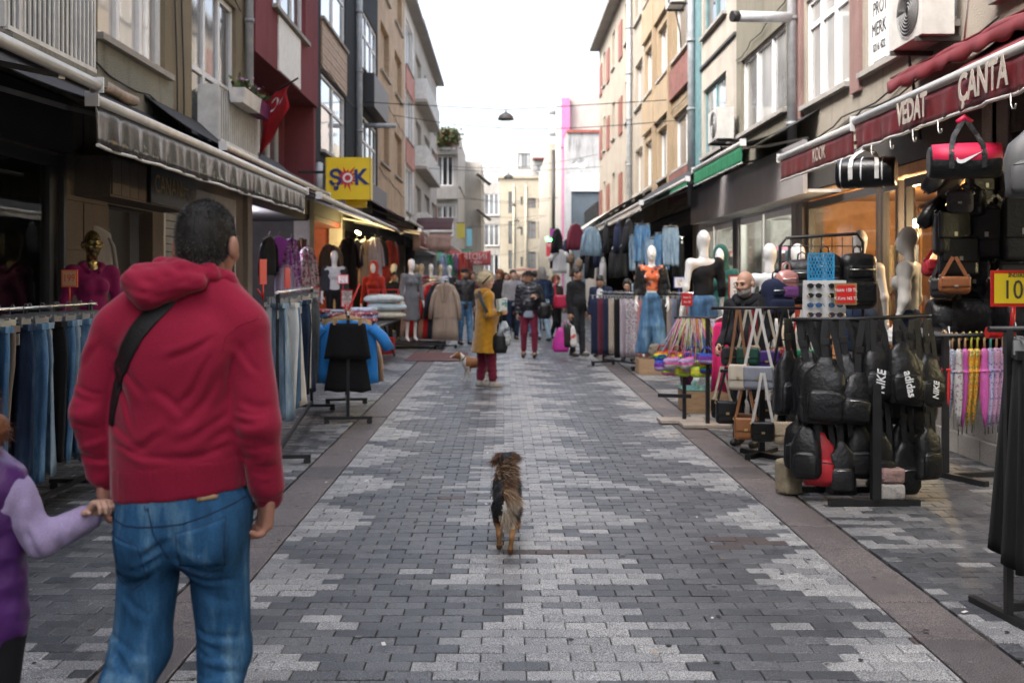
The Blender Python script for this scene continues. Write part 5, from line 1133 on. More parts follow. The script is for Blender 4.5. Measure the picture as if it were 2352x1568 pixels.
# yellow shop sign
ss = thing('shop_sign', 'yellow illuminated-box sign with a red burst and blue letters', 'sign', (-3.0, 18.6, 3.6)); cS = P(800, 410, 18.6); w_, h_ = .41, .395
MB().box((cS.x - w_, 18.6, cS.z - h_), (cS.x + w_, 18.85, cS.z + h_)).build('box', mat('sign_yellow', (.80, .58, .02), .35, var=.04), ss)
for sx_ in (-1, 1): MB().box((cS.x + sx_ * w_ - .012, 18.59, cS.z - h_), (cS.x + sx_ * w_ + .012, 18.86, cS.z + h_)).build('edge_trim', mat('sign_trim', (.62, .46, .05), .4), ss)
pts = []
for k in range(28):
    a = 2 * math.pi * k / 28 + .06; rr = (.17 + .10 * ((k // 2 * 7) % 3) / 2) if k % 2 == 0 else .115; pts.append((rr * math.cos(a) * 1.05, rr * math.sin(a)))
MB().prism(pts, lambda u, v, d: (cS.x - .03 + u, 18.598 - d, cS.z + v + .01), .006, -.001).build('burst', mat('sign_red', (.55, .02, .04), .4, var=.03), ss)
blue = mat('sign_blue', (.015, .03, .16), .4, var=.03); text(ss, 'Ş', (cS.x - .235, 18.588, cS.z - .005), (1, 0, 0), (0, 0, 1), .40, blue, bold=.03); text(ss, 'K', (cS.x + .235, 18.588, cS.z + .01), (1, 0, .06), (-.06, 0, 1), .40, blue, bold=.03); text(ss, 'O', (cS.x - .01, 18.586, cS.z + .0), (1, 0, 0), (0, 0, 1), .24, mat('white_print'), bold=.03)
MB().box((cS.x - w_ - .55, 18.68, cS.z + .1), (cS.x - w_ - .013, 18.72, cS.z + .15)).build('bracket', m_blk, ss); MB().box((cS.x - .1, 18.9, cS.z - h_ - .13), (cS.x + .3, 18.95, cS.z - h_ + .05)).build('lower_panel', MATS['sign_yellow'], ss)
# flag on a pole
fl = thing('flag', 'red flag with white star and crescent on a slanted pole by the red house', 'flag', P(580, 245, 15.3)); p0, p1 = P(583, 243, 15.6), P(684, 180, 14.6)
MB().tube([p0, p1], .014, 6).build('pole', m_blk, fl)
def flag_pt(u, v):
    q = p0 + (p1 - p0) * (.12 + .72 * u); return (q.x + .05 * v * (1 - 2 * u) + .03 * math.sin(v * 5 + u * 3), q.y + .05 * math.sin(u * 9 + v * 4), q.z - (.62 - .25 * u) * v - (.24 * (1 - u)) * v)
MB().grid(flag_pt, 14, 14, (0, .004, 0)).build('cloth', mat('flag_red', (.42, .012, .02), .7, var=.15), fl)
def on_flag(pl, nm, c, s):
    MB().prism(pl, lambda u, v, d: Vector(flag_pt(c[0] + u * s, c[1] + v * s)) + Vector((0, d - .012, 0)), -.004, .004).build(nm, mat('white_print'), fl)
on_flag([((1 if k % 2 == 0 else .42) * math.cos(2 * math.pi * k / 10 + .3), (1 if k % 2 == 0 else .42) * math.sin(2 * math.pi * k / 10 + .3)) for k in range(10)], 'star', (.78, .42), .10)
on_flag([(math.cos(t), math.sin(t)) for t in [R(a) for a in range(-140, 141, 20)]] + [(.25 + .8 * math.cos(t), .8 * math.sin(t)) for t in [R(a) for a in range(140, -141, -20)]], 'crescent', (.5, .3), .15)
f2 = thing('flag', 'small plain red cloth hanging over the white balcony railing', 'flag', F1(8.7, 4.3, .26)); MB().grid(lambda u, v: F1(8.55 + .4 * u, 4.72 - .33 * v, .26 + .02 * math.sin(u * 8)), 6, 4, (.004, 0, 0)).build('cloth', mat('flag_red'), f2)
# flower box
fb = thing('flower_box', 'white and purple window box with small flowers on the balcony railing', 'planter', F1(14, 4.05, .3))
for a, b, mm in ((13.35, 14.3, mat('planter_white', (.6, .58, .56), .5)), (14.3, 14.85, mat('planter_purple', (.12, .02, .09), .5))): 
    MB().loft([[F1(u, z, n) for u, n in ((a + .01, .3 + i), (b - .01, .3 + i), (b - .01, .52 - i), (a + .01, .52 - i))] for z, i in ((3.95, .03), (4.15, 0))], sm=False).build('box', mm, fb)
def leaves(name, par, pts, rad, n, ms, size, seed=1, up=.3):
    r = random.Random(seed); q = MB()
    for i in range(n):
        c = Vector(r.choice(pts)) + Vector((r.gauss(0, 1), r.gauss(0, 1), r.gauss(0, 1) * .8)) * rad; d = Vector((r.gauss(0, 1), r.gauss(0, 1), r.gauss(up, .7))).normalized(); s = d.cross(Vector((r.gauss(0, 1), r.gauss(0, 1), r.gauss(0, 1)))).normalized(); L = size * r.uniform(.6, 1.4)
        q.add([c - s * L * .05, c + d * L * .5 + s * L * .28, c + d * L, c + d * L * .5 - s * L * .28], [(0, 1, 2, 3)], r.randrange(len(ms)))
    return q.build(name, ms, par)
LEAF = [mat('leaf_%d' % i, c, .6, var=.3) for i, c in enumerate(((.05, .09, .025), (.08, .12, .03), (.035, .06, .02), (.11, .11, .03)))]
leaves('foliage', fb, [F1(13.5 + .1 * k, 4.2, .4) for k in range(13)], .05, 260, LEAF, .09, 2, 1.2); leaves('flowers', fb, [F1(13.5 + .1 * k, 4.27, .42) for k in range(11)], .05, 70, [mat('petal_purple', (.20, .05, .22), .6), mat('petal_pale', (.5, .3, .45), .6)], .05, 3)
bp = thing('balcony_plant', 'bushy flowering plants crowding the upper balcony of the white corner house', 'plant', P(1025, 345, 61.5)); MB().box(P(1006, 345, 61.7), P(1046, 338, 61.4)).build('trough', mat('planter_white'), bp)
leaves('foliage', bp, [P(1004 + 4 * k, 328 - (k * 37 % 11) * 2, 61.4) for k in range(11)], .22, 1800, LEAF + [mat('petal_rust', (.22, .08, .05), .6)], .22, 5)
# street lamps on wires
for k, (x, y, Y, lab) in enumerate(((1162, 272, 27, 'dark dome street lamp hanging low over the street on a wire, the biggest'), (1168, 408, 46, 'dome street lamp on the wire before the blank white wall'), (1178, 472, 62, 'flat street lamp on the wire before the cream house, level with its upper windows'), (1187, 508, 76, 'flat street lamp on the wire before the cream house, level with its middle windows'), (1193, 524, 84, 'lowest flat street lamp before the cream house'))):
    c = P(x, y, Y); l_ = thing('street_lamp', lab, 'street lamp', c); s = .22
    MB().lathe([(s, 0), (s * .99, .02), (s * .9, .09), (s * .65, .15), (s * .3, .19), (.03, .205), (.015, .26)], c + Vector((0, 0, -.04)), 24).build('shade', mat('lamp_shade_grey', (.10, .095, .085), .5, var=.2), l_); MB().lathe([(.07, -.03), (.08, 0), (.07, .03)], c + Vector((0, 0, -.03)), 12).build('bulb', mat('frosted_bulb', (.6, .58, .5), .4), l_)
    cb = MB().tube([Vector((-4 if Y < 60 else -3, Y, c.z + .45)), c + Vector((0, 0, .23)), Vector((4.5 if Y < 60 else 3.4, Y, c.z + .5))], .012, 5).build('wire', mat('black_cable'), l_)
r_ = random.Random(8)
for k, (x0, y0, Y0, x1, y1, Y1) in enumerate(((905, 265, 36, 1575, 275, 25), (1003, 380, 50, 1372, 355, 48), (1060, 450, 70, 1262, 460, 66), (1075, 520, 72, 1270, 490, 70), (1110, 585, 85, 1255, 560, 85))):
    a, b = P(x0, y0, Y0), P(x1, y1, Y1); o = thing('overhead_cable', ('thin cable sagging across the street between the brick house and the drainpipe', 'thin cable crossing beside the concrete house', 'cable strung before the cream house high up', 'cable strung below the flat lamps', 'drooping cable low on the cream house front')[k], 'cable', a); MB().tube([a.lerp(b, t / 14) - Vector((0, 0, .35 * math.sin(math.pi * t / 14))) for t in range(15)], .012, 5).build('wire', mat('black_cable'), o)
# air conditioners
aircon('dusty split air conditioner hanging on the beige house beside the notice window', G1, 10.15, 3.98, .1)
aircon('split air conditioner over the red roll at the edge of the beige house', G1, 6.6, 4.3, .12)
aircon('white air conditioner on the turquoise framed house', G1, 19.4, 4.25, .12); aircon('white air conditioner high on the ochre house', G1, 24.6, 8.3, .12); aircon('air conditioner on the narrow white house above the maroon awning', F1, 42, 3.55, .1); aircon('air conditioner on the drab far house', FL(x7), 76, 3.0, .1)
fld = thing('flood_light', 'grey lamp housing tied to the air conditioner with white cables', 'lamp', G1(8.9, 4.3, .6)); MB().obox(Vector(G1(8.75, 4.62, .55)), (.06, .05, .0), (-.03, .05, .05), (0, -.12, .22)).build('housing', mat('ac_white'), fld)
MB().tube([G1(8.75, 4.45, .5), G1(8.6, 4.2, .5), G1(8.5, 4.35, .45), G1(8.4, 4.55, .4), G1(8.7, 4.7, .3), G1(8.9, 4.1, .35), G1(9.1, 3.7, .3)], .01, 5).build('cable', mat('white_cable', (.6, .6, .6), .5), fld)
for k, (x, y) in enumerate(((1178 + 62, 606),)): pass

# ================================================================ MAN IN THE RED HOODIE (seen from behind), GIRL
MX, MY = -.88, 2.85
lp = lambda px, py, y=0: np.array(((px - VX) / (FP / MY) - MX, y, H - (py - VY) / (FP / MY)))
m_hood = jersey('red_jersey', (.36, .018, .055)); m_rib = jersey('red_rib', (.30, .014, .045)); m_jn = denim('blue_denim', (.035, .13, .28), (.20, .37, .52)); m_stitch = mat('dark_stitch', (.012, .03, .075), .8)
man = thing('person', 'man in a red hooded sweatshirt and blue jeans seen from behind, leading a girl', 'person', (0, 0, 0))
hd = (.02, .035, 1.692); yw = R(173); HP, HT, HRM = head_prims(hd, yw, 1.0)
sL, eL, wL = np.array((-.228, .0, 1.445)), np.array((-.292, -.02, 1.215)), np.array((-.268, .03, 1.015))
sR, eR, wR = np.array((.135, .0, 1.445)), np.array((.182, -.03, 1.18)), np.array((.195, .035, .975))
hipL, knL, anL = np.array((-.122, .0, .93)), np.array((-.15, -.02, .55)), np.array((-.26, -.30, .16)); hipR, knR, anR = np.array((.052, .0, .93)), np.array((.075, .02, .52)), np.array((.062, -.16, .12))
pr = [cap(hipL, knL, .07, .05), cap(knL, anL, .05, .036), cap(hipR, knR, .07, .05), cap(knR, anR, .05, .036), cap((-.04, 0, 1.0), (-.04, 0, 1.35), .13, .14, .7), cap(sL, eL, .045, .037), cap(eL, wL, .036, .027), cap(sR, eR, .045, .037), cap(eR, wR, .036, .027), cap((-.2, 0, 1.45), (.1, 0, 1.45), .05, .05), cap((-.01, .0, 1.45), (.015, .03, 1.66), .064, .06, 1, .05)]
parts = [solid(pr, .014), solid(HP, .006), solid(hand_prims(wL, (.12, .10, -.98), (.3, .9, .1), .75, 1.04, 0, (.3, -.9, .1)), .0045), solid(hand_prims(wR, (-.12, .06, -1), (-.5, .8, .0), .85, 1.06, 0, (-1, -.35, 0)), .0045)]
V_, F_ = join(parts); meshobj('body', V_, F_, mat('skin_man', (.47, .235, .165), .5, var=.18, scale=22, spec=.4), None, True, man)
def folds(segs, amp, wid, base=None):
    """sharp cloth creases along (x0,z0)-(x1,z1) lines"""
    def f(p):
        o = base(p) if base else np.zeros(len(p)); x, z = p[:, 0] + .008 * np.sin(p[:, 2] * 33), p[:, 2] + .006 * np.sin(p[:, 0] * 41)
        for k, (a, b, c, d) in enumerate(segs):
            L = math.hypot(c - a, d - b); t = ((x - a) * (c - a) + (z - b) * (d - b)) / L ** 2; s_ = ((x - a) * (d - b) - (z - b) * (c - a)) / L; e = np.clip(np.minimum(t, 1 - t) * 4, 0, 1) * (t > 0) * (t < 1); w_ = wid * (.7 + .6 * ((k * 7) % 5) / 4)
            o = o + amp * e * (np.exp(-(s_ / w_) ** 2) - .8 * np.exp(-((s_ - 1.9 * w_) / (1.5 * w_)) ** 2))
        return o
    return f
FS = [(.10, 1.40, -.02, 1.24), (.11, 1.36, .0, 1.18), (.12, 1.30, .03, 1.12), (.09, 1.44, -.04, 1.36), (-.2, 1.40, -.10, 1.27), (-.21, 1.33, -.12, 1.18), (.13, 1.22, -.02, 1.14), (.14, 1.18, .0, 1.105), (.13, 1.13, -.06, 1.10), (-.22, 1.20, -.08, 1.12), (-.22, 1.14, -.02, 1.095), (-.02, 1.18, -.16, 1.12), (.12, 1.26, .06, 1.1), (-.09, 1.30, .02, 1.22)]
FS += [(.13 - .01 * (k % 2), 1.26 - .035 * k, .235, 1.235 - .03 * k + .02 * (k % 3)) for k in range(6)] + [(-.345, 1.30 - .035 * k, -.24, 1.275 - .03 * k + .02 * (k % 3)) for k in range(7)] + [(.15, 1.08 - .02 * k, .24, 1.06 - .02 * k) for k in range(3)] + [(-.33, 1.10 - .02 * k, -.24, 1.085 - .02 * k) for k in range(3)] + [(.14, 1.42, .2, 1.33), (-.24, 1.43, -.30, 1.34)]
TORSO = [cap((-.05, .01, 1.07), (-.05, .015, 1.2), .192, .178, .78, .06), cap((-.05, .015, 1.2), (-.05, .01, 1.38), .178, .168, .78, .08), cap((-.19, .005, 1.43), (.10, .005, 1.43), .078, .078, 1, .06), cap((-.08, .0, 1.50), (.03, .01, 1.545), .085, .075, 1, .08), cap((.04, .0, 1.545), (.13, .0, 1.465), .06, .07, 1, .06), cap((-.11, .0, 1.545), (-.21, .0, 1.465), .06, .07, 1, .06), ell((-.09, -.095, 1.38), (.08, .05, .1), None, .06), ell((.03, -.095, 1.38), (.08, .05, .1), None, .06), cut((.1, 0, -1), -1.068)]
TOP = TORSO + [cap(sL, eL, .074, .060, 1, .012), cap(eL, wL + (eL - wL) * .14, .060, .051, 1, .02), cap(sR, eR, .074, .060, 1, .012), cap(eR, wR + (eR - wR) * .14, .060, .051, 1, .02)]
CR = folds(FS, .0055, .011, wrinkle(.005, 8, 5, (1, 1, 1.3), 5, False))
top = sobj('hoodie', TOP, .0062, m_hood, man, CR)
for nm, q in (('hem_band', [cap((-.048, .008, .97), (-.048, .008, 1.10), .194, .194, .76, .02), cut((.1, 0, -1), -.992), cut((-.1, 0, 1), 1.085)]), ('cuff', [cap(wL + (eL - wL) * .02, wL + (eL - wL) * .3, .039, .049, 1, .01)]), ('cuff', [cap(wR + (eR - wR) * -.04, wR + (eR - wR) * .3, .041, .050, 1, .01)])): sobj(nm, q, .008, m_rib, top, wrinkle(.004, 40, 3, (2, 2, .3)))
sobj('hood', [cap((-.145, -.095, 1.588), (-.10, -.115, 1.552), .034, .036, 1, .03), cap((-.10, -.115, 1.552), (.03, -.095, 1.585), .034, .024, 1, .03), ell((-.075, -.105, 1.59), (.078, .034, .038), rotm(0, R(-8), 0), .03), cap((-.14, -.08, 1.615), (-.02, -.085, 1.622), .022, .022, 1, .014), cap((-.02, -.085, 1.622), (.06, -.055, 1.603), .022, .018, 1, .016), cap((-.088, -.035, 1.633), (-.045, -.062, 1.636), .019, .018, 1, .012), cap((-.045, -.062, 1.636), (.045, -.045, 1.622), .018, .016, 1, .012), cap((.045, -.045, 1.622), (.085, .0, 1.59), .018, .022, 1, .02), cap((-.088, -.035, 1.633), (-.085, .07, 1.60), .022, .028, 1, .02), cap((.085, 0, 1.59), (.07, .08, 1.575), .024, .03, 1, .03)], .006, m_hood, man, wrinkle(.006, 26, 8, (1, 1, 1.8)))
JN = [cap(hipL, knL, .098, .074, 1, .03), cap(knL, anL, .073, .062, 1, .04), cap(hipR, knR, .098, .068, 1, .03), cap(knR, anR, .067, .06, 1, .04), ell((-.04, -.005, .94), (.178, .125, .13), None, .06), ell((-.115, -.06, .86), (.085, .075, .095), None, .05), ell((.042, -.06, .86), (.085, .075, .095), None, .05), cap((-.045, .0, .98), (-.045, .0, 1.06), .174, .17, .74, .03), cut((0, 0, 1), 1.06)]
JS = [(-.04, .84, -.17, .78), (-.05, .80, -.19, .735), (-.03, .83, .11, .775), (-.02, .79, .13, .74), (-.03, .88, -.13, .83), (-.02, .87, .08, .85)] + [(-.245 + .03 * (k % 3), .61 - .03 * k, -.09 - .035 * (k % 2), .55 - .012 * k - .05 * (k % 3)) for k in range(5)] + [(.0 + .03 * (k % 2), .62 - .034 * k, .15 - .03 * (k % 3), .57 - .02 * k - .045 * (k % 2)) for k in range(5)] + [(-.19, .72, -.10, .66), (.03, .73, .12, .67)]
jcr = folds(JS, .0055, .009, wrinkle(.006, 9, 21, (1, 1, 1.4), 6, False))
jn = sobj('jeans', JN, .0065, m_jn, man, jcr)
def backy(prims, disp, pts, extra=.0):
    """y of the rear surface at (x,z)"""
    ys = np.linspace(-.42, .15, 300); o = []
    for x, z in pts:
        p = np.stack([np.full(300, x), ys, np.full(300, z)], 1).astype(np.float32); D = field(prims, p) + disp(p.astype(float)); k = np.argmax(D < 0); o.append((x, ys[k] - extra, z) if D.min() < 0 else (x, -.05, z))
    return o
def seam(pts, rad, m, par, nm, prims=JN, disp=jcr, extra=.001):
    MB().tube(backy(prims, disp, pts, extra), rad, 5).build(nm, m, par)
poly = lambda pts, n=10: [(pts[i][0] + (pts[i + 1][0] - pts[i][0]) * t / n, pts[i][1] + (pts[i + 1][1] - pts[i][1]) * t / n) for i in range(len(pts) - 1) for t in range(n)] + [pts[-1]]
L2d = lambda px, py: (lp(px, py)[0], lp(px, py)[2])
def dp(cx, cy): return L2d(cx * .441 / 1.01446, (900 + cy * .4407) / 1.01446)     # from the zoomed crop
for q in ([(640, 735), (820, 775), (850, 955), (770, 1020), (660, 950), (640, 735)], [(1010, 715), (1245, 645), (1240, 890), (1130, 945), (1015, 890), (1010, 715)]):
    pts = [dp(*a) for a in q]; pk = MB(); c = np.mean(pts[:-1], 0)
    seam(poly(pts, 8), .0022, m_stitch, jn, 'pocket_seam')
    g = []
    bl, br, tl, tr = pts[3], pts[3], pts[0], pts[1]
    P4 = [pts[0], pts[1], pts[2], pts[4]]
    nu, nv = 8, 8; gp = [[(P4[0][0] * (1 - u) * (1 - v) + P4[1][0] * u * (1 - v) + P4[2][0] * u * v + P4[3][0] * (1 - u) * v, P4[0][1] * (1 - u) * (1 - v) + P4[1][1] * u * (1 - v) + P4[2][1] * u * v + P4[3][1] * (1 - u) * v) for v in np.linspace(0, 1, nv + 1)] for u in np.linspace(0, 1, nu + 1)]
    flat = backy(JN, jcr, [a for r_ in gp for a in r_], .003); W_ = nv + 1
    MB().grid(lambda u, v: flat[int(round(u * nu)) * W_ + int(round(v * nv))], nu, nv, (0, .004, 0)).build('back_pocket', m_jn, jn)
seam(poly([dp(630, 655), dp(750, 680), dp(890, 680), dp(1040, 665), dp(1180, 620), dp(1310, 570)], 6), .0022, m_stitch, jn, 'yoke_seam'); seam(poly([dp(870, 585), dp(895, 700), dp(960, 850)], 8), .0022, m_stitch, jn, 'seat_seam')
seam(poly([L2d(538, 800), L2d(541, 770), L2d(560, 748), L2d(606, 727)], 6), .0016, m_rib, top, 'shoulder_seam', TOP, CR); seam(poly([dp(858, 570), dp(862, 590)], 3), .006, m_jn, jn, 'belt_loop')
MB().grid(lambda u, v: backy(JN, jcr, [(dp(1110, 535)[0] + .05 * u, dp(1110, 535)[1] - .012 * v + .004 * u)], .004)[0], 3, 1, (0, .004, 0)).build('leather_patch', mat('tan_leather_patch', (.40, .27, .15), .7), jn)
for a, t in ((anL, 1), (anR, 1)): sobj('shoe', [cap(a + np.array((0, -.04, -.04)), a + np.array((0, .15, -.05)), .05, .042, 1, .03), cap(a, a + np.array((0, 0, .04)), .05, .05, 1, .03), cut((0, 0, -1), -(a[2] - .095))], .012, mat('dark_trainer', (.03, .03, .035), .6), man)
# cropped salt-and-pepper hair: cap plus short strands
Nn = np.array(HRM) @ np.array((0, -.62, -1.)); HQ = [ell(HT((0, .012, .032)), (.079, .098, .0975), HRM), cap(HT((0, .045, -.02)), HT((0, .05, -.085)), .062, .052, 1, .03), cut(tuple(Nn), float(Nn @ np.array(hd)) + .028)]
ho = sobj('hair', HQ, .006, HAIRM['black'], man)
hv, hf = solid(HQ, .007); 
strands('hair_strands', ho, hv, hf, 16000, .0105, [HAIRM['black'], HAIRM['salt'], HAIRM['grey']], lambda p, N, r: (N * .75 + np.array((.05, -.35, -.45)) + r.normal(size=N.shape) * .12, r.uniform(.6, 1.1, len(p)) * np.where(p[:, 2] > 1.77, 1.5, 1.)), lambda p, r: np.where(r.uniform(size=len(p)) < np.clip(.10 + (1.72 - p[:, 2]) * 1.6, .08, .4), 2, r.choice((0, 0, 1), len(p))), 3, .0007)
man.location = (MX, MY, 0)
# strap of his cross-body bag
st = thing('bag_strap', 'broad black cross-body bag strap over the back of the red hoodie', 'strap', (0, 0, 0))
pts2 = poly([L2d(425, 640), L2d(405, 690), L2d(350, 760), L2d(300, 850), L2d(274, 920), L2d(264, 965)], 6); bk = [Vector(b) for b in backy(TORSO, CR, pts2, .004)]
rows = []
for i, b in enumerate(bk):
    t = (bk[min(i + 1, len(bk) - 1)] - bk[max(i - 1, 0)]).normalized(); d = Vector((t.z, 0, -t.x)).normalized(); row = []
    for s in np.linspace(-1, 1, 7): row.append((b.x + d.x * .027 * s, b.z + d.z * .027 * s))
    rows.append(backy(TORSO, CR, row, .006))
MB().grid(lambda u, v: rows[int(round(u * (len(rows) - 1)))][int(round(v * 6))], len(rows) - 1, 6, (0, .004, 0)).build('webbing', mat('black_webbing', (.022, .022, .025), .6, bump=.4, bscale=120), st); st.location = (MX, MY, 0)
# the girl
CX, CY = -1.45, 2.74
gl_ = thing('person', 'girl in a purple padded vest and lilac jumper led by the man in red', 'person', (0, 0, 0)); gp_ = lambda px, py, y=0: np.array(((px - VX) / (FP / CY) - CX, y, H - (py - VY) / (FP / CY)))
gs, ge, gw = gp_(8, 1125), gp_(98, 1240, .0), gp_(188, 1198, .06); c = np.array((-.03, 0, 1.215)); HP2, T2, RM2 = head_prims(c, R(185), .92)
gb = [cap((0, 0, .62), (0, 0, .98), .09, .10, .7), cap((-.06, 0, .6), (-.065, .03, .33), .05, .04), cap((-.065, .03, .33), (-.07, .0, .07), .04, .03), cap((.055, 0, .6), (.055, -.04, .33), .05, .04), cap((.055, -.04, .33), (.05, -.14, .08), .04, .03), cap(gs, ge, .034, .03), cap(ge, gw, .03, .022), cap((-.11, 0, 1.0), (-.17, .0, .8), .034, .03), cap((-.17, 0, .8), (-.17, -.06, .62), .03, .022), cap((-.02, 0, 1.0), (-.02, 0, 1.15), .042, .04)]
V_, F_ = join([solid(gb, .012), solid(HP2, .007), solid(hand_prims(gw, gp_(228, 1150, .03) - gw, (-.2, -.9, .45), .95, .74, 0, (.6, .1, -.6)), .004), solid(hand_prims((-.17, -.06, .62), (0, 0, -1), (.2, .9, 0), .5, .72), .005)]); meshobj('body', V_, F_, SKIN[2], None, True, gl_)
m_lil = jersey('lilac_knit', (.44, .36, .58)); m_pv = mat('purple_nylon', (.10, .028, .17), .4, var=.3, scale=8, bump=.4, bscale=16)
sobj('jumper', [cap(gs, ge, .050, .043, 1, .04), cap(ge, ge + (gw - ge) * .86, .043, .038, 1, .02), cap((-.11, 0, 1.0), (-.17, .0, .8), .055, .05), cap((-.17, 0, .8), (-.17, -.05, .66), .05, .04), cap((-.1, 0, 1.0), (.09, 0, 1.0), .06, .06, 1, .05)], .008, m_lil, gl_, folds([(ge[0] - .04, ge[2] + .05, ge[0] + .02, ge[2] - .05), (ge[0] - .01, ge[2] + .07, ge[0] + .05, ge[2] - .03), (ge[0] - .07, ge[2] + .03, ge[0] - .03, ge[2] + .13), (ge[0] + .05, ge[2] - .03, ge[0] + .06, ge[2] + .07), (gs[0], gs[2] - .02, gs[0] + .05, gs[2] - .04)], .007, .008, wrinkle(.005, 24, 6))); sobj('cuff', [cap(ge + (gw - ge) * .84, ge + (gw - ge) * .98, .036, .033)], .007, m_lil, gl_, wrinkle(.004, 60, 3))
sobj('vest', [cap((0, 0, z), (0, 0, z + .03), .134 - .004 * k, .134, .78, .010) for k, z in enumerate((.655, .735, .815, .895, .97))] + [cap((-.08, 0, 1.03), (.06, 0, 1.03), .06, .06, 1, .04), cap((-.02, 0, 1.06), (-.02, 0, 1.10), .07, .075, 1, .03)], .009, m_pv, gl_, wrinkle(.006, 28, 9))
sobj('leggings', [cap((-.06, 0, .62), (-.065, .03, .33), .072, .055), cap((-.065, .03, .33), (-.07, .0, .09), .054, .042), cap((.058, 0, .62), (.055, -.04, .33), .072, .055), cap((.055, -.04, .33), (.05, -.14, .1), .054, .042), ell((0, 0, .64), (.115, .09, .08))], .01, fabric('black_leggings', (.014, .014, .017)), gl_)
for a in ((-.07, .0, .07), (.05, -.14, .08)): sobj('shoe', [cap((a[0], a[1] - .03, a[2] - .03), (a[0], a[1] + .1, a[2] - .035), .036, .03), cut((0, 0, -1), -(a[2] - .065))], .011, mat('white_trainer', (.6, .6, .6), .5), gl_)
bq = [ell(T2((0, .014, .032)), (.079, .096, .094), RM2), ell(gp_(8, 978, -.07), (.046, .044, .05), None, .02), cap(T2((0, .06, .02)), gp_(-8, 985, -.05), .05, .035, 1, .03), cap(gp_(-5, 1000, -.07), gp_(-12, 1060, -.08), .03, .012, 1, .02)]
go = sobj('hair', bq, .007, HAIRM['red'], gl_, wrinkle(.005, 70, 4)); sobj('hair_tie', [cap(gp_(-22, 968, -.05), gp_(-10, 960, -.06), .022, .022)], .007, mat('pale_pink', (.6, .45, .45), .7), go)
v2, f2_ = solid(bq, .007); strands('hair_strands', go, v2, f2_, 2500, .03, [HAIRM['red'], HAIRM['brown']], lambda p, N, r: (N * .35 + np.array((.2, 0, -.7)) + r.normal(size=N.shape) * .35, r.uniform(.5, 1.2, len(p))), lambda p, r: r.choice((0, 0, 1), len(p)), 5, .0009)
gl_.location = (CX, CY, 0)

# ================================================================ DOGS
FUR = [mat('fur_black', (.012, .012, .014), .45, var=.4, scale=30), mat('fur_brown', (.085, .035, .014), .55, var=.4, scale=30), mat('fur_tan', (.30, .155, .06), .6, var=.35, scale=30), mat('fur_cream', (.58, .47, .35), .65, var=.2, scale=30), mat('fur_white', (.62, .58, .52), .65, var=.15, scale=30), mat('fur_rust', (.27, .11, .035), .6, var=.35, scale=25)]
def fur_split(name, V, F, cls, par):
    fc = V[F].mean(1); return meshobj(name, V, F, FUR, cls(fc), True, par)
dog = thing('dog', 'black and tan dog with a feathery raised tail walking away along the paving', 'dog', (0, 0, 0))
DQ = [cap((0, -.02, .285), (0, .17, .30), .070, .074, 1, .05), cap((0, .17, .30), (0, .36, .305), .076, .088, 1, .05), ell((0, -.06, .275), (.072, .07, .085), None, .05), ell((0, .40, .30), (.075, .08, .10), None, .05), cap((0, .42, .35), (-.005, .50, .43), .062, .055, 1, .05), ell((-.005, .55, .455), (.056, .062, .054), None, .03), cap((-.005, .59, .445), (-.005, .675, .425), .032, .022, 1, .03),
      # hind legs: thigh, hock, shank, paw
      cap((-.045, -.05, .26), (-.052, -.005, .165), .048, .030, 1, .04), cap((-.052, -.005, .165), (-.048, -.085, .105), .024, .017, 1, .02), cap((-.048, -.085, .105), (-.046, -.055, .025), .0155, .015, 1, .012), cap((-.046, -.055, .018), (-.046, -.02, .016), .018, .017, 1, .012),
      cap((.045, -.07, .26), (.042, -.07, .165), .048, .030, 1, .04), cap((.042, -.07, .165), (.030, -.165, .105), .024, .017, 1, .02), cap((.030, -.165, .105), (.022, -.15, .02), .0155, .015, 1, .012), cap((.022, -.15, .018), (.022, -.11, .016), .018, .017, 1, .012),
      # fore legs
      cap((-.042, .37, .25), (-.04, .40, .15), .036, .022, 1, .03), cap((-.04, .40, .15), (-.035, .44, .025), .019, .015, 1, .015), cap((-.035, .44, .018), (-.035, .475, .016), .018, .016, 1, .012),
      cap((.055, .36, .25), (.075, .38, .17), .036, .022, 1, .03), cap((.075, .38, .17), (.078, .31, .085), .019, .015, 1, .015), cap((.078, .31, .085), (.078, .28, .06), .017, .014, 1, .012)]
DH = [cap((-.045, .545, .485), (-.085, .525, .445), .026, .014, .6, .02), cap((.035, .55, .49), (.075, .525, .475), .026, .016, .6, .02)]
TL = [cap((0, -.10, .325), (-.012, -.10, .375), .013, .012, 1, .02), cap((-.012, -.10, .375), (-.012, -.02, .42), .012, .010, 1, .02), cap((-.012, -.02, .42), (.005, .06, .43), .010, .006, 1, .02)]
dv, df = solid(DQ + DH + TL, .0075)
def dcls(p, r=None):
    x, y, z = p[:, 0], p[:, 1], p[:, 2]; o = np.zeros(len(p), int); o[(z < .165)] = 2; o[(z >= .165) & (z < .20) & (np.abs(x) > .02)] = 1; o[(y < -.08) & ((x / .028) ** 2 + ((z - .27) / .055) ** 2 + np.sin(z * 200 + x * 170) * .35 < 1)] = 4; o[(y < -.06) & (z < .23) & (np.abs(x) < .05) & (z > .15)] = 3; o[(y > .51) & (np.abs(x) > .03)] = 1; o[(z > .345) & (y < .07) & (z > .36)] = 1; o[(z < .03)] = 1
    if r is not None: q = r.uniform(size=len(p)) < .12; o[q & (o == 0)] = 1
    return o
fur_split('body', dv, df, dcls, dog)
def ddir(p, N, r):
    d = N * .45 + np.array((.12, -.75, -.35)) + r.normal(size=N.shape) * .22; L = np.where(p[:, 2] < .17, .45, 1.) * r.uniform(.6, 1.2, len(p)); nk = (p[:, 1] > .38) & (p[:, 2] > .3); L = np.where(nk, L * 1.7, L); return d, L
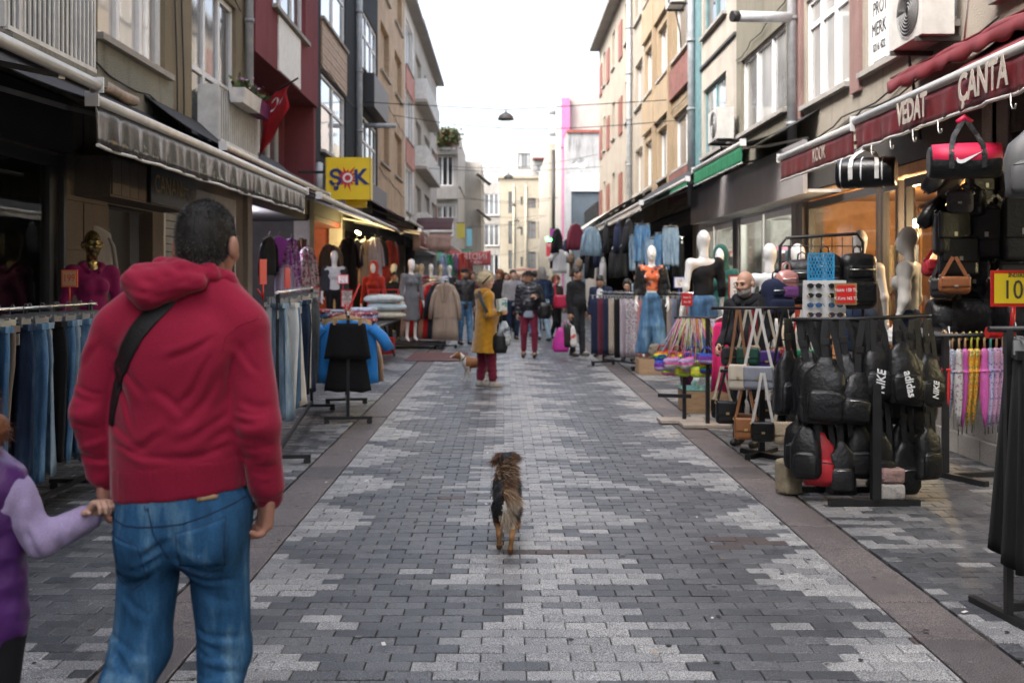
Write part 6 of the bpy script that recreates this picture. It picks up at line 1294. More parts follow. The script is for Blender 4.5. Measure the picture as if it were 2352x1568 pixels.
strands('coat', dog, dv, df, 9000, .026, FUR, ddir, dcls, 7, .0012, 2, .12, keep=lambda p, N: (p[:, 2] > .045) & ~((p[:, 2] < .17) & (np.arange(len(p)) % 3 > 0)))
# long plume of the tail swept to one side, and a ruff
tv, tf = solid(TL, .006)
strands('tail_plume', dog, tv, tf, 7000, .135, FUR, lambda p, N, r: (N * .45 + np.array((.80, -.32, -.30)) + r.normal(size=N.shape) * .10, r.uniform(.35, 1.0, len(p)) * np.where(p[:, 2] < .38, 1.0, .72)), lambda p, r: np.where(p[:, 2] + r.normal(0, .012, len(p)) > .40, r.choice((0, 1, 1, 2), len(p)), np.where(p[:, 2] + r.normal(0, .012, len(p)) < .36, r.choice((3, 3, 4, 2), len(p)), r.choice((2, 2, 3, 1), len(p)))), 8, .0013, 5, .16)
rv, rf = solid([cap((-.01, .36, .37), (-.005, .5, .43), .062, .055)], .008)
strands('ruff', dog, rv, rf, 2600, .075, FUR, lambda p, N, r: (N * .5 + np.array((.5, -.6, -.35)) + r.normal(size=N.shape) * .25, r.uniform(.5, 1.1, len(p))), lambda p, r: r.choice((0, 1, 1, 2, 2, 3), len(p)), 9, .0014, 3, .12)
strands('ear_fringe', dog, *solid(DH, .006), 900, .05, FUR, lambda p, N, r: (N * .5 + np.array((np.sign(p[:, 0]) * .6, np.zeros(len(p)), np.full(len(p), -.7))).T + r.normal(size=N.shape) * .3, r.uniform(.5, 1.2, len(p))), lambda p, r: r.choice((1, 1, 2, 0), len(p)), 10, .0012, 3, .15)
strands('breeching', dog, *solid([cap((0, -.115, .25), (0, -.09, .20), .03, .035)], .007), 800, .075, FUR, lambda p, N, r: (N * .3 + np.array((.35, -.25, -.95)) + r.normal(size=N.shape) * .12, r.uniform(.5, 1.2, len(p))), lambda p, r: r.choice((3, 3, 4, 2), len(p)), 11, .0012, 3, .05)
sobj('nose', [ell((-.005, .70, .428), (.012, .009, .009))], .005, mat('eye_dark'), dog)
dog.location = (.015, 5.88, .008); dog.scale = (.95, .95, .92)
# second dog, side on
d2 = thing('dog', 'rust and white short-haired dog with a dark collar behind the woman in the mustard coat', 'dog', (0, 0, 0))
Q2 = [cap((.16, 0, .30), (-.14, 0, .305), .082, .092, 1, .05), ell((-.16, 0, .295), (.085, .085, .10), None, .04), ell((.18, 0, .30), (.075, .075, .085), None, .04), cap((-.19, 0, .34), (-.27, 0, .405), .062, .052, 1, .05), ell((-.31, 0, .43), (.062, .056, .054), None, .03), cap((-.35, 0, .415), (-.435, 0, .395), .034, .022, 1, .03), cap((-.30, .035, .475), (-.28, .055, .44), .02, .012, 1, .02), cap((-.30, -.035, .475), (-.28, -.055, .44), .02, .012, 1, .02), cap((.245, 0, .34), (.29, 0, .43), .02, .017, 1, .02), cap((.29, 0, .43), (.275, 0, .53), .017, .01, 1, .02)]
for s in (-1, 1): Q2 += [cap((-.16, s * .045, .25), (-.155 - .03 * s, s * .045, .14), .038, .024, 1, .03), cap((-.155 - .03 * s, s * .045, .14), (-.165 - .05 * s, s * .045, .022), .021, .016, 1, .02), cap((-.165 - .05 * s, s * .045, .017), (-.2 - .05 * s, s * .045, .016), .018, .015, 1, .012), cap((.18, s * .045, .26), (.15 + .03 * s, s * .045, .16), .055, .03, 1, .03), cap((.15 + .03 * s, s * .045, .16), (.215 + .03 * s, s * .045, .105), .024, .018, 1, .02), cap((.215 + .03 * s, s * .045, .105), (.195 + .03 * s, s * .045, .022), .017, .015, 1, .015), cap((.195 + .03 * s, s * .045, .017), (.16 + .03 * s, s * .045, .016), .018, .015, 1, .012)]
v3, f3 = solid(Q2, .0095); fc = v3[f3].mean(1); cl = np.full(len(f3), 5); cl[fc[:, 2] < .16] = 4; cl[(fc[:, 2] < .25) & (fc[:, 0] < -.13)] = 4; cl[(fc[:, 0] < -.19) & (fc[:, 0] > -.275)] = 4; cl[(np.abs(fc[:, 1]) < .02) & (fc[:, 0] < -.28)] = 4; cl[(fc[:, 2] > .48) & (fc[:, 0] > 0)] = 4
meshobj('body', v3, f3, FUR, cl, True, d2); sobj('nose', [ell((-.455, 0, .40), (.012, .012, .010))], .006, mat('eye_dark'), d2)
MB().tube([(-.225 + .05 * math.cos(t) * .6, .066 * math.sin(t), .375 + .04 * math.cos(t)) for t in [2 * math.pi * k / 20 for k in range(21)]], .011, 6).build('collar', m_blk, d2)
for s in (-1, 1): sobj('eye', [ell((-.352, s * .034, .445), (.009, .006, .008))], .004, m_eye, d2)
d2.location = (-.42, 15.3, .012); d2.rotation_euler = (0, 0, R(6)); d2.scale = (.92,) * 3
# ================================================================ SHOPS BEHIND THE STALLS
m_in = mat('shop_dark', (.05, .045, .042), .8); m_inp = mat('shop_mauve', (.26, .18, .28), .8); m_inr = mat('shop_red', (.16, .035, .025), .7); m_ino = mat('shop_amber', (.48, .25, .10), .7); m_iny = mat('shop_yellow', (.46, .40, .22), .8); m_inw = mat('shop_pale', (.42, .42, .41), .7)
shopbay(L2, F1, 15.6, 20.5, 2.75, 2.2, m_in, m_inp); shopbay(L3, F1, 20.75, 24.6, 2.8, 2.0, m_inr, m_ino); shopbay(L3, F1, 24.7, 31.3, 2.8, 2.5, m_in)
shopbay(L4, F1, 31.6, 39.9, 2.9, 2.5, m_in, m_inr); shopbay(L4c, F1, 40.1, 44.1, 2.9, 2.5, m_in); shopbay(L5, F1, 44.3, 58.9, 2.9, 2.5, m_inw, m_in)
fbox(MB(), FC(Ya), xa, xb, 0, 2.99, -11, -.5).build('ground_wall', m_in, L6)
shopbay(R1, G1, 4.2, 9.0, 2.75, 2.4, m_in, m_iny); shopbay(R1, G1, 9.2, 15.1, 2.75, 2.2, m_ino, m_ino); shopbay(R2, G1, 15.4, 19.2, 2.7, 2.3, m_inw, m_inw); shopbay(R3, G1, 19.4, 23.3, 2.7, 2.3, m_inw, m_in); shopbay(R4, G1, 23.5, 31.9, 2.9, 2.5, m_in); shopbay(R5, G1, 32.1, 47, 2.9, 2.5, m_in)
for a, b in ((9.4, 11.3), (11.5, 12.0), (12.1, 14.9)):
    q = MB()
    for u in (a, b - .06): fbox(q, G1, u, u + .06, .35, 2.62, -.12, -.04)
    fbox(q, G1, a, b, 2.62, 2.72, -.12, -.04); fbox(q, G1, a, b, .27, .35, -.12, -.04); q.build('shop_window', M_DARKF, R1)
    fbox(MB(), G1, a + .06, b - .06, .35, 2.62, -.09, -.082).build('shop_pane', clearglass(), R1)
for a, b in ((15.6, 17.3), (17.4, 19.1), (19.6, 21.4), (21.5, 23.2)):
    q = MB()
    for u in (a, b - .08): fbox(q, G1, u, u + .08, .1, 2.6, -.12, -.02)
    fbox(q, G1, a, b, 2.6, 2.7, -.12, -.02); q.build('shop_window', M_WHITE, R2 if a < 19 else R3); fbox(MB(), G1, a + .08, b - .08, .1, 2.6, -.09, -.082).build('shop_pane', clearglass(), R2 if a < 19 else R3)
# shelves with goods in the glass shop and the bag shop
r = random.Random(31); GOODS = [fabric('goods_%d' % i, c) for i, c in enumerate(((.5, .42, .05), (.05, .25, .3), (.4, .08, .06), (.5, .5, .48), (.06, .06, .07), (.25, .4, .5), (.35, .25, .15), (.45, .2, .3)))]
for par, F, u0, u1, nn in ((R2, G1, 15.7, 18.9, -.6), (R3, G1, 19.7, 23.0, -.6)):
    for z in (.5, .95, 1.4, 1.85):
        so = fbox(MB(), F, u0, u1, z, z + .03, nn - .25, nn + .15).build('shelf', M_WHITE, par); u = u0 + .1
        while u < u1 - .2:
            w = r.uniform(.12, .25); fbox(MB(), F, u, u + w, z + .031, z + .031 + r.uniform(.15, .36), nn - .2, nn + .1).build('goods', r.choice(GOODS), so); u += w + .03
for z in (.7, 1.2, 1.7, 2.2): fbox(MB(), G1, 4.4, 8.8, z, z + .025, -2.3, -1.95).build('shelf', m_blk, R1)
m_pan = mat('amber_panel', (.36, .19, .085), .55, var=.4, scale=3, stretch=(1, 1, .2))
for k in range(14): fbox(MB(), G1, 9.35 + k * .4, 9.72 + k * .4, .1, 2.6, -1.62, -1.6 + .02 * (k % 3)).build('wall_panel', (m_pan, m_ino, m_pan, M_BROWNF)[k % 4], R1)
for i, (y, cc, nm) in enumerate(((9.8, (.4, .3, .2), 'sand'), (10.5, (.06, .05, .05), 'black'), (11.0, (.3, .08, .05), 'rust'), (12.4, (.45, .4, .35), 'cream'), (13.2, (.1, .12, .16), 'slate'), (13.9, (.25, .2, .12), 'khaki'))): hang('dress', 'coat', G1(y, 2.1, -.9), R(60), fabric('amber_' + nm, cc), nm + ' dress hanging inside the amber display window', 'dress', None, 80 + i % 4, s=.9)
# lit lamps visible in the shops
lamp('tube_lamp', 'cold white tube lamp in the shop of purple clothes', [F1(16.6, 2.5, -.55), F1(17.6, 2.5, -.55)], .022, (.85, .85, 1), 45)
lamp('tube_lamp', 'yellow tube lamp under the maroon awning', [F1(23.6, 2.68, .5), F1(24.1, 2.66, .5)], .03, (1, .8, .35), 25)
lamp('ceiling_lamp', 'warm lamp glowing in the red and orange shop', [F1(22.0, 2.6, -1.0), F1(22.3, 2.6, -1.0)], .05, (1, .6, .3), 22)
def spot(label, u, z, n, power=40):
    o = lamp('spot_lamp', label, [G1(u, z, n), G1(u - .03, z - .04, n + .02)], .05, (1, .72, .42), power, .08, 25); a, b = Vector(G1(u, z + .004, n)), Vector(G1(u + .12, z + .18, n - .04)); MB().tube([a, b], [.065, .05], 12).build('housing', mat('lamp_black', (.03, .03, .03), .4), o); MB().tube([b, Vector(G1(u + .12, 2.74, n - .04))], .012, 6).build('stem', MATS['lamp_black'], o); return o
spot('black spot lamp lighting the amber display window behind the shirt mannequin', 9.9, 2.35, -.6, 26); spot('black spot lamp in the amber shop beside its door', 12.6, 2.3, -.7, 30); spot('black spot lamp deep in the amber shop', 11.4, 2.4, -1.3, 30)
lamp('shelf_lamp', 'strip lamp along the yellow shelves of the bag shop, upper one', [G1(5.2, 2.16, -1.9), G1(7.9, 2.16, -1.9)], .012, (1, .85, .5), 12, .1, 10); lamp('shelf_lamp', 'strip lamp along the yellow shelves of the bag shop, lower one', [G1(5.2, 1.66, -1.9), G1(7.9, 1.66, -1.9)], .012, (1, .85, .5), 10, .1, 10)
lamp('ceiling_lamp', 'white lamp in the glass shop under the grey fascia', [G1(17, 2.6, -1), G1(17.6, 2.6, -1)], .03, (1, .93, .8), 45); lamp('ceiling_lamp', 'white lamp in the glass shop near the drainpipe', [G1(21, 2.6, -1), G1(21.6, 2.6, -1)], .03, (1, .93, .8), 40)
nsg = thing('neon_sign', 'small green lit sign over the far stalls', 'sign', P(1258, 540, 64)); MB().tube([P(1256, 545, 64), P(1258, 553, 64), P(1268, 552, 64)], .1, 8).build('tube', mat('neon_green', (.05, .9, .15), .5, var=0, emit=5), nsg)
for x, y, w_, h_, c_, nm, lab in ((1273, 535, 20, 18, (.22, .03, .2), 'sign', 'purple shop board far along the street'), (1263, 572, 17, 32, (.5, .04, .06), 'sign', 'red shop board with white letters below the green neon'), (1078, 545, 12, 40, (.25, .6, .7), 'sign', 'pale turquoise upright sign on the drab far house'), (1058, 530, 18, 34, (.6, .5, .08), 'sign', 'yellow upright sign beyond the maroon awning')):
    o = thing('shop_board', lab, nm, P(x, y + h_ / 2, 58)); a, b = P(x - w_ / 2, y + h_ / 2, 58), P(x + w_ / 2, y - h_ / 2, 58); MB().box(a, (b.x, 58.12, b.z)).build('panel', mat('board_%d' % x, c_, .5, var=.1), o); MB().box((a.x, 58.02, b.z + .003), (b.x, 58.1, b.z + .05)).build('top_rail', m_blk, o)
    if x == 1263: text(o, 'TEK', ((a.x + b.x) / 2, 57.98, b.z - .2), (1, 0, 0), (0, 0, 1), .24, m_wtx)
# step of pale blocks before the amber shop
stp = thing('block_step', 'low wall of pale concrete blocks before the bag shop', 'step', (4.2, 9, 0)); m_pb = plaster('pale_block', (.46, .44, .42), .3)
for j in range(3):
    for k in range(7): MB().box((4.08 + .05 * j, 8.15 + k * .4 + .2 * (j % 2) + .008, j * .19 + .016), (4.44, 8.15 + k * .4 + .39 + .2 * (j % 2), j * .19 + .2)).build('block', m_pb, stp)

# ================================================================ CLOTHES RACKS
DEN = dict(light=denim('light_denim', (.22, .32, .42), (.45, .55, .62)), mid=denim('mid_denim', (.08, .18, .33), (.22, .38, .52)), dark=denim('dark_denim', (.018, .032, .07), (.05, .09, .16)), black=fabric('black_twill', (.008, .008, .009)), grey=denim('grey_denim', (.10, .11, .115), (.22, .23, .24)), taupe=fabric('taupe_twill', (.20, .155, .12)), white=fabric('white_twill', (.6, .6, .58)), olive=fabric('olive_twill', (.12, .13, .10)))
WORD = dict(light='pale blue washed jeans', mid='mid blue jeans', dark='dark navy jeans', black='black trousers', grey='charcoal grey jeans', taupe='taupe cotton trousers', white='white trousers', olive='olive green trousers')
rack('black wheeled rack of jeans beside the black shop window', ((-3.12, 5.7), (-3.12, 7.5)), 1.4, .6)
seq = 'light mid mid taupe dark mid light black mid light mid light mid light'.split()
for i, k in enumerate(seq): hang('jeans', 'jeans', (-3.12 + .02 * (i % 3), 5.72 + i * .132, 1.405), R(-38 + (i * 37) % 34), DEN[k], WORD[k] + ' on the rack beside the black shop window', 'jeans', 'jeans on the rack by the black shop window', i % 6, tilt=R(-1 + (i * 13) % 3))
pt = thing('embroidered_patch', 'white patch with blue and red flowers on pale jeans by the shop window', 'patch', (-3.05, 7.40, .95)); pt.location = (-3.06, 7.36, .93); 
q = MB().box((-3.10, 7.40, .98), (-2.99, 7.404, 1.14)); q.build('cloth', pattern('patch_print', (.6, .58, .55), ((.05, .08, .3), (.4, .05, .06)), 28), pt)
pricecard('orange framed card reading 199 over the jeans rack', (-3.12, 7.15, 1.53), .115, .125, (('199', 0, .075, mat('orange_ink', (.5, .08, .01), .5)),), mat('card_peach', (.45, .25, .15), .6, var=.05), mat('card_orange', (.62, .10, .02), .5, var=.05), stem=.1)
rack('black wheeled rack of jeans behind the man in red', ((-1.93, 8.5), (-2.30, 11.9)), 1.47, .55)
seq = 'light white mid grey black mid white dark black taupe light white dark olive grey light mid dark olive black'.split()
for i, k in enumerate(seq):
    t = i / 19; hang('jeans', 'jeans', (-1.93 - .37 * t, 8.55 + 3.3 * t, 1.475), R(-62 + (i * 29) % 34), DEN[k], WORD[k] + ' on the rack behind the man in red', 'jeans', 'jeans on the rack behind the man in red', (i * 5) % 6)
m_rp = mat('red_plastic', (.55, .02, .02), .35, var=.05); m_cw = mat('card_white', (.72, .70, .68), .6, var=.05); m_rk = mat('red_ink', (.5, .02, .04), .6, var=0)
for k, (x, Y, lab) in enumerate(((604, 8.7, 'red clip sign holder seen edge-on over the jeans rack, bent arm'), (660, 10.9, 'red clip sign holder over the far end of the jeans rack'))):
    c = P(x, 690, Y); o = thing('sign_clip', lab, 'sign holder', c); MB().tube([c, c + Vector((0, 0, .14))], .009, 6).tube([c + Vector((0, 0, .03)), c + Vector((-.05, 0, .10))], .008, 6).build('clip', m_rp, o); MB().obox(c + Vector((.0, 0, .25)), (.018, .05, 0), (0, 0, .11), (.004, -.002, 0)).build('holder', m_rp, o)
# skirt and shirt rack
m_sb = fabric('sky_blue_cotton', (.02, .19, .52)); m_bg = fabric('beige_cotton', (.46, .33, .23)); m_rose = fabric('rose_cotton', (.42, .26, .25)); m_lg = fabric('pale_grey_cotton', (.45, .47, .5)); m_ww = mat('wood_hanger', (.42, .27, .13), .5, var=.3, scale=20)
rk = rack('black T-stand hung with black skirts and blue shirts', ((-1.70, 10.85), (-1.98, 12.5)), 1.2, .52)
MB().tube([Vector((-1.70, 10.85, .82)), Vector((-1.98, 12.5, .82))], .012, 8).build('lower_rail', m_chrome, rk)
for i, (k, m_, w_, z, dy) in enumerate((('skirt', DEN['black'], 'black ribbed skirt on a wooden hanger in front of the blue shirts', 1.205, .0), ('tee', m_sb, 'bright blue shirt right behind the front black skirt', 1.2, .16), ('tee', m_sb, 'bright blue shirt in the middle of the skirt stand', 1.2, .36), ('tee', m_sb, 'bright blue shirt before the beige shirts', 1.2, .55), ('shirt', m_bg, 'beige shirt behind the blue shirts', 1.2, .8), ('shirt', m_rose, 'dusty pink shirt behind the beige shirt', 1.2, 1.0), ('shirt', DEN['black'], 'black shirt on the skirt stand', 1.2, 1.2), ('shirt', m_lg, 'pale grey shirt on the skirt stand', 1.2, 1.42), ('skirt', DEN['black'], 'black skirt on the lower rail beneath the blue shirts', .84, .06), ('skirt', m_lg, 'pale grey skirt on the lower rail', .82, .35), ('skirt', m_rose, 'pink skirt on the lower rail', .8, .6), ('skirt', m_bg, 'beige skirt on the lower rail', .8, .9), ('skirt', DEN['black'], 'black skirt at the end of the lower rail', .8, 1.2))):
    hang('skirt' if k == 'skirt' else 'shirt', k, (-1.70 - .17 * dy, 10.82 + dy, z), R(-8 + (i * 23) % 20), m_, w_, 'skirt' if k == 'skirt' else 'shirt', None, 20 + i, hm=m_ww, s=1.05).scale = (1.1, 1, 1.05) if k == 'skirt' else (1.5, 1, 1.1)
c = P(795, 722, 11.6); o = thing('sign_clip', 'red clip sign holder slanting over the skirt stand', 'sign holder', c); MB().tube([c, c + Vector((.03, 0, .06)), c + Vector((.16, 0, .36))], .012, 6).tube([c + Vector((0, 0, .0)), c + Vector((-.01, 0, .12))], .01, 6).build('clip', m_rp, o)
# coat rack
rack('black wheeled rack of long wool coats', ((-1.32, 22.3), (-2.15, 23.5)), 1.54, .6)
for i, (cc, nm) in enumerate((((.36, .28, .215), 'beige'), ((.022, .028, .04), 'dark navy'), ((.42, .015, .02), 'bright red'), ((.40, .27, .22), 'dusty rose'), ((.02, .02, .022), 'black'), ((.30, .012, .018), 'crimson'), ((.14, .01, .02), 'wine red'), ((.42, .43, .46), 'light grey'))):
    t = i / 7; hang('coat', 'coat', (-1.32 - .83 * t, 22.3 + 1.2 * t, 1.545), R(-12 + (i * 17) % 14), fabric('coat_' + nm, cc), nm + ' wool coat on the coat rack', 'coat', None, 40 + i % 3, s=1.1)
# trouser racks on the +x side
rack('black wheeled rack of patterned trousers beside the leather jacket mannequin', ((1.80, 18.1), (2.38, 17.0)), 1.33, .5)
PT = [('red_gingham', pattern('red_gingham', (.6, .55, .55), ((.45, .02, .04), (.45, .02, .04)), 18, 'check'), 'red gingham'), ('grey_floral', pattern('grey_floral', (.42, .42, .45), ((.08, .08, .12), (.35, .1, .14), (.6, .6, .6)), 40), 'grey floral'), ('grey_floral', MATS['grey_floral'], 'grey floral'), ('pale_check', pattern('pale_check', (.55, .5, .5), ((.35, .06, .09), (.1, .2, .28)), 14, 'check'), 'pale red and teal checked'), ('black_twill', DEN['black'], 'plain black'), ('mustard_check', pattern('mustard_check', (.55, .5, .45), ((.5, .3, .06), (.06, .09, .13)), 12, 'check'), 'mustard and navy checked'), ('navy_twill', fabric('navy_twill', (.014, .02, .05)), 'plain navy'), ('maroon_twill', fabric('maroon_twill', (.10, .015, .03)), 'maroon')]
for i, (_, m_, nm) in enumerate(PT[::-1]):
    t = i / 7; hang('trousers', 'strip', (1.80 + .58 * t, 18.05 - 1.05 * t, 1.335), R(-10 + (i * 19) % 16), m_, nm + ' trousers on the patterned trouser rack', 'trousers', 'trousers on the patterned trouser rack', 60 + i % 4, s=1.08)
hang('trousers', 'strip', (1.70, 18.3, 1.335), 0, fabric('navy_twill'), 'plain navy trousers at the end of the patterned trouser rack', 'trousers', None, 61, s=1.1)
rack('black wheeled rack of striped trousers between two mannequins', ((2.78, 17.6), (3.3, 16.9)), 1.33, .5)
for i in range(7):
    nm, cc, c2 = (('slate', (.08, .1, .16), (.2, .22, .28)), ('black', (.02, .02, .02), (.05, .05, .05)), ('sand', (.36, .28, .2), (.1, .12, .2)))[i % 3]; hang('trousers', 'strip', (2.80 + .07 * i, 17.55 - .09 * i, 1.335), R(-6 + i * 2), pattern('stripe_' + nm, cc, (c2,), 30, 'check'), nm + ' striped trousers on the rack between two mannequins', 'trousers', 'striped trousers between two mannequins', 60 + i % 4, s=1.05)
# dark rack at the pavement edge, +x side
m_blk2 = mat('matt_black_steel', (.015, .015, .016), .5)
rk = rack('black steel rack of dark trousers at the pavement edge beside the yellow price sign', ((2.34, 4.62), (3.2, 4.75)), 1.36, .55, wheels=False, posts=(0, 1), m=m_blk2)
for i in range(9): hang('trousers', 'jeans', (2.385 + .075 * i, 4.64 + .012 * i, 1.365), R(72 + (i * 31) % 24), (DEN['black'], fabric('plum_twill', (.05, .02, .06)), DEN['black'])[i % 3], ('black', 'plum', 'black')[i % 3] + ' trousers on the steel rack at the pavement edge', 'trousers', 'dark trousers at the pavement edge', i % 6)
# clothes hung high under the +x awnings, and in the shops behind
HG = [('shirt', fabric('black_jersey', (.014, .014, .017)), 'black top'), ('shirt', pattern('maroon_stripe', (.20, .02, .05), ((.05, .01, .02),), 26, 'check'), 'maroon striped jumper'), ('shirt', DEN['light'], 'pale denim jacket'), ('shirt', fabric('black_jersey'), 'black top'), ('tee', fabric('white_jersey', (.62, .62, .63)), 'white T-shirt'), ('shirt', fabric('grey_marl', (.30, .30, .32)), 'grey marl hoodie'), ('tee', fabric('olive_brown', (.14, .10, .07)), 'brown T-shirt'), ('shirt', fabric('navy_twill'), 'navy top')]
UP = [(1280, 520, 27, 0), (1322, 508, 25, 1), (1358, 515, 23, 2), (1392, 505, 22, 3), (1285, 568, 27, 4), (1312, 572, 25.5, 6), (1420, 500, 20.5, 7), (1445, 498, 20, 0), (1385, 585, 23, 5), (1355, 570, 24, 3), (1330, 585, 25, 6), (1410, 560, 21.5, 0), (1268, 560, 30, 3), (1300, 545, 29, 7), (1430, 555, 20.5, 3), (1340, 540, 26, 0), (1375, 545, 24, 7), (1460, 545, 19.5, 0)]
for i, (x, y, Y, k) in enumerate(UP):
    kd, m_, nm = HG[k]; hang('hanging_top', kd, P(x, y, Y), R((25 if k in (1, 2, 4) else 62) + (i * 41) % 26), m_, nm + ' hung high under the awnings of the jeans stall', 'top', 'tops hung high under the awnings', 70 + i % 5, s=1.0)
for i, (x, y, Y, k) in enumerate(((1475, 515, 19, 'mid'), (1500, 548, 18.6, 'light'), (1520, 535, 18.3, 'mid'), (1540, 520, 18, 'light'), (1462, 540, 19.2, 'light'), (1555, 545, 18.4, 'black'), (1490, 545, 20, 'black'))):
    hang('jeans', 'jeans', P(x, y - 6, Y), R(-20 + i * 9), DEN[k], WORD[k] + ' hung high above the leather jacket mannequin', 'jeans', 'jeans hung above the leather jacket mannequin', i % 6, s=.72)
LH = [(640, 535, 16.6, 'purple', (.30, .06, .42)), (668, 540, 16.9, 'violet print', None), (655, 600, 16.5, 'lavender', (.38, .33, .52)), (618, 535, 16.2, 'charcoal', (.03, .03, .035)), (705, 560, 18, 'flowered', 1), (690, 540, 18.5, 'brown', (.10, .05, .03)), (820, 545, 23.6, 'navy', (.02, .025, .06)), (838, 545, 23.9, 'beige', (.36, .28, .22)), (860, 540, 24.2, 'pale lilac', (.45, .4, .46)), (875, 545, 24.6, 'charcoal wool', (.05, .05, .055)), (893, 548, 26, 'deep red', (.2, .015, .02)), (800, 540, 23, 'black', (.015, .015, .018)), (908, 552, 27, 'wine', (.2, .02, .04)), (1018, 580, 33, 'powder blue', (.25, .33, .5)), (1032, 580, 34, 'emerald', (.01, .20, .08)), (1046, 580, 35, 'plum', (.12, .05, .14)), (1060, 578, 36, 'scarlet', (.4, .03, .015)), (1075, 590, 37, 'brick red', (.2, .03, .02)), (770, 560, 21.6, 'taupe', (.16, .12, .1)), (755, 555, 21.3, 'dark brown', (.06, .035, .025))]
for i, (x, y, Y, nm, cc) in enumerate(LH):
    m_ = pattern('violet_print', (.3, .12, .38), ((.5, .4, .6), (.1, .03, .14)), 16) if cc is None else pattern('rose_print', (.45, .38, .42), ((.25, .05, .14), (.1, .08, .09)), 14) if cc == 1 else fabric('dress_' + nm.replace(' ', '_'), cc)
    hang('dress', 'coat' if i % 3 else 'shirt', P(x, y, Y), R(48 + (i * 31) % 34), m_, nm + ' garment hung in the shop openings behind the stalls', 'dress', 'garments hung in the shop openings' , 80 + i % 4, s=.95)
for i, (x, cc, nm) in enumerate(((178, (.40, .28, .26), 'dusty pink'), (212, (.42, .40, .39), 'pale grey'))): hang('blouse', 'shirt', P(x, 505, 9.75), R(40), fabric('blouse_' + nm.split()[0], cc), nm + ' blouse hanging on the stone pillar beside the doorway', 'blouse', None, 90 + i, s=.9)

# ================================================================ MANNEQUINS
mannequin('gold torso mannequin in a magenta hoodie beside the jeans rack', (P(212, 0, 9.0).x, 9.0, .23), R(38), m_mg, 1.80, top=fabric('magenta_jersey', (.26, .012, .11)), hood=fabric('magenta_jersey'), hem=.95, g=.95, torso=True, face=True, seed=2)
ml = fabric('black_leather_jacket', (.014, .014, .015), .35); bx = G(1502, 862)
mannequin('white mannequin in black leather jacket, printed top and flared jeans on a box', (bx.x, bx.y + .25, .275), R(-6), h=1.86, top=pattern('orange_print', (.62, .16, .06), ((.6, .5, .45), (.08, .04, .04), (.6, .1, .03)), 9), coat=ml, bottom=DEN['mid'], wide=1.75, sleeve=0, hem=1.07, seed=3, pose={'h+': (.07, 0, .93), 'h-': (-.07, 0, .93), 'a+': (.13, 0, .09), 'a-': (-.13, 0, .09)})
def crate(label, c, w, d, h, m):
    o = thing('wooden_box', label, 'box', c); MB().box((c[0] - w / 2, c[1] - d / 2, c[2] + .016), (c[0] + w / 2, c[1] + d / 2, c[2] + h)).build('box', m, o)
    for s in (-1, 1): MB().box((c[0] + s * w / 2 - .012, c[1] - d / 2 - .006, c[2] + .018), (c[0] + s * w / 2 + .012, c[1] + d / 2 + .006, c[2] + h + .002)).build('edge', m, o)
    return o
m_ply = mat('plywood', (.34, .235, .145), .7, var=.3, scale=4, stretch=(1, 1, 6)); crate('plywood box under the leather jacket mannequin', (bx.x, bx.y + .25, 0), .46, .46, .26, m_ply)
m2 = G(1622, 952); mannequin('white mannequin seen from behind in a black one-shoulder top and denim skirt', (m2.x + .02, m2.y + .25, .3), R(195), h=1.87, top=fabric('black_rib', (.012, .012, .014)), one_shoulder=True, bottom=DEN['mid'], bot_z=.45, hem=1.02, seed=4, pose={'e+': (.23, .03, 1.13), 'w+': (.27, .0, .89)})
crate('plywood box with a glass plate under the one-shoulder mannequin', (m2.x + .03, m2.y + .25, 0), .52, .5, .27, m_ply); gpl = thing('glass_plate', 'greenish glass plate lying on the plywood box', 'glass plate', (m2.x, m2.y + .2, .275)); MB().box((m2.x - .26, m2.y, .276), (m2.x + .34, m2.y + .52, .288)).build('plate', mat('green_glass', (.10, .30, .26), .1, var=0), gpl)
mannequin('white mannequin in a dark green hooded dress beside the glass shop', (P(1655, 0, 13.6).x, 13.6, .2), R(-25), h=1.84, top=fabric('bottle_green', (.010, .075, .065)), hood=fabric('bottle_green'), hooded=True, long=.5, seed=5)
mannequin('bare white mannequin carrying a navy backpack by the amber window', (P(1768, 0, 10.9).x, 10.9, .15), R(150), h=1.83, seed=6); mannequin('white mannequin whose head shows over the wire rack of backpacks', (P(1832, 0, 11.3).x, 11.3, .15), R(20), h=1.84, top=fabric('rust_jersey', (.26, .07, .02)), seed=7)
mannequin('white mannequin with bare arm in blue shorts by the amber window', (P(1975, 0, 10.3).x, 10.3, .2), R(165), h=1.9, bottom=DEN['dark'], bot_z=.6, seed=8)
mannequin('white mannequin in a white shirt and denim shorts by the shop corner', (P(2086, 0, 9.3).x, 9.3, .22), R(235), h=1.86, top=fabric('white_poplin', (.6, .58, .55)), sleeve=.4, bottom=DEN['dark'], bot_z=.72, seed=9)
mannequin('mannequin in a charcoal blazer and pink cap before the red shop', (P(768, 0, 20.5).x, 20.5, .3), R(15), h=1.86, top=fabric('white_shirt', (.55, .55, .57)), coat=fabric('charcoal_wool', (.03, .032, .04)), bottom=DEN['black'], seed=10)
mannequin('mannequin in a bright orange-red hooded jacket behind the coat rail', (P(858, 0, 22).x, 22, .1), R(-8), h=1.86, top=fabric('orange_red', (.42, .035, .02)), hood=fabric('orange_red'), hooded=True, g=1.05, hem=.8, bottom=DEN['black'], seed=11)
gm = mannequin('mannequin in a long grey belted coat on a low platform', (P(945, 0, 22.4).x, 22.4, .16), R(30), h=1.86, top=fabric('grey_wool', (.155, .16, .175)), long=.46, wide=1.05, seed=12, g=.95); sobj('belt', [cap((0, 0, 1.03), (0, 0, 1.07), .128, .128, .72)], .012, fabric('grey_wool'), gm)
pl = thing('platform', 'low black pallet under the grey coat mannequin', 'platform', (P(945, 0, 22.4).x, 22.4, 0))
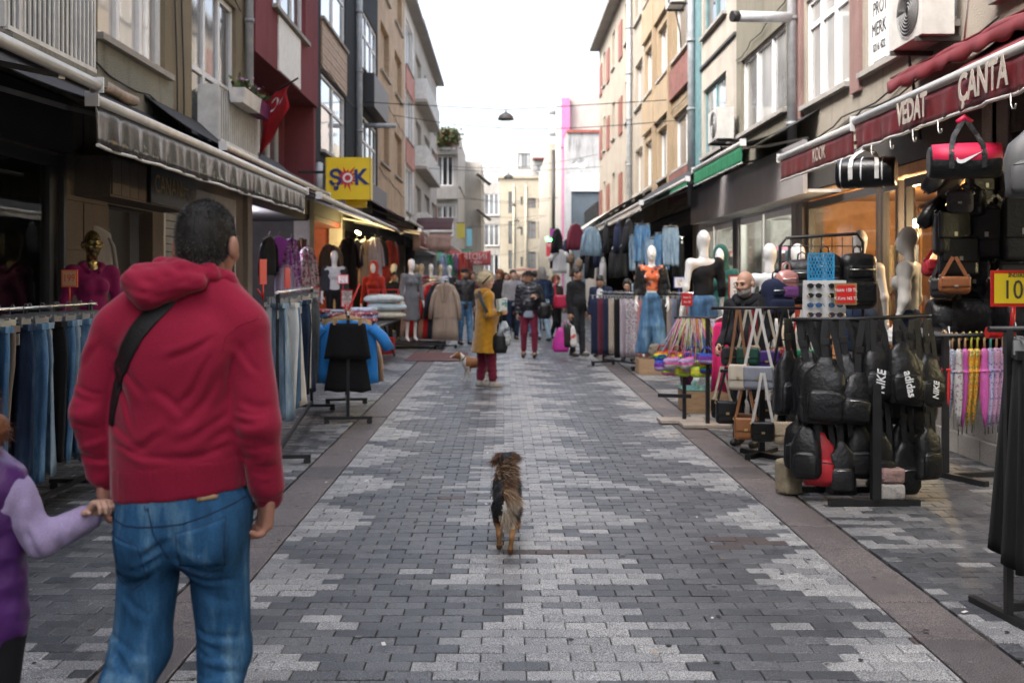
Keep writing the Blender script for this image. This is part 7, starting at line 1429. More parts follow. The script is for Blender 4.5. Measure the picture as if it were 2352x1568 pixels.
for k in range(5): MB().box((P(945, 0, 22.4).x - .6, 22.0 + k * .19, .1), (P(945, 0, 22.4).x + .75, 22.16 + k * .19, .145)).build('plank', m_blk, pl)
for k in (-1, 1): MB().box((P(945, 0, 22.4).x + .07 + k * .6 - .04, 22.0, .016), (P(945, 0, 22.4).x + .07 + k * .6 + .04, 22.92, .099)).build('runner', m_blk, pl)
for i, (x, Y, cc, nm) in enumerate(((968, 26, (.2, .03, .06), 'wine jumper'), (990, 27, (.42, .36, .28), 'beige hoodie'), (1012, 28.5, (.5, .52, .62), 'pale lilac T-shirt'), (1032, 30, (.05, .05, .06), 'black top'), (955, 28, (.35, .2, .06), 'ochre jumper'), (905, 26, (.5, .48, .45), 'cream cardigan'))):
    mannequin('mannequin in a ' + nm + ' behind the coat rack', (P(x, 0, Y).x, Y, .15), R(160 + 25 * i), m_mw if i % 2 else mat('mannequin_beige', (.5, .4, .28), .4, var=.1), 1.82, top=fabric('mq_%d' % i, cc), bottom=DEN['black'], vox=.018, seed=13 + i)

# ================================================================ TABLE, PILLOWS, SIGNS (-x side)
tb = thing('folding_table', 'black trestle table carrying folded fabric and pillows', 'table', (-2.75, 18.4, 0)); MB().box((-3.75, 16.6, .74), (-2.1, 20.2, .77)).build('top', m_blk, tb)
for x, y in ((-2.2, 20.0), (-2.5, 20.0), (-2.2, 16.8), (-3.4, 16.8)):
    MB().bar((x, y, .02), (x - .25, y, .739), .035).build('leg', m_blk, tb)
def pillow(label, c, s, m, seed, rz=0):
    V, F = solid([ell((0, 0, .075), (.40 * s, .25 * s, .085), None), rbox((0, 0, .075), (.36 * s, .22 * s, .03), .03, None, .06)], .02, wrinkle(.012, 14, seed)); V = V @ np.array(Matrix.Rotation(-rz, 3, 'Z')) + np.array(c); o = meshobj('pillow', V, F, m, None, True); return tag(o, label, 'pillow')
m_pw = fabric('pillow_white', (.56, .62, .62)); m_pbl = fabric('pillow_blue', (.46, .56, .62)); m_pc = fabric('pillow_cream', (.56, .53, .44))
px, pz = P(885, 0, 19.6).x, .78
pillow('cream pillow at the bottom of the pillow pile', (px, 19.6, pz), 1, m_pc, 3); pillow('pale blue pillow in the middle of the pillow pile', (px + .03, 19.6, pz + .16), .98, m_pbl, 4, .1); pillow('white pillow on top of the pillow pile', (px - .03, 19.6, pz + .32), 1.0, m_pw, 5, -.06)
FP_ = [pattern('folded_floral', (.42, .46, .55), ((.2, .22, .32), (.55, .55, .6)), 18), pattern('folded_black_white', (.05, .05, .06), ((.6, .58, .55),), 14), pattern('folded_blue', (.06, .2, .42), ((.5, .5, .55),), 20), pattern('folded_red', (.3, .05, .07), ((.5, .45, .45),), 20)]; r = random.Random(4)
for i, (x, y, k, n_) in enumerate(((-3.3, 17.3, 0, 4), (-2.75, 17.2, 1, 3), (-2.45, 17.0, 2, 2), (-3.2, 18.2, 3, 3), (-2.6, 18.2, 1, 4), (-3.35, 19.2, 2, 3))):
    for j in range(n_):
        o = meshobj('folded_cloth', *solid([rbox((0, 0, .035), (.26, .2, .035), .03)], .02, wrinkle(.01, 20, i * 7 + j)), FP_[(k + j) % 4], None, True, org=(0, 0, 0)); o.location = (x + r.uniform(-.03, .03), y + r.uniform(-.03, .03), .772 + j * .068); o.rotation_euler = (0, 0, r.uniform(-.2, .2)); tag(o, ('folded pale blue floral', 'folded black and white', 'folded blue print', 'folded red print')[(k + j) % 4] + ' cloth piled on the trestle table', 'cloth', 'cloths piled on the trestle table')
rf = mat('sign_frame_red', (.5, .02, .03), .5, var=.05); dk = m_ink
pricecard('white card with red rim reading 220 and 250 on the fabric table', P(723, 696, 17), .19, .28, (('ERKEK', .38, .05, rf), ('220.', .06, .1, dk), ('250.', -.32, .1, dk)), m_cw, rf, stem=.12)
pricecard('white card with red rim reading 100 beside the fabric table sign', P(797, 706, 17.4), .21, .31, (('LASTİKLİ', .38, .045, dk), ('ÇARŞAF', .24, .06, dk), ('TEK', .09, .06, dk), ('KİŞİLİK', -.06, .055, dk), ('100.', -.3, .1, rf)), m_cw, rf, stem=.12)
pricecard('small white card with red rim reading 90 above the fabric table', P(788, 652, 19), .21, .18, (('YASTIK', .3, .05, rf), ('KILIFI', .05, .05, rf), ('90 TL', -.28, .07, dk)), m_cw, rf, stem=.3)
bd = thing('blanket_bag', 'clear packed blanket with pink and tan stripes in a red frame', 'blanket', P(880, 700, 21)); c = P(880, 688, 21); MB().box((c.x - .33, 21, c.z - .22), (c.x + .33, 21.2, c.z + .12)).build('pack', pattern('blanket_stripe', (.5, .45, .38), ((.4, .04, .2), (.3, .24, .14)), 5, 'check'), bd)
for s in (-1, 0, 1): MB().box((c.x + s * .32 - .012, 20.97, c.z - .25), (c.x + s * .32 + .012, 20.995, c.z + .2)).build('frame_bar', m_rp, bd)
MB().box((c.x - .33, 20.97, c.z + .2), (c.x + .33, 20.995, c.z + .222)).build('frame_bar', m_rp, bd)
crt = thing('crate', 'red plastic crate beneath the fabric table', 'crate', P(850, 760, 21)); MB().box((-2.75, 20.6, .016), (-2.3, 21, .34)).build('bin', m_rp, crt)
for k in range(3): MB().box((-2.755, 20.59, .08 + k * .1), (-2.295, 20.6, .12 + k * .1)).build('rib', m_rp, crt)
# ================================================================ BAG STALL (+x side)
sb = thing('bag_rack', 'black steel stand hung with black sling bags, two cross feet', 'rack', (2.5, 7.1, 0)); RY = 7.05
MB().bar((2.585, 6.93, .05), (2.585, 6.93, .86), .06).build('post', m_blk, sb); MB().bar((2.32, 7.35, .05), (2.32, 7.35, 1.3), .05).build('post', m_blk, sb); MB().bar((2.585, 6.96, .83), (2.585, 7.0, 1.3), .04).build('post', m_blk, sb)
MB().bar((2.26, 6.93, .03), (2.89, 6.93, .03), .05).build('foot', m_blk, sb); MB().bar((2.18, 7.38, .03), (2.70, 7.38, .03), .05).build('foot', m_blk, sb)
MB().tube([(2.05, RY + .05, 1.3), (2.5, RY, 1.305), (3.02, RY + .05, 1.33)], .014, 8).build('rail', m_blk, sb); MB().tube([(2.1, RY + .02, .80), (3.0, RY + .02, .82)], .012, 8).build('rail', m_blk, sb); MB().bar((2.32, 7.35, 1.29), (2.585, 7.0, 1.29), .03).build('cross_bar', m_blk, sb)
TXT = [(None, 'plain black sling bag with tassel zip'), (None, 'black two-pocket sling bag with steel zips and a round eyelet'), ('NIKE', 'black sling bag with bold white upright letters beside the eyelet bag'), (None, 'black sling bag with a small white mark low on its pocket'), ('NIKE', 'black sling bag with large white letters in the middle of the rail'), ('adidas', 'black sling bag with white lower-case letters'), (None, 'smooth black sling bag next to the lower-case lettered one'), ('NIKE', 'black sling bag with small pale letters at the rail end')]
for i, (x, dy, st_, h_, w_) in enumerate(((2.12, .06, .30, .40, .22), (2.27, -.06, .26, .44, .25), (2.40, -.02, .24, .38, .17), (2.52, -.09, .36, .34, .19), (2.62, -.05, .16, .38, .19), (2.76, -.07, .16, .40, .21), (2.89, -.02, .20, .38, .19), (3.02, .05, .24, .36, .19))):
    t, lab = TXT[i]; o = sling_bag(lab, t, i, None, st_, h_, w_, .1, tsize=.072 if i != 7 else .055); put(o, (x, RY + dy, 1.3), R(-16 + i * 5)); o.scale = (1.2, 1.3, 1.04); o.rotation_euler.y = R(-9 + (i * 11) % 17)
    if i == 3: text(o, 'NIKE', (.0, -.07, -st_ - h_ * .75), (1, 0, .5), (-.5, 0, 1), .05, m_wtx, shear=.3); swoosh(o, (.0, -.07, -st_ - h_ * .87), (1, 0, .4), (-.4, 0, 1), .09, m_wtx)
    if i == 1:
        for k in (-1, 1): MB().lathe([(.008, 0), (.01, .01)], (k * .05, -.075, -st_ - h_ * .6), 8).build('zip_pull', m_zip, o)
for i, (x, dy) in enumerate(((2.18, .12), (2.36, .16), (2.55, .13), (2.7, .14), (2.85, .16), (2.97, .13), (2.07, .2), (2.45, .22), (2.64, .22), (2.78, .24), (3.08, .2))): put(sling_bag('plain black sling bag in the second row behind the lettered ones', None, 20 + i, 'plain sling bags in the second row', .20 + .05 * (i % 3), .38, .2), (x, RY + dy, 1.3), R(-20 + i * 8), 1.2)
LOW = [(2.13, 'black backpack-shaped sling bag with a red tab on the low rail', None, m_bb), (2.24, 'red and black sling bag with a white mark on the low rail', None, mat('red_nylon', (.42, .015, .025), .5, var=.2)), (2.38, 'soft black sling bag on the low rail beside the red one', None, m_bb), (2.52, 'black sling bag with a small white figure mark on the low rail', None, m_bb), (2.66, 'black sling bag on the low rail behind the post', None, m_bb), (2.84, 'black sling bag with a white tick mark low on its front', None, m_bb), (2.99, 'black sling bag with three pale stripes at the low rail end', None, m_bb)]
for i, (x, lab, t, m_) in enumerate(LOW):
    o = sling_bag(lab, None, 40 + i, None, .24 + .05 * (i % 3), .33, .18 + .02 * (i % 2), .1, m=m_); put(o, (x, RY - .02 + .03 * (i % 2), .82), R(-25 + i * 8), 1.12); zt = -(.24 + .05 * (i % 3))
    if i in (1, 5): swoosh(o, (.0, -.075, zt - .25), (1, 0, .25), (-.25, 0, 1), .08, m_wtx)
    if i == 0: MB().box((-.02, -.078, zt - .27), (.03, -.07, zt - .2)).build('tab', MATS['red_nylon'], o)
    if i == 6:
        for k in range(3): MB().obox((-.03 + .03 * k, -.072, zt - .28), (.008, 0, .006), (0, .002, 0), (-.006, 0, .012 + .008 * k)).build('logo', m_wtx, o)
    if i == 3: text(o, '✶', (0, -.07, zt - .27), (1, 0, 0), (0, 0, 1), .05, m_wtx)
for i in range(8): put(sling_bag('plain black sling bag on the low rail behind the others', None, 60 + i, 'plain sling bags behind the low rail', .2 + .06 * (i % 3), .34, .19), (2.12 + .125 * i, RY + .1 + .05 * (i % 2), .82), R(-30 + i * 9), 1.1)
m_rock = plaster('rough_stone', (.26, .235, .2), .5, bump=1)
def stone(label, c, h, m, seed, rz=0, box=True):
    V, F = solid([rbox((0, 0, h[2]), h, min(h) * (.25 if box else .8))], .014, wrinkle(.008 if box else .03, 22, seed)); V = V @ np.array(Matrix.Rotation(-rz, 3, 'Z')); V[:, 2] = np.maximum(V[:, 2], 0); o = meshobj('stone', V + np.array(c), F, m, None, True); return tag(o, label, 'stone')
stone('pale paving stone weighing down the foot of the sling bag stand', (2.70, 7.0, .055), (.085, .09, .055), m_pb, 1); stone('pinkish paving stone on top of the pale one', (2.70, 7.0, .168), (.085, .09, .05), plaster('pink_block', (.36, .24, .22), .4), 2); stone('rough yellowish stone by the wheels of the sling bag stand', (2.10, 7.35, .013), (.07, .08, .12), plaster('yellow_stone', (.36, .31, .22), .6), 3, .3)
stone('grey boulder on the plywood box of the leather jacket mannequin', (bx.x + .02, bx.y + .1, .262), (.085, .08, .12), m_rock, 4, .2, False)
for k in range(3): stone(('dark stone block at the bottom of the small stone pile on the glass plate', 'grey stone block in the middle of the small stone pile', 'rounded stone on top of the small stone pile')[k], (m2.x + .2, m2.y + .15, .29 + .11 * k), (.1 - .012 * k, .085, .053), m_rock, 6 + k, .2 * k, k < 2)
# handbag stand
hb = thing('handbag_stand', 'black stand carrying two tiers of handbags', 'rack', (2.32, 8.85, 0)); MB().bar((2.30, 8.9, .03), (2.30, 8.9, 1.42), .05).build('post', m_blk, hb); MB().bar((2.16, 9.05, .03), (2.42, 8.6, .03), .05).build('foot', m_blk, hb); MB().bar((2.12, 8.68, .028), (2.48, 9.1, .028), .05).build('foot', m_blk, hb)
for z, w_ in ((1.33, .48), (.78, .4)): MB().tube([(2.30 - w_, 8.75, z), (2.30 + w_, 8.75, z)], .014, 8).build('rail', m_blk, hb); MB().bar((2.30, 8.9, z - .01), (2.30, 8.75, z - .01), .03).build('rail_arm', m_blk, hb)
lea = lambda nm, c=(.05, .04, .04), ro=.4: mat('leather_' + nm, c, ro, var=.12, scale=30, bump=.15, bscale=90)
HB = [('smooth grey handbag with a rounded flap on a white strap', lea('grey', (.22, .235, .28)), 2.20, 8.62, 1.33, dict(w=.27, h=.2, strap=.5, ms=lea('white', (.55, .54, .52)))), ('small black handbag with gold clasp beside the grey handbag', m_bl, 2.43, 8.62, 1.33, dict(w=.23, h=.18, strap=.52)), ('cream fleece bag with brown trim', fabric('cream_fleece', (.5, .44, .36)), 2.04, 8.68, 1.32, dict(w=.17, h=.22, strap=.48, ms=lea('brown', (.20, .09, .04)))), ('dark green handbag hung behind the grey handbag', lea('green', (.015, .07, .045)), 2.16, 8.82, 1.33, dict(w=.2, h=.16, strap=.35, ms=lea('cream', (.5, .45, .36)))), ('violet handbag hung behind the grey handbag', lea('violet', (.06, .025, .17)), 2.33, 8.84, 1.33, dict(w=.24, h=.18, strap=.38, ms=lea('cream'))), ('red handbag hung behind the black handbag', lea('red', (.32, .02, .03)), 2.5, 8.86, 1.33, dict(w=.2, h=.17, strap=.36, ms=lea('cream'))), ('emerald handbag at the end of the handbag stand', lea('emerald', (.01, .20, .09)), 2.66, 8.85, 1.32, dict(w=.2, h=.16, strap=.36, ms=lea('white'))), ('black handbag at the end of the handbag stand', m_bl, 2.72, 8.68, 1.32, dict(w=.22, h=.2, strap=.45)),
      ('tan brown handbag on the lower tier', lea('tan', (.27, .11, .04)), 2.10, 8.66, .78, dict(w=.2, h=.19, strap=.40, ms=lea('tan'))), ('black flap handbag on the lower tier beside the tan one', m_bl, 2.22, 8.55, .78, dict(w=.2, h=.17, strap=.42, ms=lea('white'))), ('cream woven flap handbag with a black cord on the lower tier', mat('straw_weave', (.46, .37, .26), .7, var=.35, scale=60, bump=.6, bscale=120), 2.44, 8.56, .78, dict(w=.27, h=.19, strap=.42, ms=lea('cream'))), ('charcoal handbag on the lower tier behind the cream one', lea('char', (.03, .03, .033)), 2.6, 8.75, .78, dict(w=.24, h=.22, strap=.3)), ('dusty grey handbag on the lower tier behind', lea('dusty', (.25, .26, .27)), 2.5, 8.9, .8, dict(w=.22, h=.18, strap=.22)), ('black quilted handbag hanging low by the plywood box', m_bl, 1.98, 8.85, .8, dict(w=.2, h=.2, strap=.3))]
for i in range(9): put(handbag('small dark handbag packed at the back of the handbag stand', (m_bl, lea('char'), lea('brown'))[i % 3], w=.2, h=.17, strap=.3 + .06 * (i % 4), ms=(lea('cream'), m_bl, lea('white'), lea('red'))[i % 4], seed=i, group='dark handbags packed at the back of the stand', sw=.02), (1.96 + .1 * i, 8.95 + .05 * (i % 2), 1.33 if i % 2 else .8), R(-40 + (i * 47) % 80))
for i, (lab, m_, x, y, z, kw) in enumerate(HB): put(handbag(lab, m_, seed=i, **kw), (x, y, z), R(-18 + (i * 37) % 36))
# crochet bags on strings
cs = thing('bag_stand', 'black two-post stand on pale boards for the rainbow crochet bags', 'rack', (2.08, 10.7, 0)); m_bdp = mat('pale_board', (.40, .35, .30), .7, var=.25, scale=5)
for x, y, l0 in ((1.98, 10.95, 'upper'), (2.17, 10.62, 'lower')): MB().bar((x, y, .045), (x, y, 1.17), .04).build('post', m_blk, cs); MB().box((x - .28, y - .14, .016), (x + .22, y + .16, .046)).build('base_board', m_bdp, cs)
MB().tube([(1.86, 10.9, 1.16), (2.3, 10.55, 1.17)], .014, 8).build('rail', m_blk, cs); MB().bar((1.7, 11.0, .3), (2.05, 10.9, .3), .04).build('arm', m_blk, cs)
CC = dict(red=(.5, .02, .03), orange=(.65, .16, .02), yellow=(.7, .62, .05), green=(.05, .4, .08), blue=(.03, .09, .45), violet=(.20, .05, .35), pink=(.68, .16, .36), lilac=(.45, .36, .6), white=(.65, .63, .6), lime=(.42, .62, .06)); YM = {k: mat('yarn_' + k, c, .95, var=.2, scale=60, bump=.9, bscale=90) for k, c in CC.items()}
SETS = [('rainbow striped', 'red orange yellow green blue violet'), ('pink and lilac', 'pink lilac pink white'), ('lime and yellow', 'lime yellow lime'), ('white and pink', 'white pink white lilac'), ('blue and violet', 'blue violet lilac'), ('green and pink', 'green pink lime pink')]; r = random.Random(77)
for i in range(20):
    nm, cols = SETS[(0, 1, 3, 2, 4, 5)[i % 6]]; cols = cols.split(); t = (i % 10 + .5) / 10; o = thing('crochet_bag', nm + ' crochet mini bag on long striped strings', 'bag', (0, 0, 0), 'crochet bags hung on strings'); zt = -.36 - .15 * ((i * 5) % 4) / 3; sx_ = (t - .5) * .42; sy_ = r.uniform(-.1, .06)
    V, F = solid([rbox((0, 0, -.065), (.085, .036, .052), .03, rotm(0, R((i * 37) % 30 - 15), 0))], .011, wrinkle(.014, 60, i)); fc = V[F].mean(1); V = V + np.array((sx_, sy_, zt)); bands = np.clip(((-fc[:, 2] + .01) / .135 * len(cols)).astype(int), 0, len(cols) - 1); meshobj('body', V, F, [YM[k] for k in cols], bands, True, o)
    MB().tube([(sx_ - .05, sy_, zt), (sx_ - .03, sy_ - .01, zt + .05), (sx_ + .03, sy_ - .01, zt + .05), (sx_ + .05, sy_, zt)], .009, 6).build('handle', YM[cols[0]], o)
    for s in (-1, 1):
        for q_ in range(3): MB().tube([(r.uniform(-.03, .03), r.uniform(-.03, .02), 0), (sx_ * .55 + s * .02, sy_ * .5 + r.uniform(-.03, .02), zt * .55), (sx_ + s * (.065 - .02 * q_), sy_, zt - .02)], .0038, 4).build('strap', YM[r.choice(('white', 'white', 'yellow', 'white', 'lilac', 'orange', 'lime', 'pink'))], o)
    put(o, (1.90 + .32 * t, 10.88 - .28 * t, 1.16), R(r.uniform(-15, 15)))
pd = thing('dress', 'hot pink sleeveless dress hanging beside the bearded man', 'dress', P(1662, 745, 10.4)); c = P(1660, 740, 10.4); q = MB(); cloth(q, [(c.z, .12, 0), (c.z - .05, .2, 0), (c.z - .2, .22, 0), (c.z - .4, .24, .01), (c.z - .72, .30, .02)], .06, 1.5, .016, 5, cx=c.x); q.v = [(x, y + 10.4, z) for x, y, z in q.v]; q.build('fabric', fabric('hot_pink', (.72, .025, .16)), pd); MB().tube([c + Vector((-.12, 0, .01)), c + Vector((0, 0, .06)), c + Vector((.12, 0, .01))], .008, 6).tube([c + Vector((0, 0, .06)), c + Vector((0, 0, .14))], .004, 5).build('hanger', M_WHITE, pd)
hang('top', 'shirt', P(1688, 740, 10.6), R(20), fabric('navy_twill'), 'navy top on a white hanger behind the hot pink dress', 'top', None, 71, s=.8); hang('top', 'shirt', P(1672, 715, 11.2), R(-30), fabric('dress_deep_red'), 'dark red top hung behind the hot pink dress', 'top', None, 72, s=.7)
pb_ = thing('bucket', 'plum coloured bucket on the paving beside the plywood box', 'bucket', (P(1580, 0, 14.5).x, 14.5, 0)); MB().lathe([(.1, .016), (.13, .26), (.14, .27), (.12, .26)], (P(1580, 0, 14.5).x, 14.5, 0), 18).build('tub', mat('plum_plastic', (.10, .012, .07), .4), pb_)
MB().tube([(P(1580, 0, 14.5).x + .135 * math.cos(t), 14.5 - .03, .25 + .13 * math.sin(t)) for t in [math.pi * k / 10 for k in range(11)]], .005, 5).build('handle', m_zip, pb_)
# wire rack of backpacks and the sunglasses stand
wr = thing('wire_rack', 'black wire grid rack hung with backpacks', 'rack', (3.05, 9.6, 0)); a, b = 2.66, 3.46
MB().tube([(a, 9.6, .02), (a, 9.6, 1.9), (a + .06, 9.6, 1.98), (b - .06, 9.6, 2.02), (b, 9.6, 1.94), (b, 9.6, .02)], .016, 8).build('frame', m_blk, wr)
for k in range(7): MB().tube([(a + .1 + k * .1, 9.6, .6), (a + .1 + k * .1, 9.6, 1.99)], .005, 5).build('wire', m_blk, wr)
for k in range(9): MB().tube([(a, 9.595, .7 + k * .15), (b, 9.595, .7 + k * .15)], .005, 5).build('wire', m_blk, wr)
for i, (lab, m_, x, z, kw) in enumerate((('plain black backpack on the wire rack behind the blue lattice', m_bb, 2.83, 1.84, {}), ('black backpack with carrying loop high on the wire rack', m_bb, 3.05, 1.90, {}), ('large black backpack with front pockets at the end of the wire rack', m_bb, 3.36, 1.9, dict(h=.52, w=.34)), ('shiny pink small backpack with pale straps', mat('pink_patent', (.55, .27, .25), .2, .2, var=.15), 2.64, 1.74, dict(h=.28, w=.22, d=.12, extra=mat('purple_patent', (.16, .06, .2), .2))), ('navy backpack on the wire rack beside the pink one', fabric('navy_twill'), 2.55, 1.66, dict(h=.36)))): put(backpack(lab, m_, seed=i, **kw), (x, 9.46 if i < 3 else 9.3, z), R(-12 + 8 * i))
sg = thing('sunglasses_stand', 'white display panel of sunglasses on a grey pole', 'display stand', (2.62, 7.75, 0)); c = P(1893, 690, 7.75); MB().obox(c, (.165, 0, 0), (0, .012, .001), (0, -.01, .155)).build('panel', mat('panel_white', (.66, .67, .68), .45, var=.04), sg); MB().tube([(c.x + .02, 7.8, .02), (c.x + .02, 7.8, c.z + .36)], .018, 10).build('pole', mat('grey_pipe'), sg); MB().lathe([(.2, .016), (.2, .03), (.03, .05)], (c.x + .02, 7.8, 0), 20).build('base', m_blk, sg)
GLS = (mat('lens_dark', (.015, .016, .02), .08, var=0), mat('lens_blue', (.03, .10, .24), .08, var=0), mat('lens_smoke', (.05, .035, .05), .08, var=0))
for i in range(4):
    for j in range(2):
        o = thing('sunglasses', ('dark', 'dark', 'blue', 'smoky')[i] + '-lensed sunglasses on the white display panel', 'sunglasses', (c.x, 7.72, c.z), 'sunglasses on the display panel'); x0 = c.x - .085 + .165 * j; z0 = c.z + .115 - .075 * i
        for s in (-1, 1): MB().loft([[(x0 + s * .032 + .025 * math.cos(t), y, z0 + .019 * math.sin(t)) for t in [2 * math.pi * k / 14 for k in range(14)]] for y in (7.712, 7.72)]).build('lens', GLS[(0, 0, 1, 2)[i]], o); MB().tube([(x0 + s * .057, 7.716, z0 + .008), (x0 + s * .062, 7.70, z0 + .01), (x0 + s * .058, 7.66, z0 - .01)], .003, 5).build('temple', m_gold if i % 2 else m_blk, o)
        MB().tube([(x0 - .008, 7.714, z0 + .006), (x0, 7.71, z0 + .009), (x0 + .008, 7.714, z0 + .006)], .003, 5).build('bridge', m_blk, o)
lt = thing('plastic_lattice', 'bright blue plastic lattice fixed above the sunglasses panel', 'lattice', (c.x, 7.79, c.z + .16)); m_lb = mat('lattice_blue', (.02, .28, .55), .4, var=.05); c2 = P(1885, 612, 7.78)
for k in range(-4, 9):
    for s in (-1, 1):
        x0 = c2.x - .1 + .025 * k; p_ = [(x0 + (.09 * t if s > 0 else .09 - .09 * t), c2.z - .095 + .19 * t) for t in (0, 1)]
        def clip(p): return min(max(p, c2.x - .1), c2.x + .1)
        ts = [t for t in np.linspace(0, 1, 12) if c2.x - .1 <= p_[0][0] + (p_[1][0] - p_[0][0]) * t <= c2.x + .1]
        if len(ts) > 1: MB().bar((p_[0][0] + (p_[1][0] - p_[0][0]) * ts[0], 7.775 + .004 * s, c2.z - .095 + .19 * ts[0]), (p_[0][0] + (p_[1][0] - p_[0][0]) * ts[-1], 7.775 + .004 * s, c2.z - .095 + .19 * ts[-1]), .007).build('slat', m_lb, lt)
for (x0, x1, z0, z1) in ((-.105, -.095, -.1, .1), (.095, .105, -.1, .1), (-.105, .105, .095, .105), (-.105, .105, -.105, -.095)): MB().box((c2.x + x0, 7.768, c2.z + z0), (c2.x + x1, 7.782, c2.z + z1)).build('rim', m_lb, lt)
cN = P(1942, 700, 7.62); pricecard('red card with white price lettering taped to the sunglasses panel', cN, .17, .165, (('Nakit: 150 TL', .18, .038, m_wtx), ('K.Kart: 165 TL', -.2, .036, m_wtx)), m_rp, mat('tape_brown', (.30, .18, .07), .5), stem=0)
pricecard('small red card with white lettering above the crochet bags', P(1578, 702, 10.9), .12, .14, (('Nakit 75', .15, .03, m_wtx), ('Kart 80', -.2, .03, m_wtx)), m_rp, rf, stem=.1); pricecard('white card in a red rim beside the green hooded mannequin', P(1690, 690, 12), .17, .3, (('50', .1, .09, dk), ('TL', -.2, .07, dk)), m_cw, rf, stem=.3)
pricecard('upright white price card on the table behind the leather jacket mannequin', P(1560, 662, 16.2), .18, .19, (('150', .15, .08, mat('blue_ink', (.05, .08, .3), .5)), ('TL', -.2, .06, dk)), m_cw, mat('blue_ink'), stem=.25)
# umbrellas
ur = thing('umbrella_rack', 'black rail on a T foot hung with folded umbrellas', 'rack', (3.6, 7.9, 0)); MB().bar((3.5, 7.9, .03), (3.5, 7.9, 1.13), .045).build('post', m_blk, ur); MB().bar((3.38, 8.15, .03), (3.66, 7.55, .03), .05).build('foot', m_blk, ur); MB().bar((3.5, 7.9, .03), (4.15, 8.0, .03), .04).build('foot', m_blk, ur); MB().tube([(3.4, 7.9, 1.13), (4.3, 7.9, 1.16)], .02, 8).build('rail', m_blk, ur); MB().bar((4.2, 7.95, .03), (4.2, 7.95, 1.14), .04).build('post', m_blk, ur)
UM = [('pale blue flowered', pattern('umb_blue', (.42, .5, .6), ((.1, .12, .35), (.5, .35, .4)), 50, rough=.35)), ('grey flowered', pattern('umb_grey', (.4, .4, .4), ((.2, .1, .15),), 50, rough=.35)), ('shiny magenta', mat('umb_magenta', (.42, .08, .34), .3, var=.25, scale=25)), ('orange patterned', pattern('umb_orange', (.62, .27, .02), ((.05, .2, .1), (.6, .5, .1)), 45, rough=.35)), ('orange patterned', MATS['umb_orange']), ('deep pink', mat('umb_pink', (.50, .10, .36), .3, var=.3, scale=25)), ('lilac blue flowered', pattern('umb_lilac', (.42, .4, .62), ((.1, .14, .4),), 50, rough=.35)), ('pink flowered', pattern('umb_rose', (.58, .34, .52), ((.2, .12, .4),), 50, rough=.35)), ('pale pink flowered', pattern('umb_pale', (.55, .35, .52), ((.15, .15, .4),), 50, rough=.35)), ('pink', MATS['umb_pink']), ('red', m_rp)]; HH = [mat('handle_tan', (.50, .33, .18), .4), mat('handle_lime', (.5, .55, .08), .4), mat('handle_teal', (.1, .4, .4), .4)]
for i, (nm, m_) in enumerate(UM): o = umbrella(nm + ' folded umbrella on the umbrella rail', m_, HH[(0, 0, 0, 1, 1, 0, 2, 0, 0, 0, 0)[i]], 'folded umbrellas on the rail', i); put(o, (3.555 + i * .05 if i < 10 else 3.52, 7.9 + (.03 if i == 10 else 0), 1.122 + .0017 * i), R(80 + (i * 23) % 30)); o.rotation_euler = (R(2), R(-5 + (i * 7) % 9), R(80 + (i * 23) % 30))
bt = thing('umbrella', 'blue folded umbrella tip hanging behind the umbrella rail', 'umbrella', (3.44, 7.98, .7)); MB().lathe([(.004, .6), (.03, .64), (.012, .95), (.006, .97)], (3.44, 7.98, 0), 10).build('folded_canopy', mat('umb_royal', (.02, .12, .5), .4), bt); MB().tube([(3.44, 7.98, .96), (3.44, 7.98, 1.12)], .008, 6).build('shaft', mat('black_plastic'), bt)
cY = P(2337, 704, 7.4); pricecard('yellow card in a red frame reading 100 above the umbrellas', cY, .40, .27, (('İNDİRİM', .36, .045, dk), ('100', -.06, .2, dk)), mat('card_yellow', (.80, .62, .02), .5, var=.03), m_rp, stem=0)
cl = thing('sign_clip', 'red plastic clamp holding the yellow price card to the rail', 'sign holder', cY + Vector((0, 0, -.2))); MB().tube([cY + Vector((-.03, .02, -.21)), cY + Vector((-.03, .0, 0))], [.025, .016], 8).build('arm', m_rp, cl); MB().tube([cY + Vector((-.08, .3, -.21)), cY + Vector((.02, .3, -.21))], .045, 12).build('clamp', m_rp, cl); MB().bar(cY + Vector((-.03, 0, -.2)), cY + Vector((-.03, .3, -.21)), .03).build('link', m_rp, cl)
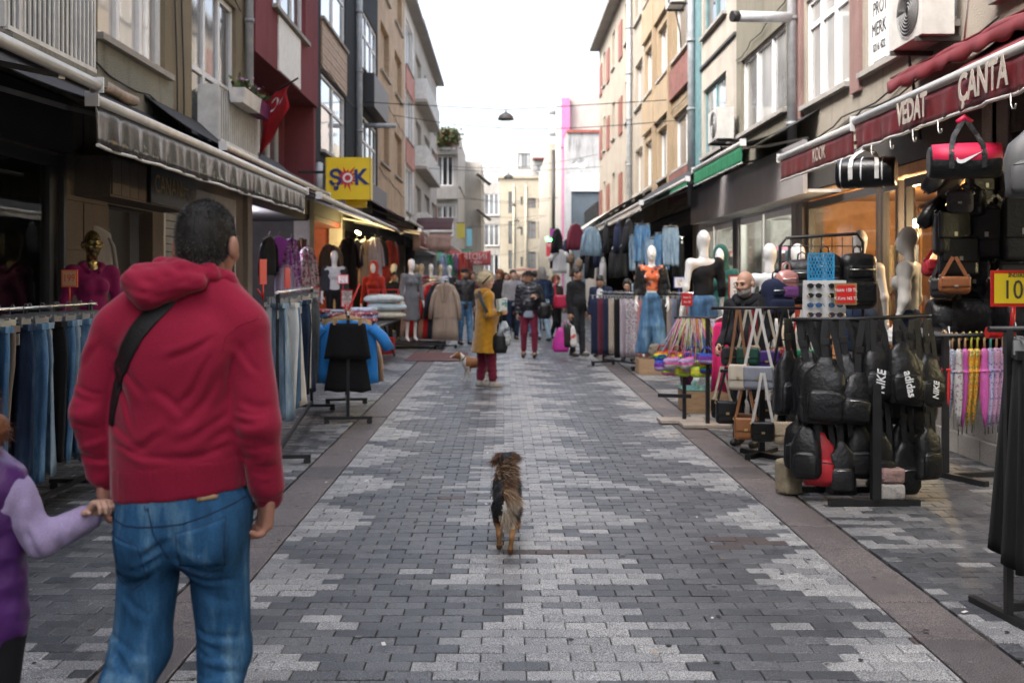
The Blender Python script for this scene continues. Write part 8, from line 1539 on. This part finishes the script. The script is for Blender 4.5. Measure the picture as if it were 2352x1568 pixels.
# big hanging bags
def duffel(label, loc, rz, L, rad, m, hand, rings=None, hz=.35, logo=None, two=None):
    o = thing('duffel_bag', label, 'duffel bag', (0, 0, 0)); n = 22; z0 = -hz - rad; prof = [(-.5, .8), (-.485, .93), (-.44, 1), (-.2, 1.02), (.2, 1.02), (.44, 1), (.485, .93), (.5, .8)]
    q = MB(); q.loft([[(L * t, math.copysign(abs(math.cos(a)) ** .85, math.cos(a)) * rad * k * .92, z0 + math.copysign(abs(math.sin(a)) ** .85, math.sin(a)) * rad * k * (.96 if math.sin(a) > 0 else 1)) for a in [2 * math.pi * j / n for j in range(n)]] for t, k in prof]); b = q.build('body', m, o)
    for x in (-.22, .22): MB().band([(L * x, -rad * 1.0, z0 - rad * .5), (L * x, -rad * 1.0, z0 + rad * .3), (L * x * .95, -rad * .75, z0 + rad * .85), (L * x * .7, -.03, z0 + rad + hz * .3), (L * x * .1, -.01, -.03)], .035, (1, 0, 0), .008).build('handle', hand, o)
    MB().tube([(-.045, 0, -.05), (0, 0, -.012), (.045, 0, -.05)], .022, 8).build('grip', two or hand, o)
    for x in rings or (): MB().loft([[(L * x + dx, math.cos(a) * rad * kk * .95, z0 + math.sin(a) * rad * kk) for a in [2 * math.pi * j / n for j in range(n)]] for dx, kk in ((-.006, 1.02), (0, 1.045), (.006, 1.02))]).build('piping', MATS['white_print'], b)
    if two: 
        q = MB(); q.loft([[(L * t, -math.cos(a) * rad * .945 * k, z0 + .25 * rad + math.sin(a) * rad * .80 * k) for a in [R(v) for v in range(-38, 76, 8)]] + [(L * t, -math.cos(a) * rad * .9 * k, z0 + .25 * rad + math.sin(a) * rad * .76 * k) for a in [R(v) for v in range(74, -40, -8)]] for t, k in ((-.47, .98), (-.2, 1.05), (.2, 1.05), (.47, .98))]); q.build('front_panel', two, b)
    if logo: swoosh(o, (L * .03, -rad * 1.02, z0 + rad * .12), (1, 0, .1), (-.1, 0, 1), .17, m_wtx)
    return put(o, loc, rz)
duffel('black and hot pink duffel bag with a white tick, hung from the red awning', (3.19, 6.9, 2.72), R(-14), .47, .118, m_bb, m_bb, hz=.20, logo=True, two=mat('hot_pink_nylon', (.62, .012, .07), .55, var=.12)); duffel('black barrel bag with white piping rings hung from the red awning', (3.2, 8.8, 2.76), R(-30), .50, .135, m_bl, MATS['leather_white'], rings=(-.4, -.25, -.05, .3), hz=.1)
duffel('black barrel bag with white piping lying under the hanging bags', (3.55, 8.25, 1.3), R(-20), .4, .13, m_bl, m_bl, rings=(-.4, -.1, .3), hz=.1); duffel('black sports bag with three pale stripes under the brown handbag', (3.85, 8.3, 1.55), R(-10), .6, .17, m_bb, m_bb, hz=.12); duffel('wine coloured bag beneath the black sports bag', (3.95, 8.4, 1.18), R(-10), .55, .13, fabric('maroon_twill'), m_bb, hz=.06); duffel('black travel bag behind the yellow price card', (4.25, 7.95, 1.55), R(-8), .55, .19, m_bb, m_bb, hz=.1)
tg = put(sling_bag('yellow and grey sports bag hung at the end of the red awning', None, 91, None, .12, .42, .34, .16, m=mat('grey_nylon', (.10, .10, .105), .5)), (3.2, 6.0, 2.62), R(-20)); sobj('yellow_top', [rbox((0, 0, -.2), (.15, .085, .08), .05)], .012, mat('yellow_nylon', (.60, .45, .02), .5), tg)
BG = [(2205, 425, 8.1, 'small charcoal tweed bag with a leather buckle', mat('tweed', (.07, .065, .075), .8, var=.5, scale=90), .2, .17, .05), (2185, 470, 8.2, 'shiny black buckled backpack hung in the bag shop front', m_bl, .3, .36, .06), (2200, 520, 8.2, 'black buckled satchel under the shiny backpack', m_bl, .32, .32, .1), (2192, 590, 8.0, 'chestnut brown handbag with long handles', lea('chestnut', (.24, .085, .03)), .24, .14, .16), (2165, 590, 8.2, 'dark green edged bag behind the chestnut handbag', lea('char'), .2, .16, .18), (2145, 575, 8.35, 'red studded clutch hung by the shop corner', lea('red'), .2, .14, .08), (2300, 470, 8.6, 'bulky black bag hung deep in the bag shop', m_bb, .42, .4, .1), (2345, 430, 8.0, 'black bag with yellow mark hung in the bag shop', m_bb, .3, .5, .1), (2290, 560, 8.6, 'dark grey bag hung behind the yellow price card', fabric('coat_dark navy'), .36, .34, .05), (2255, 360, 9.0, 'black bag hung behind the pink duffel bag', m_bb, .3, .4, .05)]
for i, (x, y, Y, lab, m_, w_, h_, s_) in enumerate(BG): put(handbag(lab, m_, w=w_, h=h_, d=.12, strap=max(s_, .06), seed=i, fit=m_zip, sw=.028), P(x, y, Y), R(-25 + (i * 31) % 40))
for i in range(16): put(handbag('black bag packed in the dark front of the bag shop', (m_bb, m_bl, lea('char'))[i % 3], w=.26 + .05 * (i % 3), h=.22 + .06 * (i % 4), d=.13, strap=.06 + .05 * (i % 3), seed=i, group='black bags packed in the shop front', fit=m_zip), P(2225 + (i * 53) % 150, 420 + (i * 67) % 240, 8.2 + .15 * (i % 5)), R(-40 + (i * 47) % 70))
for i, (x, y, lab, m_) in enumerate(((2125, 440, 'slate grey pouch slanting among the hanging bags', lea('slate', (.07, .075, .10))), (2160, 455, 'taupe pouch beside the slate pouch', lea('taupe', (.13, .09, .07))), (2115, 520, 'black pouch slanting above the shirt mannequin', m_bl), (2150, 530, 'chocolate pouch beside the black pouch', lea('choc', (.10, .045, .025))))):
    c = P(x, y, 8.3); o = thing('pouch', lab, 'pouch', c); q = MB(); pod(q, [(0, .05, .04), (-.06, .1, .08), (-.2, .14, .11), (-.3, .13, .1), (-.34, .08, .05)], lump=.004, seed=i); q.build('body', m_, None).parent = o; o.children[0].location = (0, 0, -.3) if False else (0, 0, 0); KIDS.setdefault(o.name, []).append(o.children[0]); MB().tube([c + Vector((0, 0, -.02)), c + Vector((.03, .02, .25)), c + Vector((.1, .03, .45))], .006, 5).build('cord', m_blk, o); o.rotation_euler = (0, R(38), 0)
tx = thing('shop_banner', 'narrow black upright banner with white script beside the shirt mannequin', 'banner', (3.95, 8.75, .5)); MB().box((3.86, 8.9, .55), (4.02, 8.92, 1.75)).build('cloth', m_bb, tx); text(tx, 'Levent', (3.94, 8.89, 1.3), (0, 0, 1), (-1, 0, 0), .12, m_wtx)
for i, (y, z) in enumerate(((5.4, 1.23), (6.1, 1.23), (6.8, 1.24), (7.5, 1.23), (5.6, 1.73), (6.3, 1.74), (7.0, 1.73), (7.7, 1.74), (5.9, .73), (6.9, .73))):
    o = sobj('backpack', [rbox((4.5 + 2.1, y, z + .18), (.11, .2, .18), .07)], .02, (m_bb, lea('green'), m_bb, m_bl, lea('choc'))[i % 5], None); tag(o, ('black', 'dark green', 'black', 'black', 'brown')[i % 5] + ' rucksack on the yellow shelves in the bag shop', 'backpack', 'rucksacks on the shop shelves'); o.location.x -= .0

# ================================================================ PASSERS-BY
J_ = dict
must = fabric('mustard_boucle', (.40, .19, .008), .95, .2, sheen=.5); wine = fabric('wine_trouser', (.16, .012, .035)); blkc = fabric('black_cloth', (.014, .014, .017)); puffb = mat('black_puffer', (.013, .014, .02), .35, var=.3, scale=12); shg = mat('grey_trainer', (.34, .32, .29), .7, var=.2); shb = mat('black_boot', (.02, .02, .02), .5); jeanb = DEN['mid']
yw_ = person('woman in a mustard hooded coat and wine trousers holding a carton, dog beside her', (-.27, 14.3, .015), R(112), 1.64, J_({'e-': (-.245, .04, 1.14), 'w-': (-.17, -.20, 1.16), 'a+': (.10, .05, .085), 'k+': (.1, .0, .5), 'a-': (-.10, -.09, .085), 'k-': (-.1, -.05, .5)}), top=must, long=.55, hood=must, bottom=wine, shoes=shg, skin=2, hair=('puffy', 'blond'), yaw=R(-28), vox=.011, female=True, cuffz=.82, seed=3, g=1.16, wide=1.22, fdir={'-': ((0, 0, 1), (1, 0, 0))})
for s in (1, -1):
    a = np.array((.1 * s, .05 if s > 0 else -.09, .1)); sobj('striped_cuff', [cap(a + np.array((0, -.0, .03)), a + np.array((0, .01, .09)), .047, .047)], .011, pattern('cuff_stripe', (.02, .02, .03), ((.6, .6, .6),), 12, 'spots'), yw_)
def held(name, label, cat, c, parts):
    o = thing(name, label, cat, c)
    for nm, mb_, m_ in parts: mb_.build(nm, m_, o)
    return o
c = P(1152, 700, 14.1); held('carton', 'white and green printed carton in the hand of the woman in mustard', 'carton', c, [('box', MB().obox(c, (.06, .02, .01), (-.02, .04, 0), (0, 0, .085)), pattern('carton_print', (.6, .62, .6), ((.1, .3, .35), (.2, .35, .2)), 16))])
c = P(1158, 760, 14.1); held('shopping_bag', 'blue grey patterned carrier bag and black purse on the arm of the woman in mustard', 'bag', c, [('bag', MB().loft([[(c.x + x, c.y + y, c.z + z) for x, y, _ in sring(w_, .08, 14, 2.5)] for z, w_ in ((-.20, .17), (-.12, .21), (.04, .16), (.14, .06))]), pattern('carrier_print', (.32, .38, .42), ((.08, .1, .14), (.5, .52, .5)), 14)), ('handle', MB().tube([c + Vector((-.02, 0, .13)), c + Vector((-.05, 0, .3)), c + Vector((-.06, 0, .40))], .008, 5), m_blk), ('purse', MB().loft([[(c.x - .06 + x, c.y + y, c.z - .16 + z) for x, y, _ in sring(w_, .1, 14, 3)] for z, w_ in ((-.15, .18), (-.08, .22), (.08, .2), (.14, .12))]), m_bl)])
held('strap', 'black shoulder strap across the mustard coat', 'strap', (-.3, 14.1, 1.2), [('webbing', MB().band([P(1100, 668, 14.06), P(1105, 690, 14.04), P(1118, 715, 14.02), P(1128, 730, 14.05)], .045, (1, 0, .2), .008), m_bl)])
gls = held('sunglasses', 'dark sunglasses pushed up in the blond hair of the woman in mustard', 'sunglasses', P(1124, 640, 14.15), [('frame', MB().tube([P(1108, 652, 14.13), P(1116, 643, 14.11), P(1126, 633, 14.12)], .011, 6), m_blk)])
hw = person('woman in a black puffer jacket, brimmed cap and wine trousers walking towards the camera', (.49, 19.8, .01), R(-4), 1.72, J_({'w+': (.16, -.16, 1.22), 'e+': (.27, .0, 1.14), 'a-': (-.11, .05, .085), 'a+': (.12, -.06, .085), 'k+': (.12, -.06, .5)}), top=puffb, puff=.7, inner=fabric('blue_grey_knit', (.27, .31, .38)), bottom=wine, shoes=shb, hair=('hat', blkc), skin=1, vox=.012, g=1.06, hem=.8, cuffz=.8, female=True, seed=5)
sobj('scarf', [cap((-.05, -.09, 1.47), (.05, -.09, 1.47), .05, .05, 1, .04), cap((.02, -.13, 1.44), (.03, -.15, 1.2), .045, .05, .6, .03), cap((-.03, -.13, 1.44), (-.04, -.15, 1.25), .04, .045, .6, .03)], .012, blkc, hw, wrinkle(.01, 30, 2))
c = P(1250, 712, 19.6); held('shoulder_bag', 'black rounded shoulder bag on the woman in the puffer jacket', 'bag', c, [('body', MB().loft([[(c.x + x, c.y + y, c.z + z) for x, y, _ in sring(w_, .12, 14, 2.5)] for z, w_ in ((-.17, .2), (-.08, .30), (.06, .28), (.15, .16))]), m_bl), ('strap', MB().band([c + Vector((-.05, 0, .15)), c + Vector((-.12, -.02, .4)), c + Vector((-.16, -.0, .62))], .03, (1, 0, 0), .006), m_bl)])
bm = person('man in a black pullover and dark jeans carrying pink, black and white bags', (1.46, 20.1, .01), R(48), 1.78, J_({'w-': (-.25, -.02, .86), 'a+': (.11, -.07, .085), 'k+': (.1, -.05, .5)}), top=blkc, bottom=fabric('slate_denim', (.028, .03, .036)), shoes=mat('black_white_trainer', (.09, .09, .09), .6, var=.7, scale=14), hair=('short', 'black'), skin=1, vox=.012, g=1.08, hem=.83, yaw=R(20), seed=8)
for nm, x, y, w_, h_, m_, lab in (('pink', 1288, 780, 38, 56, mat('pink_plastic', (.50, .03, .30), .4, var=.2), 'magenta carrier bag hanging from the hand of the man in black'), ('black', 1302, 770, 30, 54, m_bl, 'black crumpled plastic bag in the hand of the man in black'), ('white', 1316, 772, 20, 48, pattern('white_bag', (.6, .58, .58), ((.5, .08, .08),), 8, rough=.4), 'white printed carrier bag in the hand of the man in black')):
    c = P(x, y, 19.8); k = 19.8 / FP; held('carrier_bag', lab, 'bag', c, [('bag', MB().loft([[(c.x + xx + .01 * math.sin(20 * z), c.y + yy, c.z + z * h_ * k) for xx, yy, _ in sring(w_ * k * ww, .1, 14, 2.4)] for z, ww in ((-.5, .8), (-.35, 1.05), (0, .9), (.3, .6), (.5, .25))]), m_), ('handle', MB().tube([c + Vector((0, 0, .5 * h_ * k - .02)), Vector((P(1302, 0, 19.8).x, 19.85, P(0, 735, 19.8).z))], .008, 5), m_)])
person('man with long grey hair in a denim jacket walking away', (.93, 24.6, .01), R(200), 1.80, J_({'k+': (.1, -.1, .52), 'a+': (.1, .06, .13), 'k-': (-.1, .08, .5), 'a-': (-.1, .22, .10)}), top=DEN['dark'], bottom=DEN['light'], shoes=shb, hair=('mid', 'grey'), vox=.014, g=1.1, detail=False, seed=9)
person('woman with short auburn hair in a brown jacket and black trousers', (1.33, 25.6, .01), R(35), 1.62, J_({'k-': (-.1, -.12, .5), 'a-': (-.1, .1, .1)}), top=fabric('brown_jacket', (.06, .045, .035)), bottom=blkc, shoes=shb, hair=('puffy', 'red'), vox=.014, detail=False, seed=10)
c = P(1288, 692, 25.2); held('handbag', 'crimson shoulder bag on the auburn-haired woman', 'handbag', c, [('body', MB().loft([[(c.x + x, c.y + y, c.z + z) for x, y, _ in sring(w_, .14, 14, 3)] for z, w_ in ((-.17, .3), (-.1, .38), (.1, .36), (.16, .28))]), lea('crimson', (.42, .012, .06))), ('strap', MB().band([c + Vector((-.12, 0, .14)), c + Vector((-.16, 0, .4)), c + Vector((-.12, .05, .55))], .04, (1, 0, 0), .008), lea('crimson'))])
person('man in a black jacket, blue jeans and flat cap beside the coat rack', (-.94, 23.5, .01), R(24), 1.80, J_({'a+': (.1, -.08, .085), 'k+': (.1, -.06, .5)}), top=puffb, puff=.15, bottom=jeanb, shoes=shb, hair=('cap', blkc), skin=1, vox=.014, yaw=R(10), g=1.05, hem=.82, beard='salt', seed=11)
person('bald man in a grey jacket over a brown jumper walking towards the camera', (P(1192, 0, 31).x, 31, .01), R(-5), 1.74, top=fabric('taupe_jacket', (.2, .18, .165)), inner=fabric('brown_knit', (.22, .10, .05)), bottom=blkc, shoes=shb, hair=('bald', 'grey'), vox=.018, g=1.12, seed=12)
person('woman in a light blue shirt with dark hair', (P(1160, 0, 28).x, 28, .01), R(35), 1.72, top=fabric('light_blue_shirt', (.30, .45, .62)), bottom=DEN['dark'], shoes=shb, hair=('long', 'black'), vox=.018, female=True, seed=13)
person('woman in a tan coat beside the woman in light blue', (P(1172, 0, 29).x, 29, .01), R(190), 1.68, top=fabric('tan_coat', (.30, .17, .08)), long=.55, bottom=blkc, shoes=shb, hair=('mid', 'red'), vox=.018, detail=False, seed=14)
bmn = person('grey-bearded man in a black hooded jacket among the bag racks', (P(1716, 0, 9.4).x, 9.4, .012), R(-38), 1.65, J_({'w+': (.2, -.2, 1.0), 'w-': (-.2, -.22, 1.0), 'hed': (0, -.05, 1.625)}), top=blkc, hood=blkc, bottom=blkc, shoes=shb, hair=('bald', 'grey'), beard='grey', skin=0, vox=.010, g=1.1, pitch=R(10), yaw=R(-8), seed=15)
person('man in a navy jacket looking down behind the trouser rack', (P(1380, 0, 20).x, 20, .012), R(-20), 1.66, J_({'hed': (0, -.07, 1.60)}), top=fabric('navy_twill'), inner=fabric('white_jersey'), bottom=blkc, shoes=shb, hair=('short', 'black'), skin=1, vox=.015, pitch=R(28), seed=16)
person('dark-haired woman bending behind the trouser rack', (P(1442, 0, 18.9).x, 18.9, .012), R(-15), 1.58, J_({'hed': (0, -.08, 1.6)}), top=blkc, bottom=blkc, shoes=shb, hair=('long', 'black'), skin=0, vox=.015, pitch=R(25), seed=17)
person('grey-haired man in a blue shirt behind the leather jacket mannequin', (P(1466, 0, 21).x, 21, .012), R(-40), 1.72, top=fabric('light_blue_shirt'), bottom=blkc, shoes=shb, hair=('short', 'grey'), vox=.018, seed=18)
person('man in dark clothes standing inside the stall behind the coats', (P(906, 0, 25).x, 25, .012), R(10), 1.72, top=blkc, bottom=blkc, shoes=shb, hair=('short', 'black'), skin=1, vox=.016, seed=19)
r = random.Random(5); tops = [('black', blkc), ('grey', fabric('grey_marl')), ('navy', fabric('navy_twill')), ('beige', m_bg), ('white', fabric('white_jersey')), ('maroon', fabric('maroon_twill')), ('olive', DEN['olive']), ('denim', DEN['mid']), ('pink', m_rose)]
CR_ = [(1100, 32, 2), (1085, 29, 5), (1140, 35, 0), (1128, 40, 4), (1150, 44, 1), (1176, 38, 3), (1205, 36, 4), (1216, 34, 0), (1228, 38, 0), (1243, 33, 2), (1206, 46, 8), (1188, 50, 7), (1166, 54, 5), (1235, 48, 0), (1256, 42, 6), (1145, 60, 1), (1222, 58, 2), (1112, 48, 7), (1198, 64, 4), (1252, 56, 3), (1176, 66, 0), (1096, 40, 6), (1148, 26, 0), (1178, 25.5, 1), (1228, 27, 0), (1205, 29.5, 0), (1245, 30, 6)]
hz_ = ('black', 'brown', 'grey', 'black', 'red', 'black')
for i, (x, Y, k) in enumerate(CR_): person('passer-by in ' + tops[k][0] + ' top with ' + hz_[i % 6] + ' hair in the far crowd, ' + ('walking away' if i % 3 == 0 else 'coming along the street'), (P(x, 0, Y).x, Y, 0), R(180 if i % 3 == 0 else r.uniform(-40, 40)), 1.58 + r.random() * .22, J_({'k+': (.1, -.08, .5), 'a+': (.1, .06, .09)}), top=tops[k][1], bottom=(jeanb, blkc, DEN['dark'])[i % 3], shoes=shb, hair=(('short', 'mid', 'short', 'long', 'puffy', 'short')[i % 6], hz_[i % 6]), skin=i % 3, vox=.024 if Y > 31 else .017, detail=False, hands=(.5, .5) if Y < 40 else (None, None), seed=20 + i, group='people in the far crowd')
# parked van and parasol far along the street
vn = thing('parked_van', 'pale van parked before the cream house', 'van', (2.0, 80, 0)); MB().loft([[(1.0 + x, 78 + y, z) for x, y, _ in sring(1.8, 4, 20, 5)] for z in (.35, 1.1)] + [[(1.0 + x, 78.2 + y, z) for x, y, _ in sring(1.6, 3.4, 20, 5)] for z in (1.75, 1.9)], sm=False).build('body', mat('van_paint', (.5, .5, .5), .3), vn); MB().obox((1.0, 76.2, 1.45), (.68, 0, 0), (0, .05, .25), (0, -.02, .01)).build('windscreen', GL_D, vn)
for sx_ in (-.8, .8):
    for sy in (-1.3, 1.3): MB().tube([(1.0 + sx_ - .08, 78 + sy, .33), (1.0 + sx_ + .08, 78 + sy, .33)], .33, 16).build('wheel', mat('black_plastic'), vn)
    MB().box((1.0 + sx_ * .75 - .12, 75.98, .75), (1.0 + sx_ * .75 + .12, 76.05, .9)).build('headlight', M_WHITE, vn)
prs = thing('parasol', 'faded orange parasol over the far stalls', 'parasol', P(1205, 640, 55)); c = P(1205, 622, 55); MB().lathe([(1.0, 0), (.6, .1), (.05, .16)], c, 12).build('canopy', mat('parasol_orange', (.45, .22, .15), .8), prs); MB().tube([Vector((c.x, 55, 0)), c], .025, 6).build('pole', m_blk, prs)
yt = thing('vendor_tray', 'yellow vendor tray carried above the crowd', 'tray', P(1177, 638, 40)); c = P(1177, 636, 40); MB().lathe([(.3, 0), (.33, .05), (.3, .05)], c, 16).build('tray', mat('tray_yellow', (.7, .55, .03), .5), yt); MB().lathe([(.2, .05), (.15, .14), (.03, .2)], c, 12).build('goods', mat('tray_yellow'), yt)
